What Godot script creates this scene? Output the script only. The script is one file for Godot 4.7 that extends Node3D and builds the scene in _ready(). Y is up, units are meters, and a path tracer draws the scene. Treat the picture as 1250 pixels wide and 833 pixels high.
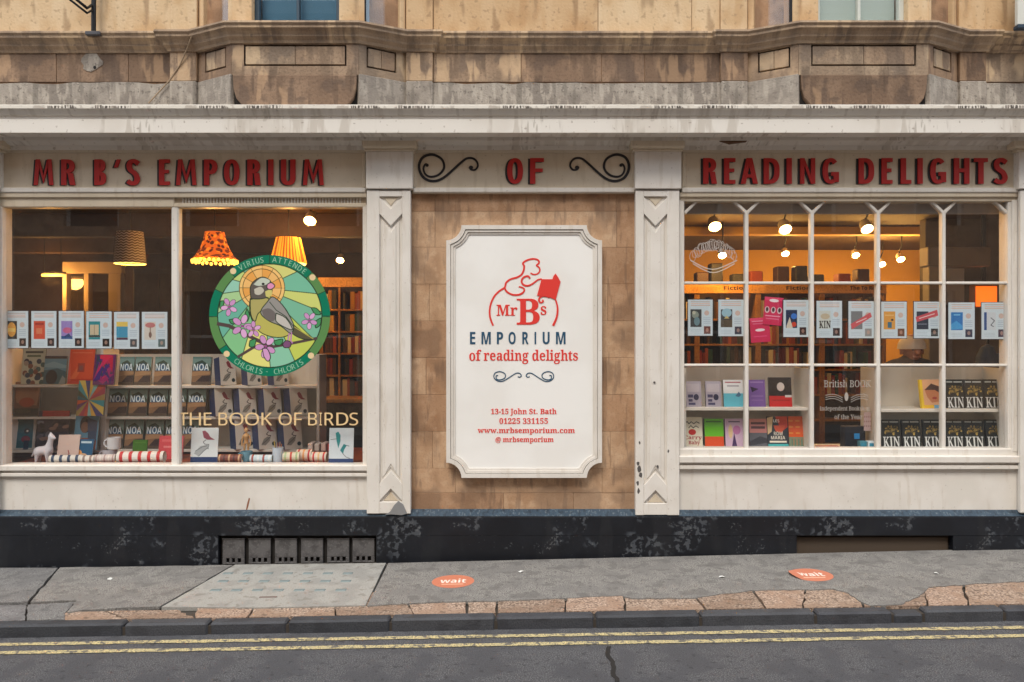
extends Node3D
# Street front of a bookshop: shopfront, stone building above, pavement, lit shop behind the glass.
# Elevation drawing: 967 units of lens, camera 6.2 m from the glass line, eye 1.71 m above the datum.
const D := 6.2
const F := 967.0
const EYE := 1.71
var M := {}
var XF := Transform3D.IDENTITY
var used := {}
var rng := RandomNumberGenerator.new()

func X(px, z = 0.0): return (px - 625.0) * (D - z) / F
func Y(py, z = 0.0): return EYE + (416.5 - py) * (D - z) / F
func V(px, py, z = 0.0): return Vector3(X(px, z), Y(py, z), z)
func G(x): return 0.032 + 0.0168 * x

# ------------------------------------------------------------------ nodes
func numbered(called):
	if not used.has(called):
		used[called] = 0
		return called
	used[called] += 1
	return "%s_%03d" % [called, used[called]]

func tag(o, label, category = "", group = "", kind = ""):
	if label: o.set_meta("label", label)
	if category: o.set_meta("category", category)
	if group: o.set_meta("group", group)
	if kind: o.set_meta("kind", kind)
	return o

func thing(called, label, category, at = Vector3.ZERO, group = ""):
	var o = Node3D.new()
	o.name = numbered(called)
	add_child(o)
	o.position = at
	return tag(o, label, category, group)

func mi(called, mesh, mat, parent):
	var o = MeshInstance3D.new()
	o.name = called if parent != self else numbered(called)
	o.mesh = mesh
	if mat: o.material_override = mat
	parent.add_child(o, true)
	return o

func start():
	var st = SurfaceTool.new()
	st.begin(Mesh.PRIMITIVE_TRIANGLES)
	return st

func part(called, st, mat, parent):
	return mi(called, st.commit(), mat, parent)

func empty(called, parent, at = Vector3.ZERO):
	var o = Node3D.new()
	o.name = called
	parent.add_child(o, true)
	o.position = at
	return o

# ------------------------------------------------------------------ geometry
func tri(st, a, b, c, n, ua = Vector2.ZERO, ub = Vector2.ZERO, uc = Vector2.ZERO):
	if (b - a).cross(c - a).dot(n) > 0.0:
		var t = b; b = c; c = t
		t = ub; ub = uc; uc = t
	var nn = (XF.basis * n).normalized()
	for k in [[a, ua], [b, ub], [c, uc]]:
		st.set_normal(nn)
		st.set_uv(k[1])
		st.add_vertex(XF * k[0])

func quad(st, a, b, c, d, n = null):
	if n == null: n = (c - a).cross(d - b).normalized()
	tri(st, a, b, c, n)
	tri(st, a, c, d, n)

func tri_s(st, a, b, c, na, nb, nc):
	# smooth triangle
	var f = na + nb + nc
	if (b - a).cross(c - a).dot(f) > 0.0:
		var t = b; b = c; c = t
		t = nb; nb = nc; nc = t
	for k in [[a, na], [b, nb], [c, nc]]:
		st.set_normal((XF.basis * k[1]).normalized())
		st.set_uv(Vector2.ZERO)
		st.add_vertex(XF * k[0])

func box(st, lo, hi, e = 0.0):
	var h = (hi - lo) * 0.5
	var c = (hi + lo) * 0.5
	e = min(e, min(h.x, min(h.y, h.z)) * 0.9)
	for ax in 3:
		var u = (ax + 1) % 3
		var w = (ax + 2) % 3
		for s in [-1.0, 1.0]:
			var n = Vector3.ZERO
			n[ax] = s
			var p = []
			for k in [[-1, -1], [1, -1], [1, 1], [-1, 1]]:
				var q = Vector3.ZERO
				q[ax] = s * h[ax]
				q[u] = k[0] * (h[u] - e)
				q[w] = k[1] * (h[w] - e)
				p.append(c + q)
			quad(st, p[0], p[1], p[2], p[3], n)
	if e <= 0.0: return
	for ax in 3:
		var u = (ax + 1) % 3
		var w = (ax + 2) % 3
		for s in [-1.0, 1.0]:
			for t in [-1.0, 1.0]:
				var n = Vector3.ZERO
				n[u] = s
				n[w] = t
				var p = []
				for k in [[-1, 0], [1, 0], [1, 1], [-1, 1]]:
					var q = Vector3.ZERO
					q[ax] = k[0] * (h[ax] - e)
					q[u] = s * (h[u] - (e if k[1] else 0.0))
					q[w] = t * (h[w] - (0.0 if k[1] else e))
					p.append(c + q)
				quad(st, p[0], p[1], p[2], p[3], n.normalized())
	for s in [-1.0, 1.0]:
		for t in [-1.0, 1.0]:
			for r in [-1.0, 1.0]:
				tri(st, c + Vector3(s * h.x, t * (h.y - e), r * (h.z - e)), c + Vector3(s * (h.x - e), t * h.y, r * (h.z - e)), c + Vector3(s * (h.x - e), t * (h.y - e), r * h.z), Vector3(s, t, r))

func pbox(st, x0, x1, y0, y1, z0, z1, e = 0.003):
	# pixel rectangle of the elevation (at depth z1, its front) as a box from z0 to z1
	box(st, Vector3(min(X(x0, z1), X(x1, z1)), min(Y(y0, z1), Y(y1, z1)), z0), Vector3(max(X(x0, z1), X(x1, z1)), max(Y(y0, z1), Y(y1, z1)), z1), e)

func boxm(lo, hi, e = 0.0):
	var st = start()
	box(st, lo, hi, e)
	return st

func poly(pts):
	# px polygon -> metres at depth z: pts [[px,py],...]
	return pts

func prism(st, pts, z0, z1, bev = 0.0):
	# pts: Vector2 in metres, simple polygon; extruded z0..z1, front at z1
	var p = PackedVector2Array(pts)
	if Geometry2D.is_polygon_clockwise(p): p.reverse()
	var n = p.size()
	var fr = p
	if bev > 0.0:
		var o = Geometry2D.offset_polygon(p, -bev, Geometry2D.JOIN_MITER)
		if o.size() == 1 and o[0].size() == n:
			fr = o[0]
			if Geometry2D.is_polygon_clockwise(fr): fr.reverse()
			# align start
			var best = 0
			for i in n:
				if fr[i].distance_to(p[0]) < fr[best].distance_to(p[0]): best = i
			var al = PackedVector2Array()
			for i in n: al.append(fr[(best + i) % n])
			fr = al
		else: bev = 0.0
	var idx = Geometry2D.triangulate_polygon(fr)
	for i in range(0, idx.size(), 3):
		var a = fr[idx[i]]; var b = fr[idx[i + 1]]; var c = fr[idx[i + 2]]
		tri(st, Vector3(a.x, a.y, z1), Vector3(b.x, b.y, z1), Vector3(c.x, c.y, z1), Vector3.BACK)
	for i in n:
		var j = (i + 1) % n
		var e = p[j] - p[i]
		var nn = Vector3(e.y, -e.x, 0).normalized()
		quad(st, Vector3(p[i].x, p[i].y, z0), Vector3(p[j].x, p[j].y, z0), Vector3(p[j].x, p[j].y, z1 - bev), Vector3(p[i].x, p[i].y, z1 - bev), nn)
		if bev > 0.0:
			quad(st, Vector3(p[i].x, p[i].y, z1 - bev), Vector3(p[j].x, p[j].y, z1 - bev), Vector3(fr[j].x, fr[j].y, z1), Vector3(fr[i].x, fr[i].y, z1), (nn + Vector3.BACK).normalized())

func pprism(st, pts, z0, z1, bev = 0.0):
	var q = []
	for p in pts: q.append(Vector2(X(p[0], z1), Y(p[1], z1)))
	prism(st, q, z0, z1, bev)

func strip(st, a, b, z0, z1, closed = false):
	# solid band between two matched 2-D polylines (a outer, b inner)
	var n = a.size()
	for i in (n if closed else n - 1):
		var j = (i + 1) % n
		quad(st, Vector3(a[i].x, a[i].y, z1), Vector3(a[j].x, a[j].y, z1), Vector3(b[j].x, b[j].y, z1), Vector3(b[i].x, b[i].y, z1), Vector3.BACK)
		for pair in [[a, b], [b, a]]:
			var p = pair[0]
			var q = pair[1]
			var out = ((p[i] + p[j]) - (q[i] + q[j])).normalized()
			var e = (p[j] - p[i])
			var nn = Vector3(e.y, -e.x, 0)
			if nn.dot(Vector3(out.x, out.y, 0)) < 0: nn = -nn
			if nn.length() > 1e-7:
				quad(st, Vector3(p[i].x, p[i].y, z0), Vector3(p[j].x, p[j].y, z0), Vector3(p[j].x, p[j].y, z1), Vector3(p[i].x, p[i].y, z1), nn.normalized())
	if not closed:
		for i in [0, n - 1]:
			var nn = Vector3(0, 0, 0)
			var o = a[1 if i == 0 else n - 2]
			nn = Vector3(a[i].x - o.x, a[i].y - o.y, 0).normalized()
			quad(st, Vector3(a[i].x, a[i].y, z0), Vector3(b[i].x, b[i].y, z0), Vector3(b[i].x, b[i].y, z1), Vector3(a[i].x, a[i].y, z1), nn)

func smooth(pts, per = 6):
	var c = Curve2D.new()
	var n = pts.size()
	for i in n:
		var t = (pts[min(i + 1, n - 1)] - pts[max(i - 1, 0)]) / 6.0
		c.add_point(pts[i], -t, t)
	var o = []
	for i in n - 1:
		for k in per: o.append(c.sample(i, float(k) / per))
	o.append(pts[n - 1])
	return o

func stroke(st, pts, w, z0, z1):
	# ribbon of width w (number or [start, middle, end]) along 2-D points
	var a = []
	var b = []
	var n = pts.size()
	for i in n:
		var t = (pts[min(i + 1, n - 1)] - pts[max(i - 1, 0)]).normalized()
		var h = w
		if w is Array:
			var s = float(i) / (n - 1)
			h = lerp(float(w[0]), float(w[1]), s * 2.0) if s < 0.5 else lerp(float(w[1]), float(w[2]), s * 2.0 - 1.0)
		var nrm = Vector2(-t.y, t.x) * h * 0.5
		a.append(pts[i] + nrm)
		b.append(pts[i] - nrm)
	strip(st, a, b, z0, z1)

func arc(cx, cy, rx, ry, a0, a1, n = 14, ex = 2.0):
	var o = []
	for i in n + 1:
		var t = deg_to_rad(lerp(float(a0), float(a1), float(i) / n))
		var c = cos(t); var s = sin(t)
		o.append(Vector2(cx + rx * sign(c) * pow(abs(c), 2.0 / ex), cy + ry * sign(s) * pow(abs(s), 2.0 / ex)))
	return o

func sweep(st, path, prof, closed_prof = true, caps = true):
	# path: Vector2(x, z) plan points, left to right; outward is +z side. prof: [offset outward, y]
	var n = path.size()
	var rows = []
	for i in n:
		var d0 = (path[i] - path[max(i - 1, 0)]).normalized() if i > 0 else (path[1] - path[0]).normalized()
		var d1 = (path[min(i + 1, n - 1)] - path[i]).normalized() if i < n - 1 else d0
		var n0 = Vector2(-d0.y, d0.x)
		var n1 = Vector2(-d1.y, d1.x)
		var m = (n0 + n1).normalized()
		m = m / max(0.35, m.dot(n0))
		var r = []
		for p in prof: r.append(Vector3(path[i].x + m.x * p[0], p[1], path[i].y + m.y * p[0]))
		rows.append(r)
	var k = prof.size()
	var cen = Vector2.ZERO
	for p in prof: cen += Vector2(p[0], p[1]) / k
	for i in n - 1:
		for j in (k if closed_prof else k - 1):
			var j2 = (j + 1) % k
			var nrm = (rows[i + 1][j] - rows[i][j]).cross(rows[i][j2] - rows[i][j])
			if nrm.length() < 1e-9: continue
			var e = Vector2(prof[j2][0] - prof[j][0], prof[j2][1] - prof[j][1])
			# profile runs so that outward is on its right-hand side (top to bottom at the front)
			var want = Vector2(-e.y, e.x)
			var d = (path[i + 1] - path[i]).normalized()
			var w3 = Vector3(-d.y * want.x, want.y, d.x * want.x)
			if nrm.dot(w3) < 0: nrm = -nrm
			quad(st, rows[i][j], rows[i + 1][j], rows[i + 1][j2], rows[i][j2], nrm.normalized())
	if caps:
		var p2 = PackedVector2Array()
		for p in prof: p2.append(Vector2(p[0], p[1]))
		var idx = Geometry2D.triangulate_polygon(p2)
		for e in [[0, -1.0], [n - 1, 1.0]]:
			var d = (path[1] - path[0]).normalized() if e[0] == 0 else (path[n - 1] - path[n - 2]).normalized()
			for i in range(0, idx.size(), 3):
				tri(st, rows[e[0]][idx[i]], rows[e[0]][idx[i + 1]], rows[e[0]][idx[i + 2]], Vector3(d.x, 0, d.y) * e[1])

func lathe(st, prof, seg = 24, at = Vector3.ZERO, wob = 0.0, lobes = 0):
	var n = prof.size()
	for i in n - 1:
		for s in seg:
			var p = []
			var nn = []
			for k in [[0, 0], [0, 1], [1, 1], [1, 0]]:
				var q = prof[i + k[0]]
				var t = TAU * (s + k[1]) / seg
				var r = q[0] * (1.0 + wob * cos(lobes * t))
				p.append(at + Vector3(r * cos(t), q[1], r * sin(t)))
				var dy = prof[i + 1][1] - prof[i][1]
				var dr = prof[i + 1][0] - prof[i][0]
				var v = Vector3(-dy * cos(t), dr, -dy * sin(t))
				if v.length() < 1e-9: v = Vector3.UP
				if dy > 0: v = -v
				nn.append(v.normalized())
			tri_s(st, p[0], p[1], p[2], nn[0], nn[1], nn[2])
			tri_s(st, p[0], p[2], p[3], nn[0], nn[2], nn[3])

func tube(st, pts, r, seg = 6):
	var n = pts.size()
	var rings = []
	for i in n:
		var t = (pts[min(i + 1, n - 1)] - pts[max(i - 1, 0)]).normalized()
		var u = t.cross(Vector3(0.13, 0.31, 0.94)).normalized()
		var w = t.cross(u)
		var rr = r[i] if r is Array else r
		var ring = []
		for s in seg: ring.append([pts[i] + (u * cos(TAU * s / seg) + w * sin(TAU * s / seg)) * rr, u * cos(TAU * s / seg) + w * sin(TAU * s / seg)])
		rings.append(ring)
	for i in n - 1:
		for s in seg:
			var a = rings[i][s]; var b = rings[i][(s + 1) % seg]; var c = rings[i + 1][(s + 1) % seg]; var d = rings[i + 1][s]
			tri_s(st, a[0], b[0], c[0], a[1], b[1], c[1])
			tri_s(st, a[0], c[0], d[0], a[1], c[1], d[1])
	for i in [0, n - 1]:
		var t = (pts[0] - pts[1]).normalized() if i == 0 else (pts[n - 1] - pts[n - 2]).normalized()
		for s in range(1, seg - 1): tri(st, rings[i][0][0], rings[i][s][0], rings[i][s + 1][0], t)

func slab_mesh(w, h, t):
	# upright print board: front (+z) face carries UV 0..1, origin at its bottom centre
	var st = start()
	var a = Vector3(-w / 2, 0, t / 2); var b = Vector3(w / 2, 0, t / 2); var c = Vector3(w / 2, h, t / 2); var d = Vector3(-w / 2, h, t / 2)
	tri(st, a, b, c, Vector3.BACK, Vector2(0, 1), Vector2(1, 1), Vector2(1, 0))
	tri(st, a, c, d, Vector3.BACK, Vector2(0, 1), Vector2(1, 0), Vector2(0, 0))
	var e = [Vector3(-w / 2, 0, -t / 2), Vector3(w / 2, 0, -t / 2), Vector3(w / 2, h, -t / 2), Vector3(-w / 2, h, -t / 2)]
	var f = [a, b, c, d]
	quad(st, e[0], e[1], e[2], e[3], Vector3.FORWARD)
	for i in 4:
		var j = (i + 1) % 4
		quad(st, e[i], e[j], f[j], f[i], [Vector3.DOWN, Vector3.RIGHT, Vector3.UP, Vector3.LEFT][i])
	return st.commit()

var fonts := {}
func font(called, bold = false):
	var key = called + str(bold)
	if not fonts.has(key):
		var f = SystemFont.new()
		f.font_names = PackedStringArray([called])
		f.font_weight = 700 if bold else 400
		fonts[key] = f
	return fonts[key]

func text_arrays(s, f, depth = 0.0):
	var t = TextMesh.new()
	t.text = s
	t.font = f
	t.font_size = 64
	t.pixel_size = 0.01
	t.depth = depth
	t.curve_step = 1.0
	return t

func text_part(called, s, f, mat, parent, x0, x1, yt, yb, z, depth):
	# text stretched to fill the given metres box
	var t = text_arrays(s, f, 0.02)
	var bb = t.get_aabb()
	var o = mi(called, t, mat, parent)
	var sx = (x1 - x0) / bb.size.x
	var sy = (yt - yb) / bb.size.y
	o.scale = Vector3(sx, sy, depth / 0.02)
	o.position = Vector3(x0 - bb.position.x * sx, yb - bb.position.y * sy, z + depth / 2)
	return o

# ------------------------------------------------------------------ drawing flat print
class Canvas:
	var im: Image
	var W: int
	var H: int
	func _init(w, h, c):
		W = w * 2; H = h * 2
		im = Image.create_empty(W, H, false, Image.FORMAT_RGBA8)
		im.fill(c)
	func rect(x0, y0, x1, y1, c):
		im.fill_rect(Rect2i(int(x0 * W), int(y0 * H), max(1, int((x1 - x0) * W)), max(1, int((y1 - y0) * H))), c)
	func poly(pts, c):
		var lo = 1e9; var hi = -1e9
		for p in pts:
			lo = min(lo, p.y); hi = max(hi, p.y)
		for y in range(max(0, int(lo * H)), min(H - 1, int(hi * H)) + 1):
			var v = (y + 0.5) / H
			var xs = []
			var n = pts.size()
			for i in n:
				var a = pts[i]; var b = pts[(i + 1) % n]
				if (a.y <= v) != (b.y <= v): xs.append(a.x + (v - a.y) / (b.y - a.y) * (b.x - a.x))
			xs.sort()
			for i in range(0, xs.size() - 1, 2):
				var x0 = int(round(xs[i] * W)); var x1 = int(round(xs[i + 1] * W))
				if x1 > x0: im.fill_rect(Rect2i(x0, y, x1 - x0, 1), c)
	func oval(cx, cy, rx, ry, c, turn = 0.0):
		var pts = []
		for i in 20:
			var q = Vector2(cos(TAU * i / 20) * rx * W, sin(TAU * i / 20) * ry * H).rotated(turn)
			pts.append(Vector2(cx + q.x / W, cy + q.y / H))
		poly(pts, c)
	func line(pts, w, c):
		for i in pts.size() - 1:
			var a = pts[i] * Vector2(W, H); var b = pts[i + 1] * Vector2(W, H)
			var n = (b - a).normalized().orthogonal() * w * W * 0.5
			var e = (b - a).normalized() * w * W * 0.25
			var q = []
			for p in [a + n - e, b + n + e, b - n + e, a - n - e]: q.append(p / Vector2(W, H))
			poly(q, c)
	func words(host, s, f, x0, x1, yt, yb, c):
		var t = host.text_arrays(s, f, 0.0)
		var bb = t.get_aabb()
		var arr = t.get_mesh_arrays()
		var vs = arr[Mesh.ARRAY_VERTEX]
		var ix = arr[Mesh.ARRAY_INDEX]
		for i in range(0, ix.size(), 3):
			var q = []
			for k in 3:
				var v = vs[ix[i + k]]
				q.append(Vector2(lerp(float(x0), float(x1), (v.x - bb.position.x) / bb.size.x), lerp(float(yb), float(yt), (v.y - bb.position.y) / bb.size.y)))
			poly(q, c)
	func tex():
		im.resize(W / 2, H / 2, Image.INTERPOLATE_BILINEAR)
		return ImageTexture.create_from_image(im)

func print_mat(t, rough = 0.5):
	var m = StandardMaterial3D.new()
	m.albedo_texture = t
	m.roughness = rough
	m.texture_repeat = false
	return m

func C(r, g, b): return Color(r / 255.0, g / 255.0, b / 255.0)

# ------------------------------------------------------------------ materials
func noise_bytes(size, sd, freq, type = 3, stretch = 1, oct = 4):
	var f = FastNoiseLite.new()
	f.seed = sd
	f.noise_type = type
	f.frequency = float(freq) / size
	f.fractal_octaves = oct
	var im = f.get_seamless_image(size, size / stretch)
	im.convert(Image.FORMAT_L8)
	if stretch > 1: im.resize(size, size, Image.INTERPOLATE_CUBIC)
	return im.get_data()

func grain(size, base, layers):
	# layers: [seed, cycles, stretch, low, high, colour, amount, octaves, [cycles, low, high] of patches it keeps to]
	var out = PackedByteArray()
	out.resize(size * size * 3)
	var lut = []
	var by = []
	for l in layers:
		by.append(noise_bytes(size, l[0], l[1], 3, l[2], l[7] if l.size() > 7 else 4))
		var t = PackedFloat32Array()
		t.resize(256)
		for i in 256: t[i] = smoothstep(l[3], l[4], i / 255.0) * l[6]
		lut.append(t)
	var pb = []
	var pl = []
	for l in layers:
		pb.append(noise_bytes(size, l[0] + 100, l[8][0], 3, 1, 4) if l.size() > 8 else null)
		var t = PackedFloat32Array()
		t.resize(256)
		if l.size() > 8:
			for i in 256: t[i] = smoothstep(l[8][1], l[8][2], i / 255.0)
		pl.append(t)
	var k = layers.size()
	for i in size * size:
		var r = base.r; var g = base.g; var b = base.b
		for j in k:
			var a = lut[j][by[j][i]]
			if pb[j] != null: a *= pl[j][pb[j][i]]
			if a > 0.0:
				var c = layers[j][5]
				r += (c.r - r) * a; g += (c.g - g) * a; b += (c.b - b) * a
		out[i * 3] = int(clampf(r, 0, 1) * 255); out[i * 3 + 1] = int(clampf(g, 0, 1) * 255); out[i * 3 + 2] = int(clampf(b, 0, 1) * 255)
	return ImageTexture.create_from_image(Image.create_from_data(size, size, false, Image.FORMAT_RGB8, out))

func bump_of(size, sd, freq, oct = 5):
	var f = FastNoiseLite.new()
	f.seed = sd
	f.frequency = float(freq) / size
	f.fractal_octaves = oct
	return ImageTexture.create_from_image(f.get_seamless_image(size, size))

func surf(tex, per_metre, rough, bump = null, depth = 0.2, tint = Color.WHITE, world = true):
	var m = StandardMaterial3D.new()
	m.albedo_texture = tex
	m.albedo_color = tint
	m.roughness = rough
	m.uv1_triplanar = true
	m.uv1_world_triplanar = world
	m.uv1_scale = per_metre if per_metre is Vector3 else Vector3.ONE * per_metre
	if bump:
		m.heightmap_enabled = true
		m.heightmap_texture = bump
		m.heightmap_scale = depth
	return m

func plain(c, rough = 0.5, metal = 0.0):
	var m = StandardMaterial3D.new()
	m.albedo_color = c
	m.roughness = rough
	m.metallic = metal
	return m

func glow(c, e):
	var m = plain(c)
	m.emission_enabled = true
	m.emission = c
	m.emission_energy_multiplier = e
	return m

func _ready():
	rng.seed = 11
	setup_view()
	setup_materials()
	build_street()
	build_building()
	build_opposite()
	build_interior()
	build_shopfront()
	build_lettering()
	build_wall_sign()
	build_left_display()
	build_right_display()
	build_window_notices()
	build_details()

func setup_view():
	var cam = Camera3D.new()
	cam.name = "camera"
	add_child(cam)
	cam.position = Vector3(0, EYE, D)
	cam.fov = rad_to_deg(2.0 * atan(416.5 / F))
	cam.near = 0.05
	cam.far = 800.0
	cam.current = true
	var sky = ProceduralSkyMaterial.new()
	sky.sky_top_color = Color(0.86, 0.90, 0.95)
	sky.sky_horizon_color = Color(0.90, 0.91, 0.93)
	sky.sky_curve = 0.2
	sky.ground_bottom_color = Color(0.3, 0.29, 0.28)
	sky.ground_horizon_color = Color(0.6, 0.6, 0.6)
	sky.sun_angle_max = 1.0
	var env = Environment.new()
	env.background_mode = Environment.BG_SKY
	env.sky = Sky.new()
	env.sky.sky_material = sky
	env.background_energy_multiplier = 1.0
	env.tonemap_mode = Environment.TONE_MAPPER_LINEAR
	env.tonemap_exposure = 2.2
	env.sdfgi_enabled = true
	env.ssao_enabled = true
	env.ssil_enabled = true
	var we = WorldEnvironment.new()
	we.name = "environment"
	we.environment = env
	add_child(we)
	var sun = DirectionalLight3D.new()
	sun.name = "sun"
	add_child(sun)
	sun.light_energy = 0.4
	sun.light_angular_distance = 24.0
	sun.light_color = Color(1.0, 0.97, 0.93)
	sun.shadow_enabled = true
	sun.look_at_from_position(Vector3(-2.0, 9.0, 6.2), Vector3(0, 0, 0), Vector3.UP)

func setup_materials():
	var n1 = bump_of(512, 5, 60)
	var n2 = bump_of(512, 9, 14)
	var n3 = bump_of(512, 21, 150, 3)
	# bath stone
	var st = grain(512, C(190, 162, 134), [[1, 5, 1, 0.35, 0.7, C(170, 140, 112), 0.8], [2, 16, 1, 0.45, 0.75, C(202, 178, 152), 0.6], [3, 3, 1, 0.52, 0.75, C(142, 120, 100), 0.6], [4, 90, 1, 0.5, 0.8, C(130, 108, 88), 0.2], [50, 26, 6, 0.6, 0.8, C(120, 102, 88), 0.4]])
	M.stone = []
	for t in [Color(0.98, 0.94, 0.90), Color(0.93, 0.87, 0.82), Color(1.0, 0.97, 0.94), Color(0.9, 0.84, 0.79), Color(0.96, 0.92, 0.88)]:
		M.stone.append(surf(st, 0.8, 0.9, n1, 0.12, t))
	# sooted stone of the storey above, rain streaks running down it
	var up = grain(1024, C(168, 150, 130), [[6, 12, 4, 0.44, 0.64, C(128, 113, 98), 0.8], [7, 6, 1, 0.4, 0.7, C(148, 130, 112), 0.8], [8, 30, 8, 0.54, 0.7, C(98, 86, 76), 0.5, 4, [5, 0.45, 0.6]], [10, 7, 1, 0.52, 0.66, C(118, 106, 96), 0.7], [9, 120, 1, 0.5, 0.8, C(96, 84, 72), 0.3], [51, 16, 4, 0.6, 0.7, C(204, 182, 152), 0.7, 4, [4, 0.4, 0.6]]])
	M.soot = []
	for t in [Color(0.98, 0.94, 0.90), Color(0.86, 0.80, 0.76), Color(1.0, 0.98, 0.95), Color(0.78, 0.72, 0.68)]:
		M.soot.append(surf(up, 0.5, 0.9, n1, 0.3, t))
	var wm = grain(512, C(206, 182, 150), [[71, 4, 1, 0.35, 0.7, C(190, 160, 124), 0.8], [72, 14, 4, 0.45, 0.75, C(214, 194, 166), 0.6], [73, 8, 4, 0.56, 0.72, C(150, 126, 100), 0.6], [74, 40, 1, 0.66, 0.76, C(150, 128, 104), 0.4]])
	M.warm = []
	for t in [Color(1.0, 0.96, 0.9), Color(0.95, 0.9, 0.83), Color(1.0, 0.98, 0.94)]:
		M.warm.append(surf(wm, 0.6, 0.9, n1, 0.15, t))
	M.mould = surf(up, 0.7, 0.88, n1, 0.2, Color(1.0, 0.97, 0.93))
	var fl = grain(512, C(150, 142, 132), [[12, 5, 1, 0.4, 0.7, C(118, 110, 102), 0.8], [13, 30, 4, 0.5, 0.7, C(174, 166, 154), 0.6], [14, 40, 1, 0.68, 0.78, C(84, 78, 72), 0.5], [15, 12, 8, 0.62, 0.75, C(104, 98, 90), 0.5]])
	M.flash = surf(fl, 0.8, 0.9, n1, 0.35)
	# cream gloss paint
	var cr = grain(512, C(222, 217, 209), [[16, 4, 1, 0.4, 0.75, C(213, 207, 198), 0.8], [17, 24, 6, 0.6, 0.8, C(196, 186, 172), 0.35], [18, 60, 1, 0.80, 0.86, C(160, 150, 138), 0.4]])
	M.cream = surf(cr, 0.7, 0.42, n2, 0.06)
	M.cream2 = surf(cr, 0.7, 0.42, n2, 0.06, Color(0.94, 0.9, 0.83))
	M.cornice = surf(grain(1024, C(222, 217, 208), [[81, 5, 1, 0.4, 0.75, C(210, 203, 192), 0.8], [82, 40, 8, 0.5, 0.66, C(168, 157, 143), 0.4, 4, [4, 0.5, 0.62]], [83, 90, 8, 0.56, 0.66, C(110, 98, 86), 0.3, 4, [5, 0.6, 0.7]], [84, 70, 1, 0.76, 0.82, C(140, 128, 116), 0.5]]), 0.35, 0.5, n2, 0.08)
	M.edge = surf(grain(512, C(218, 212, 200), [[19, 60, 8, 0.46, 0.6, C(58, 50, 44), 0.85, 4, [3, 0.5, 0.6]], [20, 20, 1, 0.5, 0.7, C(160, 150, 138), 0.6]]), Vector3(0.9, 0.9, 0.9), 0.6)
	M.board = surf(grain(256, C(238, 237, 233), [[22, 3, 1, 0.4, 0.8, C(232, 230, 225), 0.8]]), 0.5, 0.4)
	# blue-black painted plinth, flaking
	var pl = grain(1024, C(10, 14, 22), [[24, 8, 1, 0.45, 0.7, C(18, 22, 30), 0.9], [28, 16, 6, 0.58, 0.74, C(34, 35, 38), 0.5], [25, 80, 1, 0.5, 0.6, C(96, 100, 104), 0.65, 5, [8, 0.6, 0.7]], [26, 190, 1, 0.62, 0.7, C(120, 120, 118), 0.6, 3, [16, 0.6, 0.72]], [27, 200, 1, 0.8, 0.84, C(120, 119, 116), 0.7, 3, [7, 0.45, 0.6]]])
	M.plinth = surf(pl, 0.3, 0.5, n2, 0.3)
	M.chamfer = surf(grain(512, C(50, 66, 80), [[29, 20, 1, 0.5, 0.7, C(66, 84, 98), 0.8], [30, 60, 1, 0.66, 0.74, C(140, 146, 148), 0.7], [31, 30, 1, 0.65, 0.75, C(28, 34, 42), 0.8]]), 0.8, 0.3, n1, 0.2)
	# street
	var asp = grain(1024, C(136, 133, 128), [[33, 130, 1, 0.48, 0.6, C(88, 86, 83), 0.85, 2], [34, 160, 1, 0.58, 0.68, C(172, 168, 162), 0.75, 2], [35, 5, 1, 0.4, 0.7, C(116, 113, 110), 0.6], [36, 30, 1, 0.7, 0.78, C(80, 76, 74), 0.6], [75, 9, 1, 0.62, 0.7, C(98, 95, 92), 0.5]])
	M.asphalt = []
	for t in [Color(1, 1, 1), Color(0.92, 0.93, 0.95), Color(1.06, 1.05, 1.03), Color(0.96, 0.97, 1.0)]: M.asphalt.append(surf(asp, 0.9, 0.92, n3, 0.5, t))
	M.concrete = surf(grain(512, C(158, 156, 150), [[37, 6, 1, 0.4, 0.7, C(142, 140, 135), 0.8], [38, 120, 1, 0.55, 0.75, C(124, 121, 116), 0.5], [39, 18, 1, 0.66, 0.75, C(118, 112, 104), 0.5]]), 0.8, 0.85, n3, 0.25)
	var sl = grain(512, C(166, 148, 132), [[41, 64, 1, 0.48, 0.6, C(112, 97, 85), 0.85, 2], [42, 80, 1, 0.56, 0.66, C(204, 188, 172), 0.8, 2], [43, 5, 1, 0.45, 0.7, C(150, 128, 110), 0.7], [44, 24, 1, 0.66, 0.74, C(98, 84, 72), 0.6]])
	M.slab = []
	for t in [Color(1, 0.97, 0.95), Color(0.93, 0.9, 0.88), Color(1.04, 1.0, 0.98)]: M.slab.append(surf(sl, 0.9, 0.92, n3, 0.7, t))
	var kb = grain(512, C(74, 75, 78), [[45, 140, 1, 0.5, 0.7, C(54, 55, 58), 0.7, 2], [46, 190, 1, 0.6, 0.74, C(104, 104, 106), 0.6, 2], [47, 6, 1, 0.45, 0.7, C(60, 60, 63), 0.7]])
	M.kerb = []
	for t in [Color(0.86, 0.87, 0.9), Color(0.8, 0.82, 0.85), Color(0.92, 0.93, 0.95)]: M.kerb.append(surf(kb, 0.9, 0.7, n1, 0.2, t))
	var rd = grain(1024, C(86, 86, 89), [[48, 140, 1, 0.48, 0.6, C(58, 58, 61), 0.85, 2], [49, 170, 1, 0.6, 0.7, C(132, 131, 130), 0.75, 2], [52, 4, 1, 0.4, 0.7, C(72, 72, 76), 0.7], [53, 24, 1, 0.7, 0.78, C(52, 52, 54), 0.6]])
	M.road = surf(rd, 0.9, 0.88, n3, 0.8)
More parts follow.
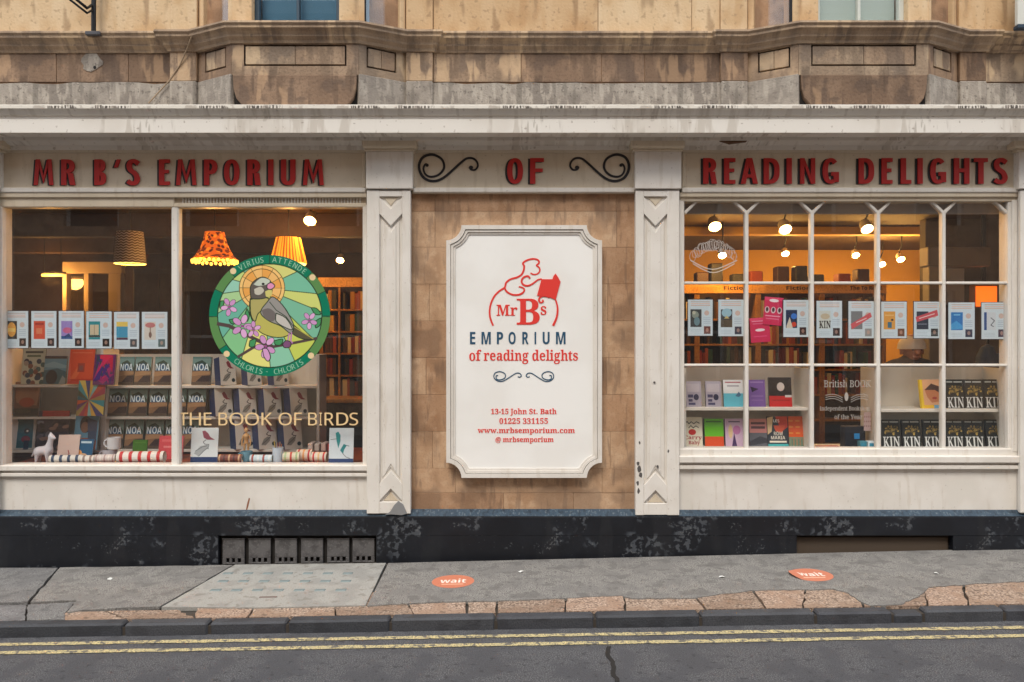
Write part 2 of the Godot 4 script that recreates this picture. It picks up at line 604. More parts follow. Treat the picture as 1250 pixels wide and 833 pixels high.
	M.yellow = surf(grain(512, C(204, 188, 136), [[54, 90, 1, 0.5, 0.62, C(112, 106, 94), 0.85, 2], [55, 16, 1, 0.45, 0.7, C(180, 168, 130), 0.8], [56, 24, 1, 0.56, 0.66, C(88, 86, 84), 0.8]]), 1.0, 0.85, n3, 0.4)
	M.dark = plain(C(34, 31, 29), 0.9)
	M.bed = plain(C(66, 60, 54), 0.95)
	# joinery, metal, glass
	var wd = grain(512, C(172, 122, 56), [[57, 6, 1, 0.35, 0.7, C(146, 100, 44), 0.8], [58, 60, 1, 0.5, 0.7, C(118, 78, 34), 0.5]])
	M.wood = surf(wd, 0.9, 0.5)
	M.darkwood = surf(wd, 0.9, 0.55, null, 0.2, Color(0.34, 0.26, 0.22))
	M.redwood = surf(wd, 0.9, 0.45, null, 0.2, Color(0.85, 0.55, 0.5))
	M.oak = surf(wd, 0.9, 0.5, null, 0.2, Color(1.25, 1.3, 1.4))
	M.iron = plain(C(26, 26, 28), 0.5, 0.4)
	M.lead = plain(C(92, 92, 96), 0.55, 0.5)
	var g = plain(Color(0.5, 0.52, 0.52, 0.03), 0.0)
	g.transparency = BaseMaterial3D.TRANSPARENCY_ALPHA
	g.metallic_specular = 0.5
	M.glass = g
	M.red = plain(C(178, 22, 18), 0.5)
	M.red2 = plain(C(220, 56, 48), 0.5)
	M.navy = plain(C(30, 76, 104), 0.5)
	M.black = plain(C(22, 22, 28), 0.5)
	M.gold = plain(C(230, 200, 150), 0.5)
	M.etch = plain(C(190, 186, 180), 0.6)
	M.display = plain(C(220, 215, 204), 0.6)
	M.page = plain(C(226, 220, 204), 0.8)
	M.plaster = plain(C(214, 166, 70), 0.8)
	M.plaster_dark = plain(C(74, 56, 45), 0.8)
	M.ceiling = plain(C(78, 62, 48), 0.8)
	M.white = plain(C(212, 208, 200), 0.5)

func gp(px, py, off = 0.0):
	# the point of the sloping street that the elevation shows at px, py
	var zd = (EYE - 0.032 - off) / ((py - 416.5) / F + 0.0168 * (px - 625.0) / F)
	return Vector2((px - 625.0) / F * zd, min(D - zd, 1.304) if off == 0.0 else D - zd)

func flat(st, pts, off, thick):
	# polygon (x, z) laid on the sloping street, its top `off` above it
	var p = PackedVector2Array(pts)
	if Geometry2D.is_polygon_clockwise(p): p.reverse()
	var idx = Geometry2D.triangulate_polygon(p)
	if idx.is_empty(): print("no triangles ", p.size(), p)
	var up = Vector3(-0.0168, 1, 0).normalized()
	for i in range(0, idx.size(), 3):
		var q = []
		for k in 3: q.append(Vector3(p[idx[i + k]].x, G(p[idx[i + k]].x) + off, p[idx[i + k]].y))
		tri(st, q[0], q[1], q[2], up)
	for i in p.size():
		var j = (i + 1) % p.size()
		var e = p[j] - p[i]
		var a = Vector3(p[i].x, G(p[i].x) + off, p[i].y); var b = Vector3(p[j].x, G(p[j].x) + off, p[j].y)
		quad(st, a, b, b - Vector3(0, thick, 0), a - Vector3(0, thick, 0), Vector3(e.y, 0, -e.x).normalized())

func ragged(a, b, n, j):
	var o = []
	for i in n: o.append(a.lerp(b, float(i) / n) + Vector2(rng.randf_range(-j, j), rng.randf_range(-j, j)) * (1.0 if i else 0.0))
	return o

func loop(pixels, n = 5, j = 0.006):
	# street polygon through picture points, its edges slightly ragged
	var o = []
	var k = pixels.size()
	for i in k:
		var a = gp(pixels[i][0], pixels[i][1]); var b = gp(pixels[(i + 1) % k][0], pixels[(i + 1) % k][1])
		o += ragged(a, b, n if a.distance_to(b) > 0.12 else 1, j)
	return o

func struct(called, st, mat, parent = self):
	var o = part(called, st, mat, parent)
	if parent == self: o.set_meta("kind", "structure")
	return o

func build_street():
	var st = start()
	flat(st, [Vector2(-300, -300), Vector2(300, -300), Vector2(300, 300), Vector2(-300, 300)], -0.6, 0.01)
	struct("ground", st, M.road)
	st = start()
	flat(st, [Vector2(-40, 1.39), Vector2(40, 1.39), Vector2(40, 8.1), Vector2(-40, 8.1)], -0.07, 0.3)
	var road = struct("road", st, M.road)
	# a sealed crack that crosses the road near the drain, as a dark joint of filler
	st = start()
	var c0 = gp(742, 790, -0.07); var c1 = gp(752, 833, -0.07)
	var a = []
	var b = []
	for i in 14:
		var p = c0.lerp(c1, i / 13.0) + Vector2(rng.randf_range(-0.012, 0.012), 0)
		a.append(p + Vector2(0.012, 0)); b.append(p - Vector2(0.012, 0))
	b.reverse()
	flat(st, a + b, -0.066, 0.003)
	part("tar_joint", st, M.dark, road)
	# double yellow lines
	for k in 2:
		st = start()
		var z0 = [1.492, 1.622][k]
		var top = []
		var bot = []
		for i in 401:
			var x = -12.0 + 24.0 * i / 400.0
			top.append(Vector2(x, z0 + rng.randf_range(-0.005, 0.005)))
			bot.append(Vector2(x, z0 + 0.046 + rng.randf_range(-0.005, 0.005)))
		var up = Vector3(-0.0168, 1, 0).normalized()
		for i in 400:
			var q = []
			for p in [top[i], top[i + 1], bot[i + 1], bot[i]]: q.append(Vector3(p.x, G(p.x) - 0.066, p.y))
			quad(st, q[0], q[1], q[2], q[3], up)
		struct("yellow_line", st, M.yellow)
	# bedding under the pavement
	st = start()
	flat(st, [Vector2(-40, -0.4), Vector2(40, -0.4), Vector2(40, 1.32), Vector2(-40, 1.32)], -0.022, 0.25)
	var pave = struct("pavement", st, M.bed)
	# worn flags on the left
	var flags = [
		[[-260, 695], [70, 694], [33, 736], [-260, 745]],
		[[73, 694], [284, 691], [194, 742], [150, 743], [100, 746], [82, 749], [93, 734], [37, 736]],
		[[-260, 748], [31, 739], [10, 769.5], [-260, 778]],
		[[34, 739], [91, 736], [78, 750], [64, 766.5], [13, 769]]]
	for i in 4:
		st = start()
		flat(st, loop(flags[i], 9, 0.007), [0.004, 0.006, 0.002, 0.003][i], 0.02)
		part("flagstone", st, M.asphalt[[1, 0, 3, 1][i]], pave)
	# asphalt with a broken front edge over the old slabs
	st = start()
	var edge = [[448, 741], [490, 738], [540, 735.5], [600, 735], [650, 733], [700, 731], [758, 728], [772, 731.5], [850, 731], [880, 726], [922, 722], [1018, 720], [1036, 725], [1050, 735], [1064, 741], [1100, 739], [1122, 729], [1134, 718], [1200, 713], [1250, 711], [1520, 700]]
	var pts = [gp(474, 688.5)]
	for i in edge.size() - 1:
		var e0 = gp(edge[i][0], edge[i][1]); var e1 = gp(edge[i + 1][0], edge[i + 1][1])
		pts += ragged(e0, e1, max(1, int(e0.distance_to(e1) / 0.035)), 0.009)
	pts.append(gp(1520, 700))
	pts.append(gp(1520, 664))
	flat(st, pts, 0.005, 0.02)
	part("asphalt", st, M.asphalt[0], pave)
	st = start()
	flat(st, [gp(1523, 664), gp(1523, 735), Vector2(40, 1.3), Vector2(40, 0.0)], 0.004, 0.02)
	part("asphalt", st, M.asphalt[2], pave)
	st = start()
	flat(st, [Vector2(-40, 0.0), gp(-263, 695), gp(-263, 778), Vector2(-40, 1.3)], 0.004, 0.02)
	part("asphalt", st, M.asphalt[1], pave)
	# cellar-light slab with glass lenses
	st = start()
	flat(st, loop([[287, 690.5], [471, 688.5], [446, 740.5], [320, 743], [197, 742.5]], 6, 0.003), 0.006, 0.025)
	var cl = part("cellar_light_slab", st, M.concrete, pave)
	var lens = plain(C(132, 144, 144), 0.15)
	for r in 3:
		for k in 7:
			st = start()
			var c = gp([278, 272, 263][r] + k * [24.4, 25, 25.5][r], [701.5, 711, 722][r])
			XF = Transform3D(Basis(Vector3.BACK, atan(0.0168)), Vector3(c.x, G(c.x) + 0.006, c.y))
			box(st, Vector3(-0.036, -0.004, -0.022), Vector3(0.036, 0.004, 0.022), 0.003)
			XF = Transform3D.IDENTITY
			part("glass_lens", st, lens, cl)
	st = start()
	var bar = gp(327, 730.5)
	XF = Transform3D(Basis(Vector3.BACK, atan(0.0168)), Vector3(bar.x, G(bar.x) + 0.006, bar.y))
	box(st, Vector3(-0.058, -0.003, -0.012), Vector3(0.058, 0.003, 0.012), 0.002)
	XF = Transform3D.IDENTITY
	part("metal_slot", st, plain(C(112, 96, 90), 0.6, 0.2), cl)
	# pinkish old slabs beside the kerb
	var joints = [[66, 62], [150, 146], [236, 230], [321, 297], [404, 406], [489, 503], [570, 569], [605, 606], [690, 691], [762, 765], [838, 864], [913, 938], [980, 984], [1040, 1058], [1122, 1136], [1170, 1186], [1262, 1270], [1350, 1362], [1440, 1452]]
	for i in joints.size() - 1:
		var l = joints[i]; var r = joints[i + 1]
		st = start()
		var q0 = gp(l[0] + 1.2, 690 if l[0] > 320 else 735); var yb = 766 - 0.0218 * l[0]; var yb2 = 766 - 0.0218 * r[0]
		var p0 = gp(l[0] + 1.4, yb - 32); var p1 = gp(r[0] - 1.4, yb2 - 32); var p2 = gp(r[1] - 1.4, yb2); var p3 = gp(l[1] + 1.4, yb)
		p2.y = 1.302; p3.y = 1.302
		p0.y = 0.86; p1.y = 0.86
		if l[0] < 230: p0.y = 1.15
		if r[0] < 240: p1.y = 1.15
		flat(st, ragged(p0, p1, 6, 0.004) + ragged(p1, p2, 6, 0.009) + ragged(p2, p3, 8, 0.003) + ragged(p3, p0, 6, 0.009), rng.randf_range(-0.003, 0.001), 0.02)
		part("paving_slab", st, M.slab[i % 3], pave)
	# kerb stones
	var kst = start()
	flat(kst, [Vector2(-40, 1.318), Vector2(40, 1.318), Vector2(40, 1.396), Vector2(-40, 1.396)], -0.02, 0.3)
	var kerb = struct("kerb", kst, M.bed)
	var js = [-5.6, -4.9, -4.1, -3.35]
	for px in [50, 153, 256, 352, 477, 605, 726, 854, 995, 1088, 1126, 1224]: js.append((px - 625.0) * 4.82 / F)
	js += [3.75, 4.6, 5.5, 6.4]
	for i in js.size() - 1:
		if i == 3: continue
		var x0 = js[i] if i != 4 else js[3]
		var x1 = js[i + 1]
		st = start()
		var c = (x0 + x1) / 2
		var h = (x1 - x0) / 2 - 0.006
		var low = rng.randf_range(-0.004, 0.003)
		if i == 13: low = -0.02
		XF = Transform3D(Basis(Vector3.BACK, atan(0.0168) + rng.randf_range(-0.003, 0.003)), Vector3(c, G(c) + low, 0))
		box(st, Vector3(-h, -0.25, 1.314), Vector3(h, 0.004, 1.405 + rng.randf_range(-0.004, 0.004)), 0.012)
		XF = Transform3D.IDENTITY
		part("kerb_stone", st, M.kerb[i % 3], kerb)
	for s in [-1, 1]:
		st = start()
		var x0 = -40.0 if s < 0 else 6.41
		var x1 = -5.61 if s < 0 else 40.0
		flat(st, [Vector2(x0, 1.314), Vector2(x1, 1.314), Vector2(x1, 1.405), Vector2(x0, 1.405)], 0.0, 0.25)
		part("kerb_stone", st, M.kerb[0], kerb)
	# far side of the street
	st = start()
	flat(st, [Vector2(-40, 8.1), Vector2(40, 8.1), Vector2(40, 9.9), Vector2(-40, 9.9)], 0.02, 0.3)
	struct("pavement_far_side", st, M.asphalt[1])

func ashlar(parent, x0, x1, y0, y1, z, mats, wmin, wmax, depth = 0.05, cuts = [], gap = 0.0022):
	# one course of squared blocks; cuts: fixed joint positions
	var x = x0
	var i = 0
	while x < x1 - 0.02:
		var nx = min(x1, x + rng.randf_range(wmin, wmax))
		if i < cuts.size(): nx = cuts[i]
		if x1 - nx < 0.14: nx = x1
		var st = start()
		box(st, Vector3(x + gap, y0 + gap, z - depth), Vector3(nx - gap, y1 - gap, z + rng.randf_range(-0.0015, 0.0015)), 0.0018)
		part("stone_block", st, mats[rng.randi() % mats.size()], parent)
		x = nx
		i += 1

func build_building():
	var b = thing("stone_building", "weathered tan stone building with two shallow bay windows above the shopfront", "building")
	var zw = 0.05
	var st = start()
	# carcass of the upper storeys
	box(st, Vector3(-16, 3.22, -0.35), Vector3(16, 8.2, zw - 0.012))
	var wall = part("wall", st, M.stone[3], b)
	var bays = [[-1.63, 0.478], [2.643, 0.487]]
	var a = 0.33
	var zf = 0.25
	var ys0 = 3.985
	var ys1 = 4.085
	# spans of plain wall between the bays, with the strips that flank each bay
	var spans = []
	var x = -4.4
	for q in bays:
		var l = q[0] - q[1] - a; var r = q[0] + q[1] + a
		spans.append([x, l - 0.21])
		for e in [[l - 0.21, l], [r, r + 0.21]]:
			st = start()
			box(st, Vector3(e[0] + 0.002, 3.72, zw - 0.02), Vector3(e[1] - 0.002, ys0 + 0.01, zw + 0.03), 0.004)
			part("flank_stone", st, M.soot[rng.randi() % 4], wall)
			st = start()
			box(st, Vector3(e[0] + 0.002, ys1 - 0.005, zw - 0.02), Vector3(e[1] - 0.002, 6.2, zw + 0.02), 0.004)
			part("flank_stone", st, M.warm[rng.randi() % 3], wall)
			st = start()
			box(st, Vector3(e[0] + 0.001, 3.45, zw - 0.02), Vector3(e[1] - 0.001, 3.719, zw + 0.038), 0.008)
			part("render_band", st, M.flash, wall)
		x = r + 0.21
	spans.append([x, 4.4])
	for s in spans:
		ashlar(wall, s[0], s[1], 3.72, ys0 + 0.01, zw, M.soot, 0.32, 0.72)
		ashlar(wall, s[0], s[1], ys1, 4.43, zw, M.warm, 0.7, 1.3)
		ashlar(wall, s[0], s[1], 4.43, 4.8, zw, M.warm, 0.7, 1.3)
		st = start()
		var n = int((s[1] - s[0]) / 0.12)
		var top = []
		for i in n + 1: top.append(Vector2(lerp(s[0], s[1], float(i) / n), 3.712 + rng.randf_range(-0.012, 0.006)))
		prism(st, [Vector2(s[1], 3.44), Vector2(s[0], 3.44)] + top, zw - 0.02, zw + 0.012, 0.0)
		part("render_band", st, M.flash, wall)
	for s in [[-16.0, -4.4], [4.4, 16.0]]:
		st = start()
		box(st, Vector3(s[0], 3.2, zw - 0.02), Vector3(s[1], 4.8, zw), 0.0)
		part("plain_stretch", st, M.soot[0], wall)
	st = start()
	box(st, Vector3(-16, 4.803, zw - 0.02), Vector3(16, 8.2, zw), 0.0)
	part("plain_stretch", st, M.warm[1], wall)
	# string course that follows the bays
	var path = [Vector2(-16, zw)]
	for q in bays:
		var l = q[0] - q[1] - a; var r = q[0] + q[1] + a
		path += [Vector2(l - 0.222, zw), Vector2(l - 0.214, zw + 0.03), Vector2(l - 0.004, zw + 0.03), Vector2(q[0] - q[1], zf), Vector2(q[0] + q[1], zf), Vector2(r + 0.004, zw + 0.03), Vector2(r + 0.214, zw + 0.03), Vector2(r + 0.222, zw)]
	path.append(Vector2(16, zw))
	st = start()
	sweep(st, path, [[-0.06, 4.10], [0.03, 4.10], [0.095, 4.082], [0.1, 4.066], [0.086, 4.052], [0.086, 4.034], [0.06, 4.018], [0.046, 4.0], [0.044, 3.985], [0.02, 3.965], [0.012, 3.945], [-0.06, 3.945]])
	part("string_course", st, M.mould, b)
	# bays
	for bi in 2:
		var q = bays[bi]
		var bay = empty("bay_window", b)
		var l = q[0] - q[1]; var r = q[0] + q[1]
		var plan = [Vector2(l - a, zw), Vector2(l, zf), Vector2(r, zf), Vector2(r + a, zw)]
		# core, set back behind the facing stones
		st = start()
		sweep(st, plan, [[-0.05, 4.0], [-0.028, 4.0], [-0.028, 3.43], [-0.05, 3.43]], true, false)
		part("core", st, M.dark, bay)
		for k in 3:
			var p0 = plan[k]; var p1 = plan[k + 1]
			var d = (p1 - p0).normalized()
			var w = p0.distance_to(p1)
			XF = Transform3D(Basis(Vector3(d.x, 0, d.y), Vector3.UP, Vector3(-d.y, 0, d.x)), Vector3(p0.x, 0, p0.y))
			var e0 = 0.0 if k == 1 else 0.003
			# sunk groove round each apron panel
			var m = 0.105 if k == 1 else 0.075
			var x0 = m + (0.02 if k == 0 else 0.0); var x1 = w - m - (0.02 if k == 2 else 0.0)
			var y0 = 3.79; var y1 = 3.925
			var g = 0.013
			st = start()
			box(st, Vector3(e0, y1 + g, -0.03), Vector3(w - e0, 3.99, 0.0), 0.0)
			box(st, Vector3(e0, 3.71, -0.03), Vector3(w - e0, y0 - g, 0.0), 0.0)
			box(st, Vector3(e0, y0 - g, -0.03), Vector3(x0 - g, y1 + g, 0.0), 0.0)
			box(st, Vector3(x1 + g, y0 - g, -0.03), Vector3(w - e0, y1 + g, 0.0), 0.0)
			part("apron_stone", st, M.soot[[1, 0, 2][k] if bi == 0 else [0, 2, 1][k]], bay)
			st = start()
			box(st, Vector3(x0, y0, -0.03), Vector3((x0 + x1) / 2 - 0.0015, y1, -0.001), 0.002)
			part("apron_panel", st, M.soot[2], bay)
			st = start()
			box(st, Vector3((x0 + x1) / 2 + 0.0015, y0, -0.03), Vector3(x1, y1, -0.002), 0.002)
			part("apron_panel", st, M.soot[0], bay)
			st = start()
			if k == 1:
				prism(st, [Vector2(0.012, 3.706), Vector2(0.02, 3.6), Vector2(0.04, 3.53), Vector2(0.09, 3.47), Vector2(0.1, 3.44), Vector2(w - 0.1, 3.44), Vector2(w - 0.09, 3.47), Vector2(w - 0.04, 3.53), Vector2(w - 0.02, 3.6), Vector2(w - 0.012, 3.706)], -0.03, 0.016, 0.006)
				part("lower_stone", st, M.soot[3 if bi else 1], bay)
			else:
				box(st, Vector3(0.0, 3.44, -0.03), Vector3(w, 3.716, 0.012), 0.004)
				part("render_band", st, M.flash, bay)
			# window over the string course
			var fr = [0.05, w - 0.05]
			st = start()
			box(st, Vector3(0.0 if k == 1 else 0.002, 4.1, -0.14), Vector3(0.15 if k == 1 else 0.05, 6.0, -0.005), 0.006)
			part("mullion", st, M.warm[0], bay)
			st = start()
			box(st, Vector3(w - (0.15 if k == 1 else 0.05), 4.1, -0.14), Vector3(w - (0.0 if k == 1 else 0.002), 6.0, -0.005), 0.006)
			part("mullion", st, M.warm[2], bay)
			var f0 = 0.15 if k == 1 else 0.052
			var f1 = w - f0
			st = start()
			box(st, Vector3(f0, 4.1, -0.13), Vector3(f0 + 0.035, 6.0, -0.07), 0.003)
			box(st, Vector3(f1 - 0.035, 4.1, -0.13), Vector3(f1, 6.0, -0.07), 0.003)
			box(st, Vector3(f0 + 0.035, 4.1, -0.13), Vector3(f1 - 0.035, 4.128, -0.07), 0.003)
			if k == 1: box(st, Vector3(w / 2 - 0.011, 4.128, -0.125), Vector3(w / 2 + 0.011, 6.0, -0.075), 0.003)
			part("sash_frame", st, M.iron if k != 1 else plain([C(44, 66, 82), C(196, 200, 192)][bi], 0.5), bay)
			st = start()
			box(st, Vector3(f0 + 0.03, 4.12, -0.103), Vector3(f1 - 0.03, 6.0, -0.097), 0.0)
			part("pane", st, M.glass, bay)
			st = start()
			box(st, Vector3(f0 + 0.03, 4.1, -0.17), Vector3(f1 - 0.03, 6.0, -0.16), 0.0)
			var blind = [[C(60, 66, 72), C(54, 108, 136), C(140, 170, 190)], [C(170, 128, 84), C(176, 192, 186), C(120, 122, 124)]][bi][k]
			part("blind", st, plain(blind, 0.7), bay)
			XF = Transform3D.IDENTITY
		st = start()
		sweep(st, plan, [[-0.3, 6.25], [0.04, 6.25], [0.04, 6.0], [-0.3, 6.0]])
		part("bay_head", st, M.mould, bay)
	# stone niche between the pilasters
	st = start()
	box(st, Vector3(X(495, 0), 0.3, -0.25), Vector3(X(785, 0), 3.25, 0.0))
	var niche = part("niche_wall", st, M.bed, b)
	var zn = 0.02
	var rows = [222, 258, 302, 347, 392, 437, 482, 527, 572, 602, 640]
	var cuts = [[531, 753], [531, 753], [566, 720], [524, 742], [560, 725], [520, 740], [562, 722], [528, 745], [556, 735], [615, 700]]
	for i in rows.size() - 1:
		var cc = []
		for c in cuts[i]: cc.append(X(c, zn))
		ashlar(niche, X(500, zn), X(779, zn), Y(rows[i + 1], zn), Y(rows[i], zn), zn, M.stone, 9.0, 9.1, 0.03, cc, 0.0007)
	# painted plinth
	var yt = Y(622, 0.04); var ym = Y(632, 0.1); var yl = Y(654, 0.1)
	st = start()
	sweep(st, [Vector2(-16, 0), Vector2(16, 0)], [[-0.2, ym + 0.01], [0.03, yt], [0.04, yt], [0.098, ym + 0.008], [0.1, ym], [0.1, yl], [-0.2, yl]])
	var plinth = part("plinth", st, M.plinth, b)
	st = start()
	var pts0 = []
	for i in 161:
		pts0.append(-4.3 + 8.6 * i / 160.0)
	for i in 160:
		var w0 = rng.randf_range(-0.003, 0.003)
		quad(st, Vector3(pts0[i], yt + 0.002, 0.0385), Vector3(pts0[i + 1], yt + 0.002, 0.0385), Vector3(pts0[i + 1], ym + 0.0095, 0.0995), Vector3(pts0[i], ym + 0.0095, 0.0995), Vector3(0, 0.77, 0.63))
	part("weathering", st, M.chamfer, plinth)
	for s in [[-16.0, X(266, 0.098)], [X(459, 0.098), X(973, 0.098)], [X(1164, 0.098), 16.0]]:
		st = start()
		box(st, Vector3(s[0], -0.7, -0.2), Vector3(s[1], yl - 0.0005, 0.098), 0.004)
		part("plinth_stone", st, M.plinth, plinth)
	# cellar grating and its metal plates, left; boarded slot, right
	st = start()
	box(st, Vector3(X(260, 0.1), -0.7, -0.2), Vector3(X(465, 0.1), yl - 0.001, 0.04))
	part("recess_back", st, M.dark, plinth)
	var plate = surf(grain(256, C(92, 90, 90), [[61, 8, 1, 0.4, 0.7, C(70, 68, 68), 0.9], [62, 60, 1, 0.6, 0.75, C(116, 112, 110), 0.6]]), 1.2, 0.6)
	for k in 6:
		var px0 = [271, 303, 335, 367, 399, 430][k]
		st = start()
		var yb = Y(688.5, 0.07) + (k - 2) * 0.003
		var yu = Y(658, 0.07)
		var x0 = X(px0, 0.07); var x1 = X(px0 + 27, 0.07)
		box(st, Vector3(x0, yb + 0.045, 0.05), Vector3(x1, yu, 0.066), 0.004)
		box(st, Vector3(x0, yb, 0.05), Vector3(x1, yb + 0.012, 0.066), 0.002)
		for h in 4:
			var cx = lerp(x0, x1, [0.0, 0.31, 0.57, 0.84][h])
			var wx = (x1 - x0) * [0.18, 0.12, 0.12, 0.16][h]
			box(st, Vector3(cx, yb + 0.012, 0.05), Vector3(cx + wx, yb + 0.045, 0.066), 0.002)
		box(st, Vector3(x0 - 0.002, yu - 0.006, 0.05), Vector3(x1 + 0.002, yu + 0.003, 0.072), 0.002)
		part("vent_plate", st, plate, plinth)
	st = start()
	box(st, Vector3(X(968, 0.1), -0.7, -0.2), Vector3(X(1170, 0.1), yl - 0.001, 0.03))
	part("recess_back", st, plain(C(52, 42, 34), 0.9), plinth)
	st = start()
	box(st, Vector3(X(975, 0.1), -0.7, 0.0), Vector3(X(1162, 0.1), Y(656, 0.05), 0.05), 0.005)
	part("slot_board", st, plain(C(74, 62, 50), 0.85), plinth)
	# wall beyond the shopfront's ends
	for s in [[-16.0, X(-52, 0)], [X(1302, 0), 16.0]]:
		st = start()
		box(st, Vector3(s[0], 0.2, -0.3), Vector3(s[1], 3.24, 0.02))
		part("side_wall", st, M.stone[0], b)
	# cement patch round an old fixing hole
	st = start()
	var cp = []
	for i in 16: cp.append(Vector2(X(110, 0.06) + cos(TAU * i / 16) * rng.randf_range(0.055, 0.1), Y(75, 0.06) + sin(TAU * i / 16) * rng.randf_range(0.06, 0.095)))
	prism(st, cp, 0.03, 0.0545)
	part("cement_patch", st, M.flash, wall)
	st = start()
	prism(st, arc(X(115, 0.06), Y(82, 0.06), 0.011, 0.012, 0, 330, 11), 0.03, 0.0575)
	part("fixing_hole", st, M.dark, wall)
	# roof
	st = start()
	sweep(st, [Vector2(-16.1, 0), Vector2(16.1, 0)], [[-7.0, 8.2], [-3.3, 10.6], [0.25, 8.2]])
	part("roof", st, plain(C(70, 72, 78), 0.8), b)

func build_opposite():
	# the terrace across the narrow street, which the shop windows mirror
	var o = thing("terrace_building", "plain stone terrace across the street, mirrored faintly in the shop windows", "building", Vector3(0, 0, 9.6))
	var st = start()
	var xs = []
	var w = 1.1
	var k = -5
	# piers and spandrels leave real window openings
	var y_lv = [[0.9, 2.7], [4.0, 5.9]]
	for i in range(-6, 7):
		box(st, Vector3(i * 2.4 - 0.65, -0.6, 0), Vector3(i * 2.4 + 0.65, 8.0, 0.4))
	for i in range(-6, 6):
		var x0 = i * 2.4 + 0.65; var x1 = i * 2.4 + 1.75
		var y = -0.6
		for l in y_lv:
			box(st, Vector3(x0, y, 0.0), Vector3(x1, l[0], 0.4))
			y = l[1]
		box(st, Vector3(x0, y, 0), Vector3(x1, 8.0, 0.4))
	part("wall", st, M.stone[0], o)
	for i in range(-6, 6):
		for l in y_lv:
			var f = start()
			var x0 = i * 2.4 + 0.65; var x1 = i * 2.4 + 1.75
			box(f, Vector3(x0, l[0], 0.1), Vector3(x0 + 0.07, l[1], 0.16))
			box(f, Vector3(x1 - 0.07, l[0], 0.1), Vector3(x1, l[1], 0.16))
			box(f, Vector3(x0 + 0.07, (l[0] + l[1]) / 2 - 0.03, 0.1), Vector3(x1 - 0.07, (l[0] + l[1]) / 2 + 0.03, 0.16))
			var fr = part("window", f, M.white, o)
			f = start()
			box(f, Vector3(x0 + 0.06, l[0], 0.125), Vector3(x1 - 0.06, l[1], 0.135))
			part("pane", f, plain(C(40, 44, 48), 0.08), fr)
	st = start()
	box(st, Vector3(-15.1, 8.0, -0.3), Vector3(15.1, 8.25, 3.0))
	part("roof", st, M.lead, o)
	st = start()
	box(st, Vector3(-15.06, -0.6, 0.4), Vector3(15.06, 8.0, 3.0))
	part("back_wall", st, M.dark, o)

func chevron_pilaster(sf, x0, x1, base_py):
	var p = empty("pilaster", sf)
	var z0 = 0.085; var z1 = 0.108
	var st = start()
	pbox(st, x0, x1, 232, base_py, -0.05, z0, 0.004)
	part("pilaster_slab", st, M.cream, p)
	var w = x1 - x0
	var a = x0 + w * 0.29; var b = x1 - w * 0.19; var m = (a + b) / 2
	if x0 > 700: a = x0 + w * 0.19; b = x1 - w * 0.28; m = (a + b) / 2
	var yb = base_py
	for s in [[x0, a], [b, x1]]:
		st = start()
		pbox(st, s[0], s[1], 232.5, yb - 0.5, z0 - 0.01, z1, 0.004)
		part("stile", st, M.cream, p)
	st = start()
	pprism(st, [[a, 233], [b, 233], [b, 240], [a, 240]], z0 - 0.01, z1 - 0.001, 0.003)
	part("rail", st, M.cream, p)
	st = start()
	pprism(st, [[a, 241], [m, 255], [b, 241], [b, 261], [m, 276], [a, 261]], z0 - 0.01, z1 - 0.001, 0.003)
	part("chevron", st, M.cream, p)
	st = start()
	pprism(st, [[a + 5, 241], [b - 5, 241], [m, 251.5]], z0 - 0.01, z0 + 0.006, 0.003)
	part("triangle_block", st, M.cream2, p)
	st = start()
	pprism(st, [[a, yb - 15], [b, yb - 15], [b, yb - 1], [a, yb - 1]], z0 - 0.01, z1 - 0.001, 0.003)
	part("rail", st, M.cream, p)
	st = start()
	pprism(st, [[a, yb - 16], [m, yb - 31], [b, yb - 16], [b, yb - 37], [m, yb - 53], [a, yb - 37]], z0 - 0.01, z1 - 0.001, 0.003)
	part("chevron", st, M.cream, p)
	st = start()
	pprism(st, [[a + 5, yb - 16.5], [b - 5, yb - 16.5], [m, yb - 26.5]], z0 - 0.01, z0 + 0.006, 0.003)
	part("triangle_block", st, M.cream2, p)
	# raised field between the chevrons, with a bead round it
	st = start()
	pprism(st, [[a + 3.2, 268.5], [m, 280], [b - 3.2, 268.5], [b - 3.2, yb - 44], [m, yb - 57], [a + 3.2, yb - 44]], z0 - 0.01, z0 + 0.008, 0.004)
	part("raised_field", st, M.cream, p)
	st = start()
	pprism(st, [[a + 7.4, 274], [m, 283.5], [b - 7.4, 274], [b - 7.4, yb - 50], [m, yb - 61], [a + 7.4, yb - 50]], z0, z0 + 0.015, 0.004)
	part("inner_field", st, M.cream, p)
	return p

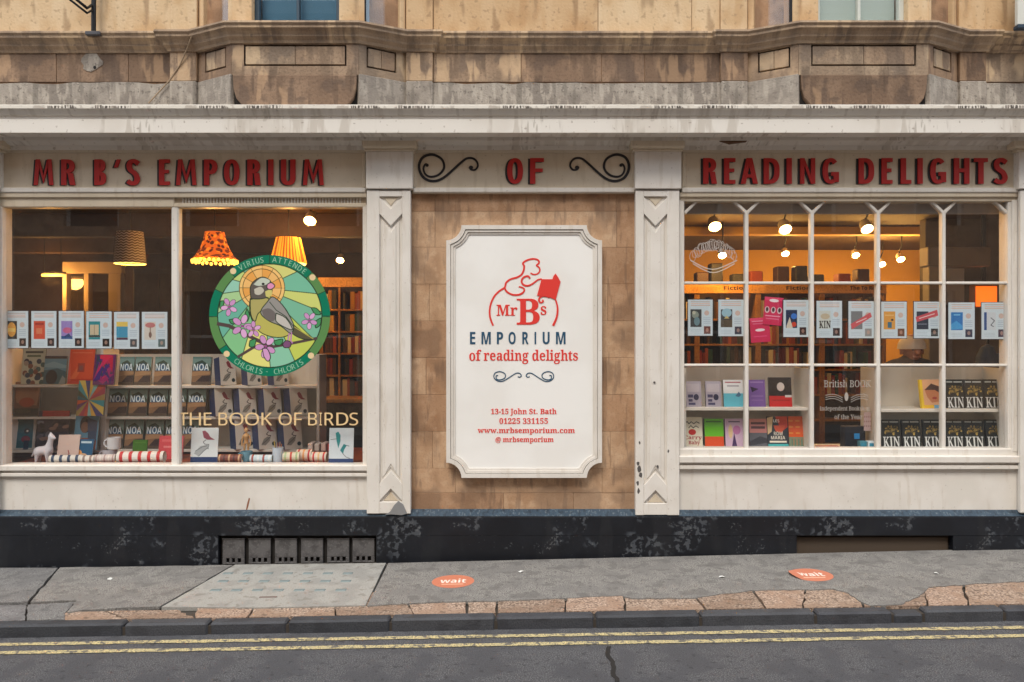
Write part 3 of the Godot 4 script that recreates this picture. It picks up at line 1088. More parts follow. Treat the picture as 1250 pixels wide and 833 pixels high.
func build_shopfront():
	var sf = thing("shopfront", "cream painted timber shopfront with fascia, chevron pilasters and two display windows", "shopfront")
	var st = start()
	var zc = 0.36
	# cornice
	var yt = Y(127.5, 0.40)
	var prof = [[-0.1, yt + 0.03], [0.05, yt + 0.03], [0.395, yt], [0.4, yt - 0.004], [0.4, Y(132.5, 0.4)], [0.385, Y(135, 0.385)], [0.365, Y(140, 0.365)], [0.345, Y(142, 0.345)], [0.345, Y(145, 0.345)], [0.365, Y(146, 0.365)], [0.365, Y(162, 0.365)], [0.35, Y(163.2, 0.35)], [0.345, Y(161, 0.345)], [0.2, Y(161.5, 0.345)], [0.2, Y(164, 0.345) - 0.01], [0.16, Y(172, 0.16)], [0.12, Y(176, 0.12)], [0.09, Y(178, 0.09)], [0.085, Y(183, 0.085)], [-0.1, Y(183, 0.085)]]
	sweep(st, [Vector2(-4.55, 0), Vector2(4.55, 0)], prof)
	var cor = part("cornice", st, M.cornice, sf)
	st = start()
	var n = 90
	for i in n:
		var x0 = -4.5 + 9.0 * i / n
		box(st, Vector3(x0, yt - 0.03, 0.3995), Vector3(x0 + 9.0 / n - (0.004 if rng.randf() < 0.2 else 0.0), yt - 0.008 + rng.randf_range(-0.003, 0.003), 0.4025 + rng.randf_range(0, 0.002)))
	part("drip_edge", st, M.edge, cor)
	# fascia boards, blocks over the pilasters, bead mouldings
	for f in [[-4, 446], [504, 775], [833, 1244]]:
		st = start()
		pbox(st, f[0] - 1, f[1] + 1, 176, 236, -0.3, 0.055, 0.0)
		var fb = part("fascia_board", st, M.cream2, sf)
		st = start()
		pbox(st, f[0], f[1], 180, 186, 0.05, 0.075, 0.006)
		part("top_bead", st, M.cream2, fb)
		st = start()
		pbox(st, f[0], f[1], 229, 235, 0.04, 0.082, 0.006)
		part("bottom_bead", st, M.cream, fb)
		for e in [f[0], f[1]]:
			st = start()
			var s = 1 if e == f[0] else -1
			pbox(st, e, e + s * 4, 186.5, 228.5, 0.05, 0.065, 0.004)
			part("end_bead", st, M.cream2, fb)
	for bk in [[-53, -3], [446.5, 503.5], [775.5, 832], [1244.5, 1301]]:
		st = start()
		pbox(st, bk[0], bk[1], 182, 230.5, -0.2, 0.125, 0.005)
		part("fascia_block", st, M.cream, sf)
		st = start()
		pbox(st, bk[0] - 5, bk[1] + 5, 164, 180, -0.1, 0.19, 0.012)
		pbox(st, bk[0] - 2, bk[1] + 2, 179.5, 184.5, -0.1, 0.145, 0.006)
		part("block_cap", st, M.cream2, sf)
	chevron_pilaster(sf, 447.5, 501, 628)
	chevron_pilaster(sf, 776, 829.5, 630)
	chevron_pilaster(sf, -52, -4, 624)
	chevron_pilaster(sf, 1246, 1300, 627)
	# broken corner at the foot of the left pilaster, filler showing
	st = start()
	pprism(st, [[481, 617], [486, 612], [492, 616], [497, 627.5], [490, 629.5], [478, 628.5], [470, 629], [476, 625]], 0.1, 0.1135, 0.002)
	part("filler_patch", st, plain(C(128, 128, 128), 0.9), sf)
	# flaked paint on the right pilaster's foot, rust run on the left riser, torn moulding under the cornice
	for c in [[779, 566, 2.2, 3], [780.5, 573, 3, 5], [782, 580, 2.5, 4], [778.5, 590, 2, 3], [779.5, 600, 1.8, 4], [799, 467, 1.4, 1.4], [803, 570, 1.4, 2], [781, 541, 1.2, 2.5], [816, 551, 1.2, 2]]:
		st = start()
		var q = []
		for i in 7: q.append([c[0] + cos(TAU * i / 7) * c[2] * rng.randf_range(0.6, 1.2), c[1] + sin(TAU * i / 7) * c[3] * rng.randf_range(0.6, 1.2)])
		pprism(st, q, 0.1, 0.1086)
		part("paint_chip", st, plain(C(84, 80, 78), 0.9), sf)
	st = start()
	pprism(st, [[303.5, 608], [305, 609], [303, 618], [301, 624], [300, 623], [301.5, 615]], 0.04, 0.0462)
	part("rust_run", st, plain(C(140, 92, 66), 0.9), sf)
	st = start()
	pprism(st, [[874, 168], [884, 166.5], [900, 168.5], [914, 168], [912, 172.5], [893, 174], [880, 172]], 0.1, 0.178)
	part("torn_moulding", st, plain(C(96, 70, 48), 0.95), sf)
	# ------------- left display window
	var lw = empty("display_window", sf)
	st = start()
	pbox(st, -3, 447, 235, 241, -0.3, 0.07, 0.004)
	part("head_rail", st, M.cream2, lw)
	st = start()
	pbox(st, -3, 212, 240.5, 253, -0.05, 0.05, 0.006)
	pbox(st, 212, 447, 248, 253, -0.05, 0.05, 0.005)
	pbox(st, 212, 447, 240.5, 249, -0.05, 0.028, 0.0)
	part("head_frame", st, M.cream2, lw)
	for i in 58:
		st = start()
		var px = 222 + i * 3.8
		pbox(st, px, px + 1.5, 240.8, 247.8, 0.027, 0.04, 0.001)
		part("vent_slat", st, M.cream, lw)
	for j in [[-9, 2.0], [442.5, 448]]:
		st = start()
		pbox(st, j[0], j[1], 250, 572, -0.08, 0.05, 0.005)
		part("jamb", st, M.cream, lw)
	st = start()
	pbox(st, 208.5, 217.5, 252, 571, -0.035, 0.045, 0.01)
	part("mullion", st, M.cream, lw)
	st = start()
	pbox(st, -4, 448, 568.5, 575.5, -0.08, 0.085, 0.006)
	part("sill", st, M.cream, lw)
	st = start()
	pbox(st, -4, 448, 575, 578.5, -0.08, 0.055, 0.002)
	pbox(st, -4, 448, 578, 582.5, -0.08, 0.075, 0.005)
	part("sill_bead", st, M.cream, lw)
	st = start()
	pbox(st, -4, 448, 582, 627, -0.3, 0.045, 0.0)
	part("stall_riser", st, M.cream, lw)
	for g in [[1.5, 209.5], [216.5, 443]]:
		st = start()
		box(st, Vector3(X(g[0]), Y(569.5), -0.003), Vector3(X(g[1]), Y(252), 0.003))
		part("pane", st, M.glass, lw)
	# ------------- right display window
	var rw = empty("display_window", sf)
	st = start()
	pbox(st, 830, 1247, 235, 240.5, -0.3, 0.07, 0.004)
	part("head_rail", st, M.cream2, rw)
	st = start()
	pbox(st, 830, 1247, 240, 246, -0.05, 0.05, 0.006)
	part("head_frame", st, M.cream2, rw)
	for j in [[829, 835.5, 0.05], [1231, 1237, 0.04], [1236.5, 1247, 0.06]]:
		st = start()
		pbox(st, j[0], j[1], 244, 552, -0.08, j[2], 0.005)
		part("jamb", st, M.cream, rw)
	st = start()
	pbox(st, 829, 1247, 548, 557.5, -0.08, 0.055, 0.006)
	part("bottom_rail", st, M.cream, rw)
	st = start()
	pbox(st, 829, 1247, 557, 566, -0.08, 0.095, 0.008)
	part("sill", st, M.cream, rw)
	st = start()
	pbox(st, 829, 1247, 565.5, 569, -0.08, 0.06, 0.002)
	pbox(st, 829, 1247, 568.5, 573.5, -0.08, 0.08, 0.005)
	part("sill_bead", st, M.cream, rw)
	st = start()
	pbox(st, 829, 1247, 573, 632, -0.3, 0.045, 0.0)
	part("stall_riser", st, M.cream, rw)
	var mx = [912, 992, 1073, 1153]
	for m in mx:
		st = start()
		pbox(st, m - 2.2, m + 2.2, 257, 549, -0.03, 0.028, 0.006)
		part("glazing_bar", st, M.cream, rw)
	for r in [345.5, 446]:
		var xs = [835, 912, 992, 1073, 1153, 1231.5]
		for i in 5:
			st = start()
			pbox(st, xs[i] + (2.1 if i else 0.0), xs[i + 1] - (2.1 if i < 4 else 0.0), r - 1.6, r + 1.6, -0.025, 0.024, 0.005)
			part("glazing_bar", st, M.cream, rw)
	for m in [[836, 1], [912, -1], [912, 1], [992, -1], [992, 1], [1073, -1], [1073, 1], [1153, -1], [1153, 1], [1230.5, -1]]:
		st = start()
		var s = m[1]
		pprism(st, [[m[0] - s * 1.5, 259], [m[0] + s * 14, 244.5], [m[0] + s * 18, 244.5], [m[0] + s * 1.5, 261.5]], -0.02, 0.022, 0.004)
		part("glazing_brace", st, M.cream, rw)
	var gx = [835, 912, 992, 1073, 1153, 1232]
	var gy = [244, 345.5, 446, 549]
	for i in 5:
		for j in 3:
			st = start()
			var c = (V(gx[i], gy[j]) + V(gx[i + 1], gy[j + 1])) / 2
			var h = (V(gx[i + 1], gy[j]) - V(gx[i], gy[j + 1])) / 2
			XF = Transform3D(Basis.from_euler(Vector3(rng.randf_range(-0.006, 0.006), rng.randf_range(-0.008, 0.008), 0)), c)
			box(st, Vector3(-h.x, -h.y, -0.002), Vector3(h.x, h.y, 0.002))
			XF = Transform3D.IDENTITY
			part("pane", st, M.glass, rw)

# ------------------------------------------------------------------ fascia letters
func ring(cx, cy, rx, ry, s, t, a0, a1, ex = 2.3, n = 16):
	return [arc(cx, cy, rx, ry, a0, a1, n, ex), arc(cx, cy, rx - s, ry - t, a0, a1, n, ex)]

func bar(x0, y0, x1, y1):
	return [[Vector2(x0, y1), Vector2(x1, y1)], [Vector2(x0, y0), Vector2(x1, y0)]]

func slant(x0, x1, w, y0, y1):
	# leaning stem: foot at x0, head at x1, horizontal width w
	return [[Vector2(x0, y0), Vector2(x1, y1)], [Vector2(x0 + w, y0), Vector2(x1 + w, y1)]]

func glyph(ch, w, h):
	# strips (outer, inner polylines), y up from the baseline; condensed display capitals
	var s = 6.4; var t = 4.6
	match ch:
		"I": return [bar(0, 0, w, h)]
		"E": return [bar(0, 0, s, h), bar(s, 0, w, t), bar(s, h * 0.46, w * 0.9, h * 0.46 + t - 0.4), bar(s, h - t, w, h)]
		"F": return [bar(0, 0, s, h), bar(s, h * 0.46, w * 0.92, h * 0.46 + t - 0.4), bar(s, h - t, w, h)]
		"L": return [bar(0, 0, s, h), bar(s, 0, w, t)]
		"T": return [bar(0, h - t, w, h), bar(w / 2 - s / 2, 0, w / 2 + s / 2, h - t)]
		"H": return [bar(0, 0, s, h), bar(w - s, 0, w, h), bar(s, h * 0.45, w - s, h * 0.45 + t)]
		"N": return [bar(0, 0, s - 1.2, h), bar(w - s + 1.2, 0, w, h), [[Vector2(s - 1.2, h), Vector2(w - s + 1.2, h * 0.32)], [Vector2(s - 1.2, h * 0.7), Vector2(w - s + 1.2, 0)]]]
		"M": return [slant(0, 2.4, s - 1.6, 0, h), slant(w - s + 1.6, w - 2.4 - s + 1.6, s - 1.6, 0, h), [[Vector2(2.4 + s - 1.6, h), Vector2(w / 2, h * 0.36)], [Vector2(2.2 + s - 1.6, h * 0.66), Vector2(w / 2, 2.0)]], [[Vector2(w - 2.4 - s + 1.6, h), Vector2(w / 2, h * 0.36)], [Vector2(w - 2.2 - s + 1.6, h * 0.66), Vector2(w / 2, 2.0)]]]
		"A": return [slant(0, w / 2 - s * 0.55, s - 0.6, 0, h), slant(w - s + 0.6, w / 2 + s * 0.55 - s + 0.6, s - 0.6, 0, h), bar(s * 0.95, h * 0.24, w - s * 0.95, h * 0.24 + t - 0.6)]
		"O": return [ring(w / 2, h / 2, w / 2, h / 2, s, t, 0, 360, 2.3, 36)]
		"U": return [bar(0, h * 0.3, s, h), bar(w - s, h * 0.3, w, h), ring(w / 2, h * 0.3, w / 2, h * 0.3, s, t, 180, 360, 2.3)]
		"D": return [bar(0, 0, s, h), ring(s, h / 2, w - s, h / 2, s, t, -90, 90, 2.6, 20)]
		"P": return [bar(0, 0, s, h), ring(s, h * 0.71, w - s, h * 0.29, s, t, -90, 90, 2.4)]
		"R": return [bar(0, 0, s, h), ring(s, h * 0.73, w - s - 1, h * 0.27, s, t, -90, 90, 2.4), slant(w - s, s + 1.5, s, 0, h * 0.47)]
		"B": return [bar(0, 0, s, h), ring(s, h * 0.755, w - s - 1, h * 0.245, s - 0.6, t - 0.5, -90, 90, 2.4), ring(s, h * 0.26, w - s, h * 0.26, s, t - 0.3, -90, 90, 2.4)]
		"G": return [ring(w / 2, h / 2, w / 2, h / 2, s, t, 42, 300, 2.3, 30), bar(w - s, 2.0, w, h * 0.46), bar(w * 0.52, h * 0.46 - t, w - s, h * 0.46)]
		"S":
			var q = []
			var k = s * 0.46
			for p in [Vector2(w - 1.5, h - 5.5), Vector2(w * 0.62, h - t / 2), Vector2(w * 0.34, h - t * 0.62), Vector2(k + 0.2, h * 0.78), Vector2(w * 0.28, h * 0.6), Vector2(w * 0.66, h * 0.44), Vector2(w - k, h * 0.24), Vector2(w * 0.66, t * 0.6), Vector2(w * 0.36, t * 0.5), Vector2(1.2, 5.0)]: q.append(p)
			q = smooth(q, 5)
			var a = []
			var b = []
			for i in q.size():
				var tg = (q[min(i + 1, q.size() - 1)] - q[max(i - 1, 0)]).normalized()
				var nn = Vector2(-tg.y, tg.x)
				var wd = lerp(t, s, abs(nn.x)) * 0.5
				a.append(q[i] + nn * wd); b.append(q[i] - nn * wd)
			return [[a, b]]
		"'": return [slant(0, 3.5, 4.6, h - 10, h)]
	return []

func fascia_letter(parent, ch, px0, px1, base_py, hpx):
	var z = 0.056
	var sc = (D - 0.07) / F
	var o = empty("letter", parent, Vector3(X(px0, 0.07), Y(base_py, 0.07), 0))
	for lay in 2:
		var st = start()
		var k = 0
		for g in glyph(ch, px1 - px0 - 2.2, hpx):
			var a = []
			var b = []
			for p in g[0]: a.append((p + Vector2(2.7 if lay else 0.1, -0.4 if not lay else 0.0)) * sc)
			for p in g[1]: b.append((p + Vector2(2.7 if lay else 0.1, -0.4 if not lay else 0.0)) * sc)
			var n = a.size()
			var closed = n > 30 and a[0].distance_to(a[n - 1]) < 0.001
			if closed:
				a.resize(n - 1); b.resize(n - 1)
			strip(st, a, b, z if lay == 0 else z + 0.006, (z + 0.006 if lay == 0 else z + 0.013) + k * 0.0006, closed)
			k += 1
		part("shade" if lay == 0 else "face", st, M.black if lay == 0 else M.red, o)

func build_lettering():
	var sets = [
		["raised red capitals MR B'S EMPORIUM with black shading on the fascia", 226, 31.5, "MRB'SEMPORIUM", [[38, 64], [71.5, 91], [112, 128.5], [136, 144.5], [151.5, 169.5], [191, 206.5], [212, 239], [246, 264.5], [270.5, 291.5], [299, 317.5], [324.5, 333], [340, 360], [367, 394.5]]],
		["raised red capitals OF with black shading on the central fascia", 224.3, 31.3, "OF", [[616.5, 638], [644.5, 663.5]]],
		["raised red capitals READING DELIGHTS with black shading on the right fascia", 224.3, 31.3, "READINGDELIGHTS", [[856, 875], [881.5, 897.5], [902, 925], [930, 951.5], [958, 966.5], [974.5, 995], [1002, 1024], [1046, 1067], [1074, 1089.5], [1097.5, 1112.5], [1118, 1126.5], [1133.5, 1155], [1162.5, 1183.5], [1187, 1206], [1211.5, 1230]]]]
	for s in sets:
		var t = thing("sign_lettering", s[0], "lettering", Vector3.ZERO, "red lettering on the fascia")
		for i in s[3].length(): fascia_letter(t, s[3][i], s[4][i][0], s[4][i][1], s[1], s[2])
	# scrolls either side of OF
	var sp = [[100, 96], [86, 92], [75, 115], [85, 145], [112, 160], [150, 153], [178, 130], [188, 100], [175, 65], [140, 43], [105, 40], [70, 56], [52, 92], [56, 132], [78, 166], [112, 182], [150, 181], [188, 163], [230, 128], [280, 82], [312, 60], [345, 60], [366, 78], [371, 102], [358, 121], [338, 122], [326, 110], [336, 102]]
	for side in 2:
		var t = thing("painted_scroll", ["black scroll ornament on the fascia left of the word OF", "black scroll ornament on the fascia right of the word OF"][side], "scroll", Vector3.ZERO, "black fascia scrolls")
		var pts = []
		for p in sp:
			var x = p[0] if side == 0 else 1247 - p[0]
			pts.append(Vector2(X(500 + x / 4.464, 0.06), Y(180 + p[1] / 4.464, 0.06)))
		var st = start()
		stroke(st, smooth(pts, 6), [0.014, 0.021, 0.012], 0.054, 0.061)
		part("scroll_line", st, M.black, t)
		for e in [[95, 97, 5.6], [336, 110, 6.5]]:
			st = start()
			var x = e[0] if side == 0 else 1247 - e[0]
			var c = Vector2(X(500 + x / 4.464, 0.06), Y(180 + e[1] / 4.464, 0.06))
			prism(st, arc(c.x, c.y, e[2] * 0.0022, e[2] * 0.0022, 0, 340, 17), 0.054, 0.0625)
			part("scroll_ball", st, M.black, t)

# ------------------------------------------------------------------ the sign board in the niche
func board_outline(i):
	# rectangle with scooped corners, inset i pixels
	var x0 = 545.0 + i; var x1 = 734.5 - i; var y0 = 275.5 + i; var y1 = 583.0 - i
	var r = 18.5
	var o = []
	for c in [[545.0, 275.5, 90, 0], [734.5, 275.5, 180, 90], [734.5, 583.0, 270, 180], [545.0, 583.0, 360, 270]]:
		for k in 9:
			var t = deg_to_rad(lerp(float(c[2]), float(c[3]), k / 8.0))
			# angles measured in picture space (y down), the scoop bulges into the board
			var p = Vector2(c[0] + cos(t) * (r + i), c[1] + sin(t) * (r + i))
			o.append(Vector2(clamp(p.x, x0, x1), clamp(p.y, y0, y1)))
	return o

func board_m(i, z):
	var o = []
	for p in board_outline(i): o.append(Vector2(X(p.x, z), Y(p.y, z)))
	return o

func build_wall_sign():
	var t = thing("wall_sign", "white upright sign board with scooped corners on the stone between the windows", "sign")
	var zb = 0.075
	var st = start()
	prism(st, board_m(0.6, zb), 0.024, zb)
	part("board", st, M.board, t)
	for f in [[0.0, 5.0, 0.1], [5.6, 8.2, 0.092], [8.2, 11.0, 0.083]]:
		st = start()
		strip(st, board_m(f[0], zb), board_m(f[1], zb), 0.06, f[2], true)
		part("frame_moulding", st, M.cream, t)
	var em = empty("emblem", t)
	var q = func(l):
		var o = []
		for p in l: o.append(Vector2(X(540 + p[0] / 4.63, zb), Y(300 + p[1] / 4.63, zb)))
		return o
	var k = 0
	for l in [
		[[287, 453], [269, 402], [270, 345], [290, 292], [322, 257], [352, 237], [360, 210], [386, 190], [420, 180], [446, 165], [459, 140], [462, 116], [456, 99], [480, 82], [515, 75], [541, 82], [546, 98], [533, 112], [548, 125], [550, 145], [536, 160], [515, 163], [498, 155]],
		[[352, 240], [366, 262], [396, 277], [430, 278], [455, 266], [463, 250], [454, 238], [432, 232]],
		[[495, 186], [485, 173], [465, 176], [450, 191], [450, 211], [466, 225], [490, 225], [515, 212], [540, 193], [562, 189]],
		[[640, 306], [651, 350], [647, 402], [626, 453]],
		[[606, 292], [575, 284], [552, 292], [546, 310], [556, 322], [569, 316], [566, 305]]]:
		st = start()
		stroke(st, smooth(q.call(l), 5), [0.014, 0.015, 0.011] if k != 3 else [0.012, 0.015, 0.018], zb - 0.002, zb + 0.0025 + k * 0.0005)
		part("outline_stroke", st, M.red2, em)
		k += 1
	st = start()
	prism(st, q.call([[560, 190], [622, 190], [628, 172], [640, 158], [655, 180], [668, 205], [640, 308], [606, 292], [535, 282]]), zb - 0.002, zb + 0.006)
	part("book_shape", st, M.red2, em)
	var serif = font("Droid Serif"); var serifb = font("Droid Serif", true)
	var w = func(s, f, mat, x0, x1, y0, y1, sc, ox, oy, par):
		return text_part("lettering", s, f, mat, par, X(ox + x0 / sc, zb), X(ox + x1 / sc, zb), Y(oy + y0 / sc, zb), Y(oy + y1 / sc, zb), zb - 0.001, 0.004)
	w.call("Mr", serifb, M.red2, 306, 424, 334, 396, 4.63, 540, 300, em)
	w.call("B", serifb, M.red2, 420, 550, 300, 447, 4.63, 540, 300, em)
	w.call("s", serifb, M.red2, 555, 588, 342, 392, 4.63, 540, 300, em)
	var el = [[156, 186], [221, 273], [308, 343], [374, 414], [452, 487], [521, 530], [567, 606], [642, 696]]
	for i in 8: w.call("EMPORlUM"[i], font("Droid Sans", true), M.navy, el[i][0], el[i][1], 488, 557, 4.63, 540, 300, t)
	w.call("of reading delights", serifb, M.red2, 152, 766, 588, 669, 4.63, 540, 300, t)
	w.call("13-15 John St. Bath", serifb, M.red2, 498, 748, 246, 274, 3.125, 440, 420, t)
	w.call("01225 331155", serifb, M.red2, 530, 715, 283, 305, 3.125, 440, 420, t)
	w.call("www.mrbsemporium.com", serifb, M.red2, 447, 818, 319, 346, 3.125, 440, 420, t)
	w.call("@ mrbsemporium", serifb, M.red2, 515, 737, 354, 380, 3.125, 440, 420, t)
	var sp = [[100, 96], [80, 100], [82, 145], [120, 160], [170, 140], [188, 100], [170, 60], [120, 38], [70, 56], [52, 100], [62, 145], [100, 178], [150, 181], [200, 150], [270, 92], [312, 62], [350, 64], [371, 98], [352, 121], [330, 112]]
	for side in 2:
		var pts = []
		for p in sp:
			var x = 290 + (p[0] - 50) * 157.0 / 322.0 if side == 0 else 630 - (p[0] - 50) * 157.0 / 322.0
			pts.append(Vector2(X(540 + x / 4.63, zb), Y(300 + (712 + (p[1] - 38) * 56.0 / 146.0) / 4.63, zb)))
		st = start()
		stroke(st, smooth(pts, 5), 0.0075, zb - 0.001, zb + 0.003)
		part("scroll_line", st, M.navy, t)

func lamp_light(parent, at, e, c = Color(1.0, 0.66, 0.32), size = 0.05):
	var l = OmniLight3D.new()
	l.name = "light"
	l.light_energy = e
	l.light_color = c
	l.light_size = size
	l.omni_range = 12.0
	l.omni_attenuation = 2.0
	l.shadow_enabled = true
	parent.add_child(l, true)
	l.position = at

func build_interior():
	var room = Node3D.new()
	room.name = "shop_interior"
	add_child(room)
	room.set_meta("kind", "structure")
	var st = boxm(Vector3(-7.3, 0.05, -5.2), Vector3(7.3, 0.2, -0.3))
	part("floor", st, M.darkwood, room)
	part("ceiling", boxm(Vector3(-7.3, 3.02, -5.2), Vector3(7.3, 3.2, -0.1)), M.ceiling, room)
	part("wall_back", boxm(Vector3(-7.3, 0.05, -5.4), Vector3(7.3, 3.2, -5.2)), M.plaster, room)
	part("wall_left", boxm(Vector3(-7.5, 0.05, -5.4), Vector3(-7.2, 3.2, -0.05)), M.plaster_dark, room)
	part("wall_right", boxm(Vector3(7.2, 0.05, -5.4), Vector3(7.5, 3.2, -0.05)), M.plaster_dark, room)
	# partition between the two rooms, behind the niche
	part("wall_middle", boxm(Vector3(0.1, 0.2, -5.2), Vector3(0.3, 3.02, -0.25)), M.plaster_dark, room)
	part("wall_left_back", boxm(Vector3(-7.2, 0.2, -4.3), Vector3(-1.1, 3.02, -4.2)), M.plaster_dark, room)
	part("wall_right_partition", boxm(Vector3(X(1130, -2.3), 0.2, -2.42), Vector3(7.2, 3.02, -2.3)), plain(C(92, 84, 76), 0.8), room)
	# boxed beams below the ceiling
	for z in [-1.9, -3.4]:
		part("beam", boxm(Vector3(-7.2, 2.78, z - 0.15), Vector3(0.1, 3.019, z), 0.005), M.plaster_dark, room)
	part("beam", boxm(Vector3(0.3, 2.93, -3.0), Vector3(7.2, 3.019, -2.85), 0.005), M.plaster, room)
	# soffit board inside the head of the right window
	part("pelmet", boxm(Vector3(X(833), Y(261, -0.14), -0.18), Vector3(X(1236), Y(236, -0.14), -0.14), 0.004), plain(C(150, 151, 156), 0.6), room)

	# ---- pendants of the left room
	var sh = Canvas.new(256, 128, C(214, 200, 178))
	for r in 12:
		for k in 16:
			var x = k / 16.0; var y = r / 12.0
			sh.poly([Vector2(x, y + 0.05), Vector2(x + 1 / 32.0, y), Vector2(x + 1 / 16.0, y + 0.05), Vector2(x + 1 / 16.0, y + 0.09), Vector2(x + 1 / 32.0, y + 0.04), Vector2(x, y + 0.09)], C(92, 70, 52))
	var drum_mat = print_mat(sh.tex(), 0.8)
	drum_mat.texture_repeat = true
	var z = -1.2
	var t = thing("pendant_lamp", "drum pendant lamp with brown and white zigzag shade and glowing rim", "lamp", V(158.5, 303, z), "pendant lamps behind the left window")
	shade(t, [[0.116, 0.15], [0.14, -0.145]], drum_mat, 28, 0.0)
	st = start()
	lathe(st, [[0.138, -0.143], [0.141, -0.146], [0.134, -0.15], [0.134, -0.14]], 28)
	part("shade_rim", st, glow(C(255, 206, 96), 1.6), t)
	hang(t, 0.15, 3.02 - V(158, 303, z).y)
	bulb(t, Vector3(0, -0.06, 0), 0.06, 0.15, 3.0)
	var fab = Canvas.new(256, 128, C(214, 124, 34))
	var r2 = RandomNumberGenerator.new()
	r2.seed = 5
	for i in 260: fab.oval(r2.randf(), r2.randf(), r2.randf_range(0.01, 0.03), r2.randf_range(0.02, 0.06), [C(70, 26, 14), C(240, 176, 60), C(110, 48, 16)][r2.randi() % 3], r2.randf() * 3)
	var fm = print_mat(fab.tex(), 0.9)
	fm.emission_enabled = true
	fm.emission_texture = fm.albedo_texture
	fm.emission_operator = BaseMaterial3D.EMISSION_OP_MULTIPLY
	fm.emission = Color(1, 0.7, 0.35)
	fm.emission_energy_multiplier = 0.55
	z = -1.0
	t = thing("pendant_lamp", "bell shaped orange patterned pendant lamp with a bobble fringe", "lamp", V(262, 303, z), "pendant lamps behind the left window")
	shade(t, [[0.085, 0.145], [0.098, 0.08], [0.125, 0.0], [0.168, -0.075], [0.19, -0.1]], fm, 30, 0.0)
	var fr = glow(C(255, 190, 70), 1.5)
	for k in 30:
		st = start()
		var a = TAU * k / 30
		lathe(st, [[0.001, 0.014], [0.012, 0.008], [0.015, -0.004], [0.01, -0.016], [0.001, -0.02]], 8, Vector3(cos(a) * 0.192, -0.125 + 0.008 * (k % 2), sin(a) * 0.192))
		part("fringe_bobble", st, fr, t)
	hang(t, 0.145, 3.02 - V(262, 303, z).y)
	bulb(t, Vector3(0, -0.03, 0), 0.05, 0.14, 3.0)
	var pl = Canvas.new(256, 64, C(246, 176, 72))
	for i in 32: pl.rect(i / 32.0, 0, i / 32.0 + 0.012, 1, C(140, 74, 22))
	var pm = print_mat(pl.tex(), 0.9)
	pm.emission_enabled = true
	pm.emission_texture = pm.albedo_texture
	pm.emission_operator = BaseMaterial3D.EMISSION_OP_MULTIPLY
	pm.emission = Color(1, 0.75, 0.4)
	pm.emission_energy_multiplier = 0.7
	z = -1.5
	t = thing("pendant_lamp", "pleated amber pendant lamp half hidden behind the round bird picture", "lamp", V(352, 306, z), "pendant lamps behind the left window")
	shade(t, [[0.105, 0.125], [0.165, -0.125]], pm, 48, 0.012)
	st = start()
	lathe(st, [[0.164, -0.125], [0.168, -0.132], [0.16, -0.14], [0.16, -0.125]], 30)
	part("shade_rim", st, glow(C(255, 210, 120), 1.6), t)
	hang(t, 0.125, 3.02 - V(352, 306, z).y)
	bulb(t, Vector3(0, -0.03, 0), 0.05, 0.14, 3.0)

	# ---- ceiling spots
	var sp = [
		[378, 270, -1.5, "bright ceiling spotlight right of the lampshades, upper right of left window", 0.14], [415, 318, -2.9, "small ceiling spotlight low beside the left window's right edge", 0.16],
		[873, 277, -1.3, "ceiling spotlight in the top left pane of the right window", 0.14], [959, 280.5, -1.4, "ceiling spotlight in the second pane along the top of the right window", 0.16],
		[1059, 280, -1.6, "ceiling spotlight in the third pane along the top of the right window", 0.1], [882, 312, -2.5, "small far spotlight seen through the etched crest", 0.4],
		[959, 310, -3.6, "far small spotlight below the second pane's ceiling light", 0.7], [1045, 312, -3.7, "far small spotlight over the middle bookcase", 0.7],
		[1100, 317, -3.3, "far small spotlight in the fourth pane, right of its partner", 0.45], [1077, 323, -4.1, "tiny farthest spotlight beside the third glazing bar", 0.55]]
	var lensm = glow(C(255, 224, 176), 9.0)
	for s in sp:
		var at = V(s[0], s[1], s[2])
		t = thing("ceiling_spotlight", s[3], "spotlight", at, "ceiling spotlights in the shop")
		st = start()
		var tilt = Basis(Vector3.RIGHT, -0.75)
		var small = 0.75 if s[2] < -2.0 else 1.0
		XF = Transform3D(tilt * Basis.from_scale(Vector3.ONE * small), Vector3.ZERO)
		lathe(st, [[0.001, 0.12], [0.04, 0.115], [0.052, 0.09], [0.06, 0.0], [0.056, 0.0], [0.05, 0.085]], 18)
		XF = Transform3D.IDENTITY
		part("can", st, plain(C(196, 186, 170), 0.5), t)
		st = start()
		XF = Transform3D(tilt * Basis.from_scale(Vector3.ONE * small), Vector3.ZERO)
		lathe(st, [[0.001, 0.002], [0.035, 0.004], [0.054, 0.012]], 18)
		XF = Transform3D.IDENTITY
		part("lens", st, lensm, t)
		st = start()
		tube(st, [tilt * Vector3(0, 0.1, 0), Vector3(0, 0.16, 0.02), Vector3(0, 3.02 - at.y, 0.02)], 0.008, 6)
		part("stem", st, M.iron, t)
		lamp_light(t, tilt * Vector3(0, -0.03, 0), s[4], Color(1.0, 0.74, 0.38), 0.04)

	build_bookcases()
	build_back_furniture()

func shade(t, prof, mat, seg, wob):
	var st = start()
	# open shade with UV round it
	for i in prof.size() - 1:
		for s in seg:
			var p = []
			var u = []
			for k in [[0, 0], [0, 1], [1, 1], [1, 0]]:
				var q = prof[i + k[0]]
				var a = TAU * (s + k[1]) / seg
				var r = q[0] + (wob if (s + k[1]) % 2 else 0.0)
				p.append(Vector3(r * cos(a), q[1], r * sin(a)))
				u.append(Vector2(float(s + k[1]) / seg, (i + k[0]) / float(prof.size() - 1)))
			var n = Vector3(p[0].x + p[2].x, 0.2, p[0].z + p[2].z).normalized()
			tri(st, p[0], p[1], p[2], n, u[0], u[1], u[2])
			tri(st, p[0], p[2], p[3], n, u[0], u[2], u[3])
	part("lamp_shade", st, mat, t)

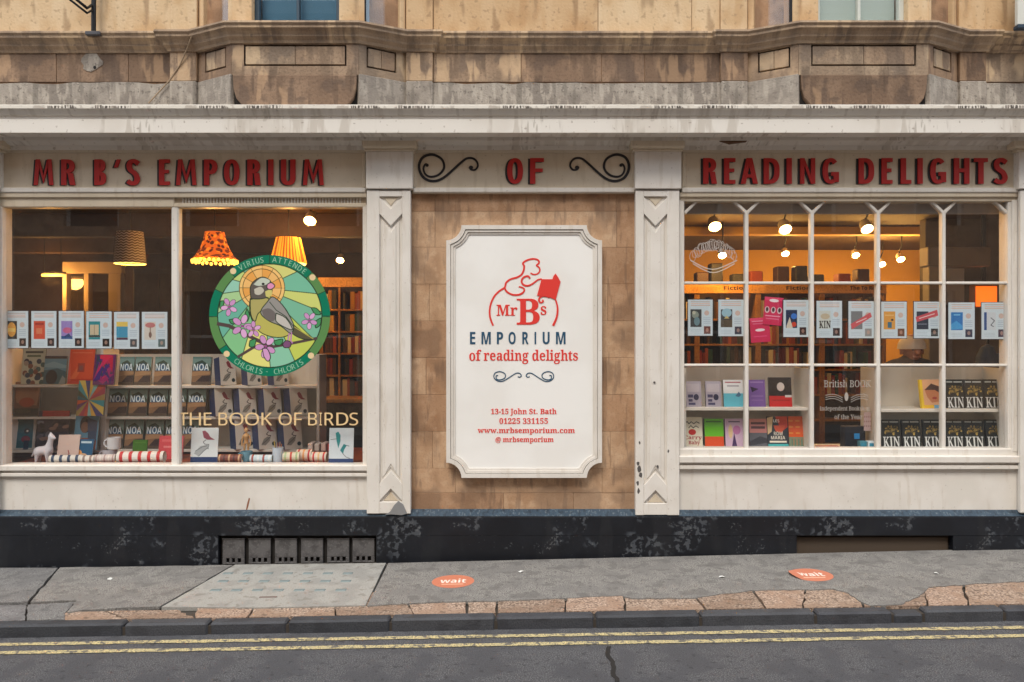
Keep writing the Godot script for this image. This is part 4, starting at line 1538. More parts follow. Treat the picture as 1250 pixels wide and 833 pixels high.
func hang(t, y0, y1):
	var st = start()
	tube(st, [Vector3(0, y0 - 0.02, 0), Vector3(0, y1, 0)], 0.004, 6)
	part("cord", st, M.iron, t)
	st = start()
	lathe(st, [[0.001, y1], [0.04, y1 - 0.002], [0.04, y1 - 0.02], [0.012, y1 - 0.04]], 14)
	part("ceiling_rose", st, M.iron, t)

func bulb(t, at, r, e, g):
	var st = start()
	var prof = []
	for i in 9: prof.append([max(0.001, r * 0.55 * sin(PI * i / 8.0)), r * 0.6 * cos(PI * i / 8.0)])
	lathe(st, prof, 12, at)
	part("bulb", st, glow(C(255, 206, 130), g), t)
	lamp_light(t, at, e, Color(1.0, 0.74, 0.4), 0.04)

func build_bookcases():
	var cols = [C(120, 34, 26), C(40, 46, 72), C(196, 160, 92), C(60, 60, 56), C(150, 66, 28), C(206, 196, 176), C(34, 70, 62), C(170, 120, 40), C(92, 30, 44), C(70, 44, 28), C(32, 30, 32), C(140, 40, 20)]
	var cn = ["dark red", "navy", "straw yellow", "grey", "rust", "cream", "dark green", "ochre", "maroon", "brown", "black", "brick red"]
	var mats = []
	for c in cols: mats.append(plain(c, 0.6))
	var bm = []
	for w in [0.028, 0.038, 0.05]: bm.append(boxm(Vector3(-w / 2, 0, -0.08), Vector3(w / 2, 1, 0.07), 0.003).commit())
	var r = RandomNumberGenerator.new()
	r.seed = 3
	# three bays along the back of the right room
	var zf = -2.75
	var ups = [838, 851, 926, 1004, 1082]
	var heads = ["", "Fiction", "Fiction", "The To Read", ""]
	for i in range(0, 4):
		var x0 = X(ups[i], zf); var x1 = X(ups[i + 1], zf)
		if i == 0: x0 = x1 - 0.72
		var t = thing("bookcase", ["tall wooden bookcase at the far left of the right room", "tall wooden bookcase behind the first two notices of the right window", "tall wooden bookcase behind the pink posters and second glazing bar", "tall wooden bookcase behind the pane with the red-banded notice"][i], "bookcase", Vector3((x0 + x1) / 2, 0.2, zf), "bookcases at the back of the right room")
		var h = (x1 - x0) / 2
		var top = Y(346, zf) - 0.2
		part("upright", boxm(Vector3(-h, 0, -0.28), Vector3(-h + 0.03, top, 0), 0.002), M.wood, t)
		part("upright", boxm(Vector3(h - 0.03, 0, -0.28), Vector3(h, top, 0), 0.002), M.wood, t)
		part("back_panel", boxm(Vector3(-h, 0, -0.3), Vector3(h, top, -0.281)), M.darkwood, t)
		var hd = part("header_board", boxm(Vector3(-h, top - 0.115, -0.05), Vector3(h, top, 0.012), 0.003), M.oak, t)
		if heads[i]: text_part("lettering", heads[i], font("Droid Sans", true), M.dark, t, -0.05, (0.22 if i < 3 else h - 0.06), top - 0.03, top - 0.075, 0.0125, 0.002)
		var y = top - 0.115
		for k in 7:
			y -= 0.285
			if y < 0: break
			part("shelf", boxm(Vector3(-h + 0.03, y - 0.022, -0.28), Vector3(h - 0.03, y, -0.005), 0.002), M.wood, t)
			if k > 3 or (i == 0 and k > 2): continue
			var x = -h + 0.035
			while x < h - 0.09:
				if r.randf() < 0.07:
					x += r.randf_range(0.04, 0.1)
					continue
				var w = r.randi() % 3
				var bw = [0.028, 0.038, 0.05][w]
				var ci = r.randi() % mats.size()
				var o = mi("shelved_book", bm[w], mats[ci], self)
				o.position = t.position + Vector3(x + bw / 2, y, -0.09 + r.randf_range(-0.01, 0.01))
				o.scale = Vector3(0.98, r.randf_range(0.18, 0.25), 1)
				tag(o, "%s book spine, %s shelf from the top, %s bookcase of the right room" % [cn[ci], ORD[k], ORD[i]], "book", "books packed on the right room's back shelves")
				x += bw
	# bookcase in the left room
	zf = -2.1
	var x0 = X(392, zf); var x1 = X(468, zf)
	var t = thing("bookcase", "wooden bookcase at the right edge of the left window, behind the bird picture", "bookcase", Vector3((x0 + x1) / 2, 0.2, zf))
	var h = (x1 - x0) / 2
	var top = Y(339, zf) - 0.2
	for s in [-1, 1]: part("upright", boxm(Vector3(s * h - 0.02, 0, -0.28), Vector3(s * h + 0.02, top, 0), 0.002), M.wood, t)
	part("upright", boxm(Vector3(X(414, zf) - t.position.x - 0.012, 0, -0.28), Vector3(X(414, zf) - t.position.x + 0.012, top - 0.1, -0.003), 0.002), M.wood, t)
	part("back_panel", boxm(Vector3(-h, 0, -0.3), Vector3(h, top, -0.281)), M.darkwood, t)
	part("header_board", boxm(Vector3(-h - 0.03, top - 0.1, -0.05), Vector3(h + 0.03, top, 0.012), 0.003), M.oak, t)
	var y = top - 0.1
	for k in 6:
		y -= 0.23
		if y < 0.1: break
		part("shelf", boxm(Vector3(-h + 0.02, y - 0.02, -0.28), Vector3(h - 0.02, y, -0.005), 0.002), M.wood, t)
		var x = -h + 0.03
		while x < h - 0.07:
			var w = r.randi() % 3
			var bw = [0.028, 0.038, 0.05][w]
			if r.randf() > 0.1 and abs(x + bw / 2 - (X(414, zf) - t.position.x)) > 0.045:
				var ci = r.randi() % mats.size()
				var o = mi("shelved_book", bm[w], mats[ci], self)
				o.position = t.position + Vector3(x + bw / 2, y, -0.09)
				o.scale = Vector3(0.98, r.randf_range(0.16, 0.2), 1)
				tag(o, "%s book spine, %s shelf of the bookcase at the left window's right edge" % [cn[ci], ORD[k]], "book", "books packed on the left room's bookcase")
			x += bw
	# dark odds and ends along the top of the far shelves
	for i in 9:
		var zz = -2.8
		var bx = V(855 + i * 25 + r.randf_range(-5, 5), 346, zz)
		var st = start()
		box(st, Vector3(-0.07, 0, -0.1), Vector3(0.07, r.randf_range(0.1, 0.24), 0.06), 0.01)
		var o = part("storage_box", st, mats[[9, 10, 3, 4][i % 4]], self)
		o.position = Vector3(bx.x, bx.y + 0.001, zz - 0.12)
		tag(o, "dark storage box, number %s from the left on the far bookcase tops" % ["one", "two", "three", "four", "five", "six", "seven", "eight", "nine"][i], "box", "boxes on the bookcase tops")

func st_hang(t, h):
	for s in [-1, 1]:
		var st = start()
		tube(st, [Vector3(s * 0.1, 0.04, 0), Vector3(s * 0.1, h, 0)], 0.004, 5)
		part("hanger", st, M.iron, t)

func build_back_furniture():
	# glazed inner doors of the left room
	var z = -3.6
	var t = thing("inner_door", "pale framed glazed double door at the back of the left room", "door", Vector3(X(113, z), 0.2, z))
	var ox = t.position.x
	var fr = plain(C(196, 178, 154), 0.6)
	var f = func(a, b, y0, y1):
		var st = start()
		box(st, Vector3(X(a, z) - ox, y1, -0.06), Vector3(X(b, z) - ox, y0, 0.04), 0.004)
		return st
	part("head", f.call(78, 150, Y(320, z) - 0.2, Y(334, z) - 0.2), fr, t)
	for p in [[78, 83], [104, 110], [134, 149]]: part("post", f.call(p[0], p[1], Y(334.2, z) - 0.2, 0.0), fr, t)
	for p in [[83, 104], [110, 134]]:
		var st = start()
		box(st, Vector3(X(p[0], z) - ox, 0.0, -0.02), Vector3(X(p[1], z) - ox, Y(334.2, z) - 0.2, -0.014))
		part("pane", st, M.glass, t)
	z = -3.4
	t = thing("strip_light", "short glowing strip light over the opening beside the inner door", "light", V(64, 336, z))
	part("tube", boxm(Vector3(-0.13, -0.015, -0.02), Vector3(0.13, 0.015, 0.02), 0.006), glow(C(255, 186, 84), 1.4), t)
	part("batten", boxm(Vector3(-0.15, 0.0152, -0.03), Vector3(0.15, 0.04, 0.03), 0.004), M.iron, t)
	st_hang(t, 3.02 - t.position.y)
	lamp_light(t, Vector3(0, -0.05, 0.06), 0.3, Color(1.0, 0.7, 0.34), 0.1)
	# dark cupboard right of the drum lamp
	z = -2.6
	t = thing("tall_cupboard", "tall dark cupboard behind the left window mullion", "cupboard", Vector3(X(195, z), 0.2, z))
	part("carcass", boxm(Vector3(-0.3, 0, -0.4), Vector3(0.3, Y(328, z) - 0.2, 0), 0.006), plain(C(58, 52, 52), 0.6), t)
	part("door", boxm(Vector3(-0.28, 0.08, 0.002), Vector3(-0.003, Y(328, z) - 0.25, 0.02), 0.004), plain(C(64, 58, 57), 0.6), t)
	part("door", boxm(Vector3(0.003, 0.08, 0.002), Vector3(0.28, Y(328, z) - 0.25, 0.02), 0.004), plain(C(64, 58, 57), 0.6), t)
	# wooden counter with a dark front below the left bookcase
	z = -1.3
	t = thing("counter", "wooden topped counter with a dark front behind the gold word BIRDS", "counter", Vector3(X(425, z), 0.2, z))
	part("top", boxm(Vector3(-0.28, Y(487, z) - 0.24, -0.4), Vector3(0.5, Y(487, z) - 0.2, 0), 0.004), M.wood, t)
	part("front_panel", boxm(Vector3(-0.25, 0, -0.38), Vector3(0.48, Y(487, z) - 0.2401, -0.03), 0.004), plain(C(24, 22, 24), 0.5), t)
	# pale column and notice board of the right room
	z = -1.3
	t = thing("column", "grey painted column behind the right window's fourth glazing bar", "column", Vector3(X(1144, z), 0.2, z))
	part("shaft", boxm(Vector3(-0.075, 0, -0.12), Vector3(0.075, 2.22, 0), 0.006), plain(C(150, 144, 136), 0.6), t)
	part("capital", boxm(Vector3(-0.095, 2.2201, -0.14), Vector3(0.5, 2.4, 0.02), 0.006), plain(C(132, 126, 120), 0.6), t)
	z = -1.25
	t = thing("notice_board", "plain pale grey notice board beside the column in the right room", "board", V(1166, 372, z))
	part("panel", boxm(Vector3(-0.09, 0, -0.02), Vector3(0.09, 0.34, 0), 0.003), plain(C(160, 164, 176), 0.6), t)
	part("batten", boxm(Vector3(-0.09, -0.03, -0.03), Vector3(0.09, -0.001, 0.005), 0.003), M.darkwood, t)
	# orange lamp box
	z = -2.0
	t = thing("orange_lightbox", "glowing orange box lamp high at the right end of the shop", "lamp", V(1204, 362, z))
	part("casing", boxm(Vector3(-0.12, -0.12, -0.1), Vector3(0.12, 0.12, 0), 0.006), plain(C(120, 70, 30), 0.6), t)
	part("face", boxm(Vector3(-0.11, -0.105, 0.001), Vector3(0.11, 0.105, 0.008), 0.002), glow(C(255, 116, 20), 0.5), t)
	lamp_light(t, Vector3(0, 0, 0.14), 0.015, Color(1.0, 0.5, 0.16), 0.1)
	part("bracket", boxm(Vector3(-0.02, 0.1201, -0.06), Vector3(0.02, 3.02 - t.position.y, -0.03), 0.002), M.iron, t)
	# blue coat on a hook, far right
	z = -1.0
	t = thing("blue_coat", "dark blue coat hanging behind the right window's last pane", "coat", V(1206, 424, z))
	var st = start()
	lathe(st, [[0.004, 0.03], [0.05, 0.0], [0.085, -0.09], [0.1, -0.3], [0.13, -0.75], [0.12, -0.76]], 22, Vector3.ZERO, 0.12, 5)
	part("coat_body", st, plain(C(28, 50, 84), 0.9), t)
	st = start()
	tube(st, [Vector3(0.07, -0.06, 0.02), Vector3(0.12, -0.3, 0.04), Vector3(0.12, -0.52, 0.06)], [0.04, 0.045, 0.04], 10)
	part("sleeve", st, plain(C(28, 50, 84), 0.9), t)
	st = start()
	tube(st, [Vector3(0, 0.02, 0), Vector3(0, 0.1, -0.02), Vector3(0, 0.12, -0.1)], 0.006, 6)
	part("hook", st, M.iron, t)
	t = thing("coat_stand", "slim dark stand carrying the blue coat", "stand", Vector3(X(1206, -1.1), 0.2, -1.1))
	st = start()
	tube(st, [Vector3(0, 0, 0), Vector3(0, V(1206, 424, -1.0).y - 0.2 + 0.12, 0)], 0.014, 8)
	part("pole", st, M.iron, t)
	st = start()
	lathe(st, [[0.001, 0.03], [0.15, 0.02], [0.16, 0.0], [0.001, 0.0]], 18)
	part("foot", st, M.iron, t)
	build_person()

# ------------------------------------------------------------------ person
func capsule(p, a, b, ra, rb):
	var ab = b - a
	var t = clampf((p - a).dot(ab) / max(1e-9, ab.length_squared()), 0.0, 1.0)
	return (p - a - ab * t).length() - lerpf(ra, rb, t)

func nets(st, bones, k, cell, pad = 0.05):
	var lo = Vector3.ONE * 1e9
	var hi = -lo
	for b in bones:
		for e in [[b[0], b[2]], [b[1], b[3]]]:
			lo = lo.min(e[0] - Vector3.ONE * (e[1] + pad)); hi = hi.max(e[0] + Vector3.ONE * (e[1] + pad))
	var n = Vector3i(((hi - lo) / cell).ceil()) + Vector3i.ONE * 2
	var val = PackedFloat32Array()
	val.resize(n.x * n.y * n.z)
	val.fill(1.0)
	for b in bones:
		var bl = b[0].min(b[1]) - Vector3.ONE * (max(b[2], b[3]) + k + cell * 2)
		var bh = b[0].max(b[1]) + Vector3.ONE * (max(b[2], b[3]) + k + cell * 2)
		var i0 = Vector3i(((bl - lo) / cell).floor()).clamp(Vector3i.ZERO, n - Vector3i.ONE)
		var i1 = Vector3i(((bh - lo) / cell).ceil()).clamp(Vector3i.ZERO, n - Vector3i.ONE)
		for z in range(i0.z, i1.z + 1):
			for y in range(i0.y, i1.y + 1):
				for x in range(i0.x, i1.x + 1):
					var d = capsule(lo + Vector3(x, y, z) * cell, b[0], b[1], b[2], b[3])
					var at = x + n.x * (y + n.y * z)
					var o = val[at]
					var h = maxf(k - absf(o - d), 0.0) / k
					val[at] = minf(o, d) - h * h * k * 0.25
	var vert = {}
	var nrm = {}
	var off = [Vector3i(0, 0, 0), Vector3i(1, 0, 0), Vector3i(0, 1, 0), Vector3i(1, 1, 0), Vector3i(0, 0, 1), Vector3i(1, 0, 1), Vector3i(0, 1, 1), Vector3i(1, 1, 1)]
	var ed = [[0, 1], [2, 3], [4, 5], [6, 7], [0, 2], [1, 3], [4, 6], [5, 7], [0, 4], [1, 5], [2, 6], [3, 7]]
	for z in n.z - 1:
		for y in n.y - 1:
			for x in n.x - 1:
				var v = []
				var neg = 0
				for o in off:
					var q = val[x + o.x + n.x * (y + o.y + n.y * (z + o.z))]
					v.append(q)
					if q < 0: neg += 1
				if neg == 0 or neg == 8: continue
				var s = Vector3.ZERO
				var c = 0
				for e in ed:
					if (v[e[0]] < 0) != (v[e[1]] < 0):
						s += Vector3(off[e[0]]).lerp(Vector3(off[e[1]]), v[e[0]] / (v[e[0]] - v[e[1]]))
						c += 1
				var id = x + n.x * (y + n.y * z)
				vert[id] = lo + (Vector3(x, y, z) + s / c) * cell
				nrm[id] = Vector3(v[1] + v[3] + v[5] + v[7] - v[0] - v[2] - v[4] - v[6], v[2] + v[3] + v[6] + v[7] - v[0] - v[1] - v[4] - v[5], v[4] + v[5] + v[6] + v[7] - v[0] - v[1] - v[2] - v[3]).normalized()
	var sx = 1; var sy = n.x; var sz = n.x * n.y
	for id in vert:
		for ax in [[sx, sy, sz], [sy, sz, sx], [sz, sx, sy]]:
			# the edge from corner 0 of this cell along ax[0]
			var o = val[id]
			var p = val[id + ax[0]]
			if (o < 0) == (p < 0): continue
			var q = [id, id - ax[1], id - ax[1] - ax[2], id - ax[2]]
			if not (vert.has(q[1]) and vert.has(q[2]) and vert.has(q[3])): continue
			tri_s(st, vert[q[0]], vert[q[1]], vert[q[2]], nrm[q[0]], nrm[q[1]], nrm[q[2]])
			tri_s(st, vert[q[0]], vert[q[2]], vert[q[3]], nrm[q[0]], nrm[q[2]], nrm[q[3]])

func build_person():
	var z = -1.15
	var base = Vector3(X(1111, z), 0.2, z)
	var t = thing("person", "person in a white cap standing behind the right display shelves, head bowed", "person", base)
	var v = func(x, y, zz): return Vector3(x, y, zz)
	var b = [
		[v.call(0, 0.92, 0), v.call(0, 1.22, 0.01), 0.125, 0.14], [v.call(-0.12, 1.27, 0), v.call(0.12, 1.27, 0), 0.075, 0.075], [v.call(0, 1.25, 0), v.call(0, 1.38, 0.02), 0.1, 0.052],
		[v.call(-0.09, 0.9, 0), v.call(-0.1, 0.48, 0.02), 0.088, 0.06], [v.call(0.09, 0.9, 0), v.call(0.1, 0.48, 0.02), 0.088, 0.06], [v.call(-0.1, 0.48, 0.02), v.call(-0.1, 0.07, 0), 0.06, 0.04], [v.call(0.1, 0.48, 0.02), v.call(0.1, 0.07, 0), 0.06, 0.04],
		[v.call(-0.1, 0.04, -0.03), v.call(-0.12, 0.035, 0.13), 0.042, 0.032], [v.call(0.1, 0.04, -0.03), v.call(0.12, 0.035, 0.13), 0.042, 0.032],
		[v.call(-0.19, 1.26, 0), v.call(-0.23, 0.98, 0.02), 0.056, 0.044], [v.call(0.19, 1.26, 0), v.call(0.23, 0.98, 0.02), 0.056, 0.044], [v.call(-0.23, 0.98, 0.02), v.call(-0.16, 0.86, 0.2), 0.044, 0.032], [v.call(0.23, 0.98, 0.02), v.call(0.16, 0.86, 0.2), 0.044, 0.032]]
	var st = start()
	nets(st, b, 0.06, 0.018)
	for s in [-1.0, 1.0]:
		var hb = [[v.call(s * 0.16, 0.86, 0.2), v.call(s * 0.145, 0.845, 0.27), 0.03, 0.036]]
		for f in 4:
			var x = s * (0.165 - f * 0.018)
			var l = [0.055, 0.068, 0.072, 0.06][f]
			hb.append([v.call(x, 0.845, 0.29), v.call(x - s * 0.004, 0.83, 0.29 + l * 0.6), 0.0095, 0.009])
			hb.append([v.call(x - s * 0.004, 0.83, 0.29 + l * 0.6), v.call(x - s * 0.008, 0.8, 0.29 + l), 0.009, 0.0075])
		hb.append([v.call(s * 0.115, 0.845, 0.25), v.call(s * 0.085, 0.835, 0.3), 0.012, 0.009])
		nets(st, hb, 0.012, 0.006, 0.02)
	part("body", st, plain(C(66, 58, 56), 0.85), t)
	# head, bowed towards the street
	st = start()
	var hb = [[v.call(0, 1.44, 0.03), v.call(0, 1.475, 0.04), 0.092, 0.098], [v.call(0, 1.36, 0.06), v.call(0, 1.42, 0.07), 0.05, 0.075], [v.call(0, 1.3, 0.02), v.call(0, 1.4, 0.03), 0.052, 0.055], [v.call(0, 1.425, 0.135), v.call(0, 1.395, 0.152), 0.01, 0.017], [v.call(-0.03, 1.362, 0.128), v.call(0.03, 1.362, 0.128), 0.009, 0.009],
		[v.call(-0.095, 1.43, 0.03), v.call(-0.1, 1.395, 0.035), 0.016, 0.012], [v.call(0.095, 1.43, 0.03), v.call(0.1, 1.395, 0.035), 0.016, 0.012]]
	nets(st, hb, 0.02, 0.007, 0.03)
	part("head", st, plain(C(176, 126, 102), 0.6), t)
	for s in [-1.0, 1.0]:
		st = start()
		lathe(st, [[0.001, 0.012], [0.01, 0.008], [0.013, 0.0], [0.01, -0.008], [0.001, -0.012]], 10, Vector3(s * 0.035, 1.432, 0.128))
		part("eye", st, plain(C(40, 32, 30), 0.3), t)
	st = start()
	var pr = []
	for i in 9: pr.append([max(0.002, 0.122 * cos(PI * 0.5 * (1.0 - i / 8.0) * 1.0)), 1.455 + 0.115 * sin(PI * 0.5 * (1.0 - i / 8.0))])
	lathe(st, pr, 26, Vector3(0, 0, 0.035))
	lathe(st, [[0.122, 1.455], [0.124, 1.437], [0.118, 1.435]], 26, Vector3(0, 0, 0.035))
	part("cap", st, plain(C(214, 208, 200), 0.8), t)

# ------------------------------------------------------------------ printed covers
var covers := {}
func draw_ops(c, ops):
	for o in ops:
		match o[0]:
			"r": c.rect(o[1], o[2], o[3], o[4], o[5])
			"o": c.oval(o[1], o[2], o[3], o[4], o[5], o[6] if o.size() > 6 else 0.0)
			"p":
				var q = []
				for i in range(0, o[1].size(), 2): q.append(Vector2(o[1][i], o[1][i + 1]))
				c.poly(q, o[2])
			"l":
				var q = []
				for i in range(0, o[1].size(), 2): q.append(Vector2(o[1][i], o[1][i + 1]))
				c.line(q, o[2], o[3])
			"t": c.words(self, o[1], font("Droid Serif" if o.size() > 7 else "Droid Sans", true), o[2], o[3], o[4], o[5], o[6])

func cover_art(kind):
	var w = Color.WHITE
	var r = RandomNumberGenerator.new()
	r.seed = hash(kind)
	var o = []
	var base = C(200, 200, 196)
	match kind:
		"dune":
			base = C(120, 152, 146)
			o = [["p", [0, 0.3, 0.2, 0.2, 0.5, 0.12, 0.8, 0.25, 1, 0.4, 1, 0.5, 0, 0.5], C(52, 74, 62)], ["p", [0.1, 0.42, 0.3, 0.26, 0.55, 0.22, 0.75, 0.4, 0.9, 0.5, 0.1, 0.52], C(46, 92, 128)], ["r", 0, 0.5, 1, 1, C(146, 112, 82)], ["p", [0, 0.56, 0.5, 0.5, 1, 0.54, 1, 0.62, 0.4, 0.66, 0, 0.7], C(176, 136, 96)], ["p", [0.2, 0.92, 0.55, 0.68, 1, 0.66, 1, 0.95, 0.3, 1], C(66, 52, 52)], ["r", 0, 0.9, 1, 1, C(92, 78, 66)], ["t", "NOA", 0.06, 0.9, 0.25, 0.49, C(236, 250, 255)], ["r", 0, 0, 1, 0.07, C(96, 132, 126)]]
		"birds":
			base = C(226, 222, 212)
			o = [["p", [0.42, 0.2, 0.55, 0.14, 0.66, 0.22, 0.74, 0.36, 0.9, 0.42, 0.66, 0.42, 0.5, 0.34], C(150, 62, 74)], ["l", [0.56, 0.42, 0.44, 0.5, 0.56, 0.56, 0.68, 0.56], 0.04, C(70, 60, 60)], ["p", [0.12, 0.86, 0.28, 0.66, 0.5, 0.58, 0.66, 0.62, 0.6, 0.74, 0.36, 0.88], C(150, 148, 140)], ["l", [0.2, 0.82, 0.5, 0.68, 0.66, 0.58], 0.03, C(84, 82, 80)], ["o", 0.82, 0.84, 0.11, 0.07, C(30, 52, 60)]]
		"kin":
			base = C(40, 42, 40)
			for i in 40: o.append(["o", r.randf_range(0.1, 0.92), r.randf_range(0.22, 0.52), r.randf_range(0.03, 0.09), r.randf_range(0.015, 0.04), [C(150, 124, 62), C(190, 160, 84), C(96, 82, 44)][r.randi() % 3], r.randf() * 3.0])
			o += [["r", 0.06, 0.06, 0.4, 0.11, C(180, 184, 180)], ["r", 0.46, 0.06, 0.94, 0.11, C(180, 184, 180)], ["t", "KIN", 0.04, 0.97, 0.6, 0.97, C(232, 234, 232), 1]]
		"greenart":
			base = C(190, 188, 160)
			for i in 26: o.append(["o", r.randf_range(0.15, 0.95), r.randf_range(0.35, 1), 0.11, 0.07, [C(34, 52, 72), C(126, 74, 52), C(60, 92, 84), C(160, 140, 120), C(40, 36, 48)][r.randi() % 5], r.randf() * 3])
			o += [["r", 0.12, 0.07, 0.9, 0.13, C(60, 64, 52)], ["r", 0.2, 0.18, 0.8, 0.24, C(92, 104, 72)]]
		"sea":
			base = C(110, 152, 164)
			o = [["p", [0, 0.3, 0.4, 0.2, 1, 0.34, 1, 0.44, 0, 0.4], C(142, 178, 186)], ["p", [0, 0.52, 0.6, 0.44, 1, 0.56, 1, 1, 0, 1], C(66, 104, 112)], ["o", 0.36, 0.76, 0.26, 0.26, C(44, 42, 44)], ["p", [0.7, 1, 0.85, 0.7, 1, 0.8, 1, 1], C(150, 160, 156)], ["r", 0, 0, 1, 0.1, C(70, 54, 50)]]
		"orange":
			base = C(214, 82, 44)
			o = [["p", [0, 1, 0.35, 0.5, 0.5, 0.6, 0.2, 1], C(226, 110, 62)], ["r", 0.36, 0.4, 0.64, 0.66, C(168, 66, 48)], ["r", 0.42, 0.47, 0.58, 0.61, C(140, 82, 76)], ["r", 0, 0.86, 1, 1, C(190, 58, 34)], ["l", [0.1, 0.1, 0.9, 0.1], 0.02, C(232, 140, 100)]]
		"magenta":
			base = C(98, 34, 92)
			for i in 26: o.append(["r", r.randf() * 0.8, r.randf() * 0.9, r.randf_range(0.82, 1.0), r.randf_range(0.9, 1.0), C(60, 30, 96)] if i == 0 else ["p", [r.randf(), r.randf(), r.randf(), r.randf(), r.randf(), r.randf()], [C(206, 32, 86), C(70, 30, 120), C(160, 36, 104), C(50, 60, 78), C(188, 26, 60)][r.randi() % 5]])
			o.append(["r", 0.25, 0.02, 0.7, 0.16, C(212, 34, 70)])
		"burst":
			base = C(120, 110, 110)
			var cs = [C(60, 140, 148), C(176, 70, 50), C(44, 92, 104), C(196, 150, 56), C(92, 52, 96), C(206, 176, 84), C(150, 52, 68), C(70, 76, 52), C(120, 168, 166), C(196, 88, 44), C(60, 58, 110), C(150, 128, 70)]
			for i in 20:
				var a = TAU * i / 20.0; var b = TAU * (i + 1) / 20.0
				o.append(["p", [0.42, 0.56, 0.42 + cos(a) * 2, 0.56 + sin(a) * 2, 0.42 + cos(b) * 2, 0.56 + sin(b) * 2], cs[(i * 5) % 12]])
		"bluehead":
			base = C(92, 136, 158)
			o = [["o", 0.45, 0.3, 0.24, 0.24, C(52, 44, 44)], ["o", 0.42, 0.38, 0.16, 0.16, C(122, 88, 72)], ["r", 0.2, 0.68, 0.95, 1, C(140, 70, 50)], ["p", [0.5, 0.1, 0.95, 0.2, 0.95, 0.75, 0.6, 0.7], C(58, 66, 88)]]
		"brown":
			base = C(104, 72, 50)
			o = [["p", [0, 0, 1, 0, 0.9, 0.7, 0.1, 0.62], C(146, 104, 72)], ["o", 0.5, 0.6, 0.3, 0.14, C(152, 72, 40)], ["r", 0, 0.78, 1, 1, C(48, 44, 34)], ["o", 0.4, 0.86, 0.3, 0.07, C(66, 60, 40)]]
		"teal":
			base = C(208, 206, 204)
			o = [["o", 0.62, 0.2, 0.24, 0.18, C(36, 112, 126)], ["p", [0.36, 0.1, 0.9, 0.1, 0.9, 0.96, 0.34, 0.96], C(28, 96, 116)], ["o", 0.42, 0.12, 0.1, 0.08, C(36, 112, 126)], ["o", 0.68, 0.46, 0.1, 0.08, C(20, 40, 60)], ["o", 0.7, 0.46, 0.04, 0.03, w], ["o", 0.66, 0.7, 0.16, 0.1, C(120, 28, 60)], ["r", 0.6, 0.74, 0.78, 1, C(18, 52, 84)]]
		"redband":
			base = C(56, 50, 62)
			o = [["r", 0.15, 0.0, 1, 0.2, C(166, 58, 46)]]
			for i in 18: o.append(["o", r.randf(), r.randf_range(0.3, 1), 0.07, 0.08, [C(92, 84, 96), C(140, 110, 96), C(36, 32, 40), C(120, 120, 130)][r.randi() % 4], r.randf() * 3])
		"blush":
			base = C(214, 190, 178)
			o = [["l", [0.5, 0.6, 0.56, 0.72, 0.5, 0.78], 0.05, C(160, 84, 78)]]
		"bluefood":
			base = C(34, 92, 132)
			o = [["r", 0.3, 0.1, 0.9, 0.2, C(196, 220, 230)], ["o", 0.22, 0.75, 0.22, 0.25, C(232, 160, 84)], ["o", 0.5, 0.85, 0.25, 0.18, C(226, 186, 146)], ["p", [0.1, 1, 0.2, 0.6, 0.35, 1], C(240, 200, 120)]]
		"green": base = C(62, 112, 26); o = [["r", 0.1, 0.12, 0.9, 0.16, C(80, 130, 40)]]
		"coral": base = C(206, 74, 80); o = [["r", 0.12, 0.15, 0.85, 0.25, C(220, 104, 106)], ["r", 0.2, 0.42, 0.8, 0.5, C(226, 130, 130)]]
		"cardred":
			base = C(220, 228, 230)
			o = [["p", [0.4, 0.1, 0.5, 0.08, 0.62, 0.16, 0.7, 0.26, 0.88, 0.34, 0.6, 0.34, 0.46, 0.28], C(150, 76, 92)], ["l", [0.55, 0.34, 0.45, 0.4, 0.5, 0.46, 0.66, 0.47, 0.64, 0.6], 0.02, C(60, 60, 66)], ["p", [0.12, 0.72, 0.34, 0.52, 0.6, 0.48, 0.66, 0.54, 0.5, 0.64, 0.3, 0.8], C(170, 176, 178)], ["l", [0.16, 0.66, 0.42, 0.54, 0.62, 0.5], 0.02, C(84, 88, 92)], ["l", [0.3, 0.8, 0.5, 0.64, 0.64, 0.56], 0.02, C(84, 88, 92)], ["r", 0, 0.82, 1, 1, C(34, 58, 106)]]
		"cardteal":
			base = C(212, 222, 228)
			o = [["p", [0.26, 0.14, 0.36, 0.1, 0.46, 0.2, 0.46, 0.36, 0.38, 0.56, 0.3, 0.34], C(36, 136, 138)], ["l", [0.06, 0.32, 0.3, 0.3], 0.02, C(90, 100, 100)], ["p", [0.5, 0.56, 0.6, 0.44, 0.72, 0.48, 0.62, 0.6, 0.58, 0.72, 0.46, 0.62], C(40, 128, 132)], ["l", [0.56, 0.7, 0.7, 0.8, 0.86, 0.84], 0.02, C(90, 84, 80)], ["l", [0.7, 0.48, 0.82, 0.5], 0.02, C(40, 60, 70)], ["r", 0, 0.85, 1, 1, C(38, 62, 112)]]
		"lilac":
			base = C(176, 170, 186)
			o = [["r", 0.1, 0.1, 0.9, 0.42, C(196, 190, 200)], ["o", 0.66, 0.62, 0.17, 0.12, C(34, 44, 80)], ["r", 0.12, 0.52, 0.46, 0.64, C(62, 66, 106)], ["r", 0.15, 0.7, 0.42, 0.8, C(62, 66, 106)], ["r", 0.15, 0.84, 0.6, 0.93, C(62, 66, 106)]]
		"cyan":
			base = C(232, 236, 238)
			o = [["r", 0, 0.5, 1, 1, C(96, 196, 218)], ["r", 0.1, 0.07, 0.9, 0.12, C(176, 110, 120)], ["r", 0.2, 0.2, 0.8, 0.26, C(170, 170, 180)], ["p", [0.6, 0.6, 0.78, 0.44, 0.9, 0.56, 0.78, 0.64], C(58, 116, 150)]]
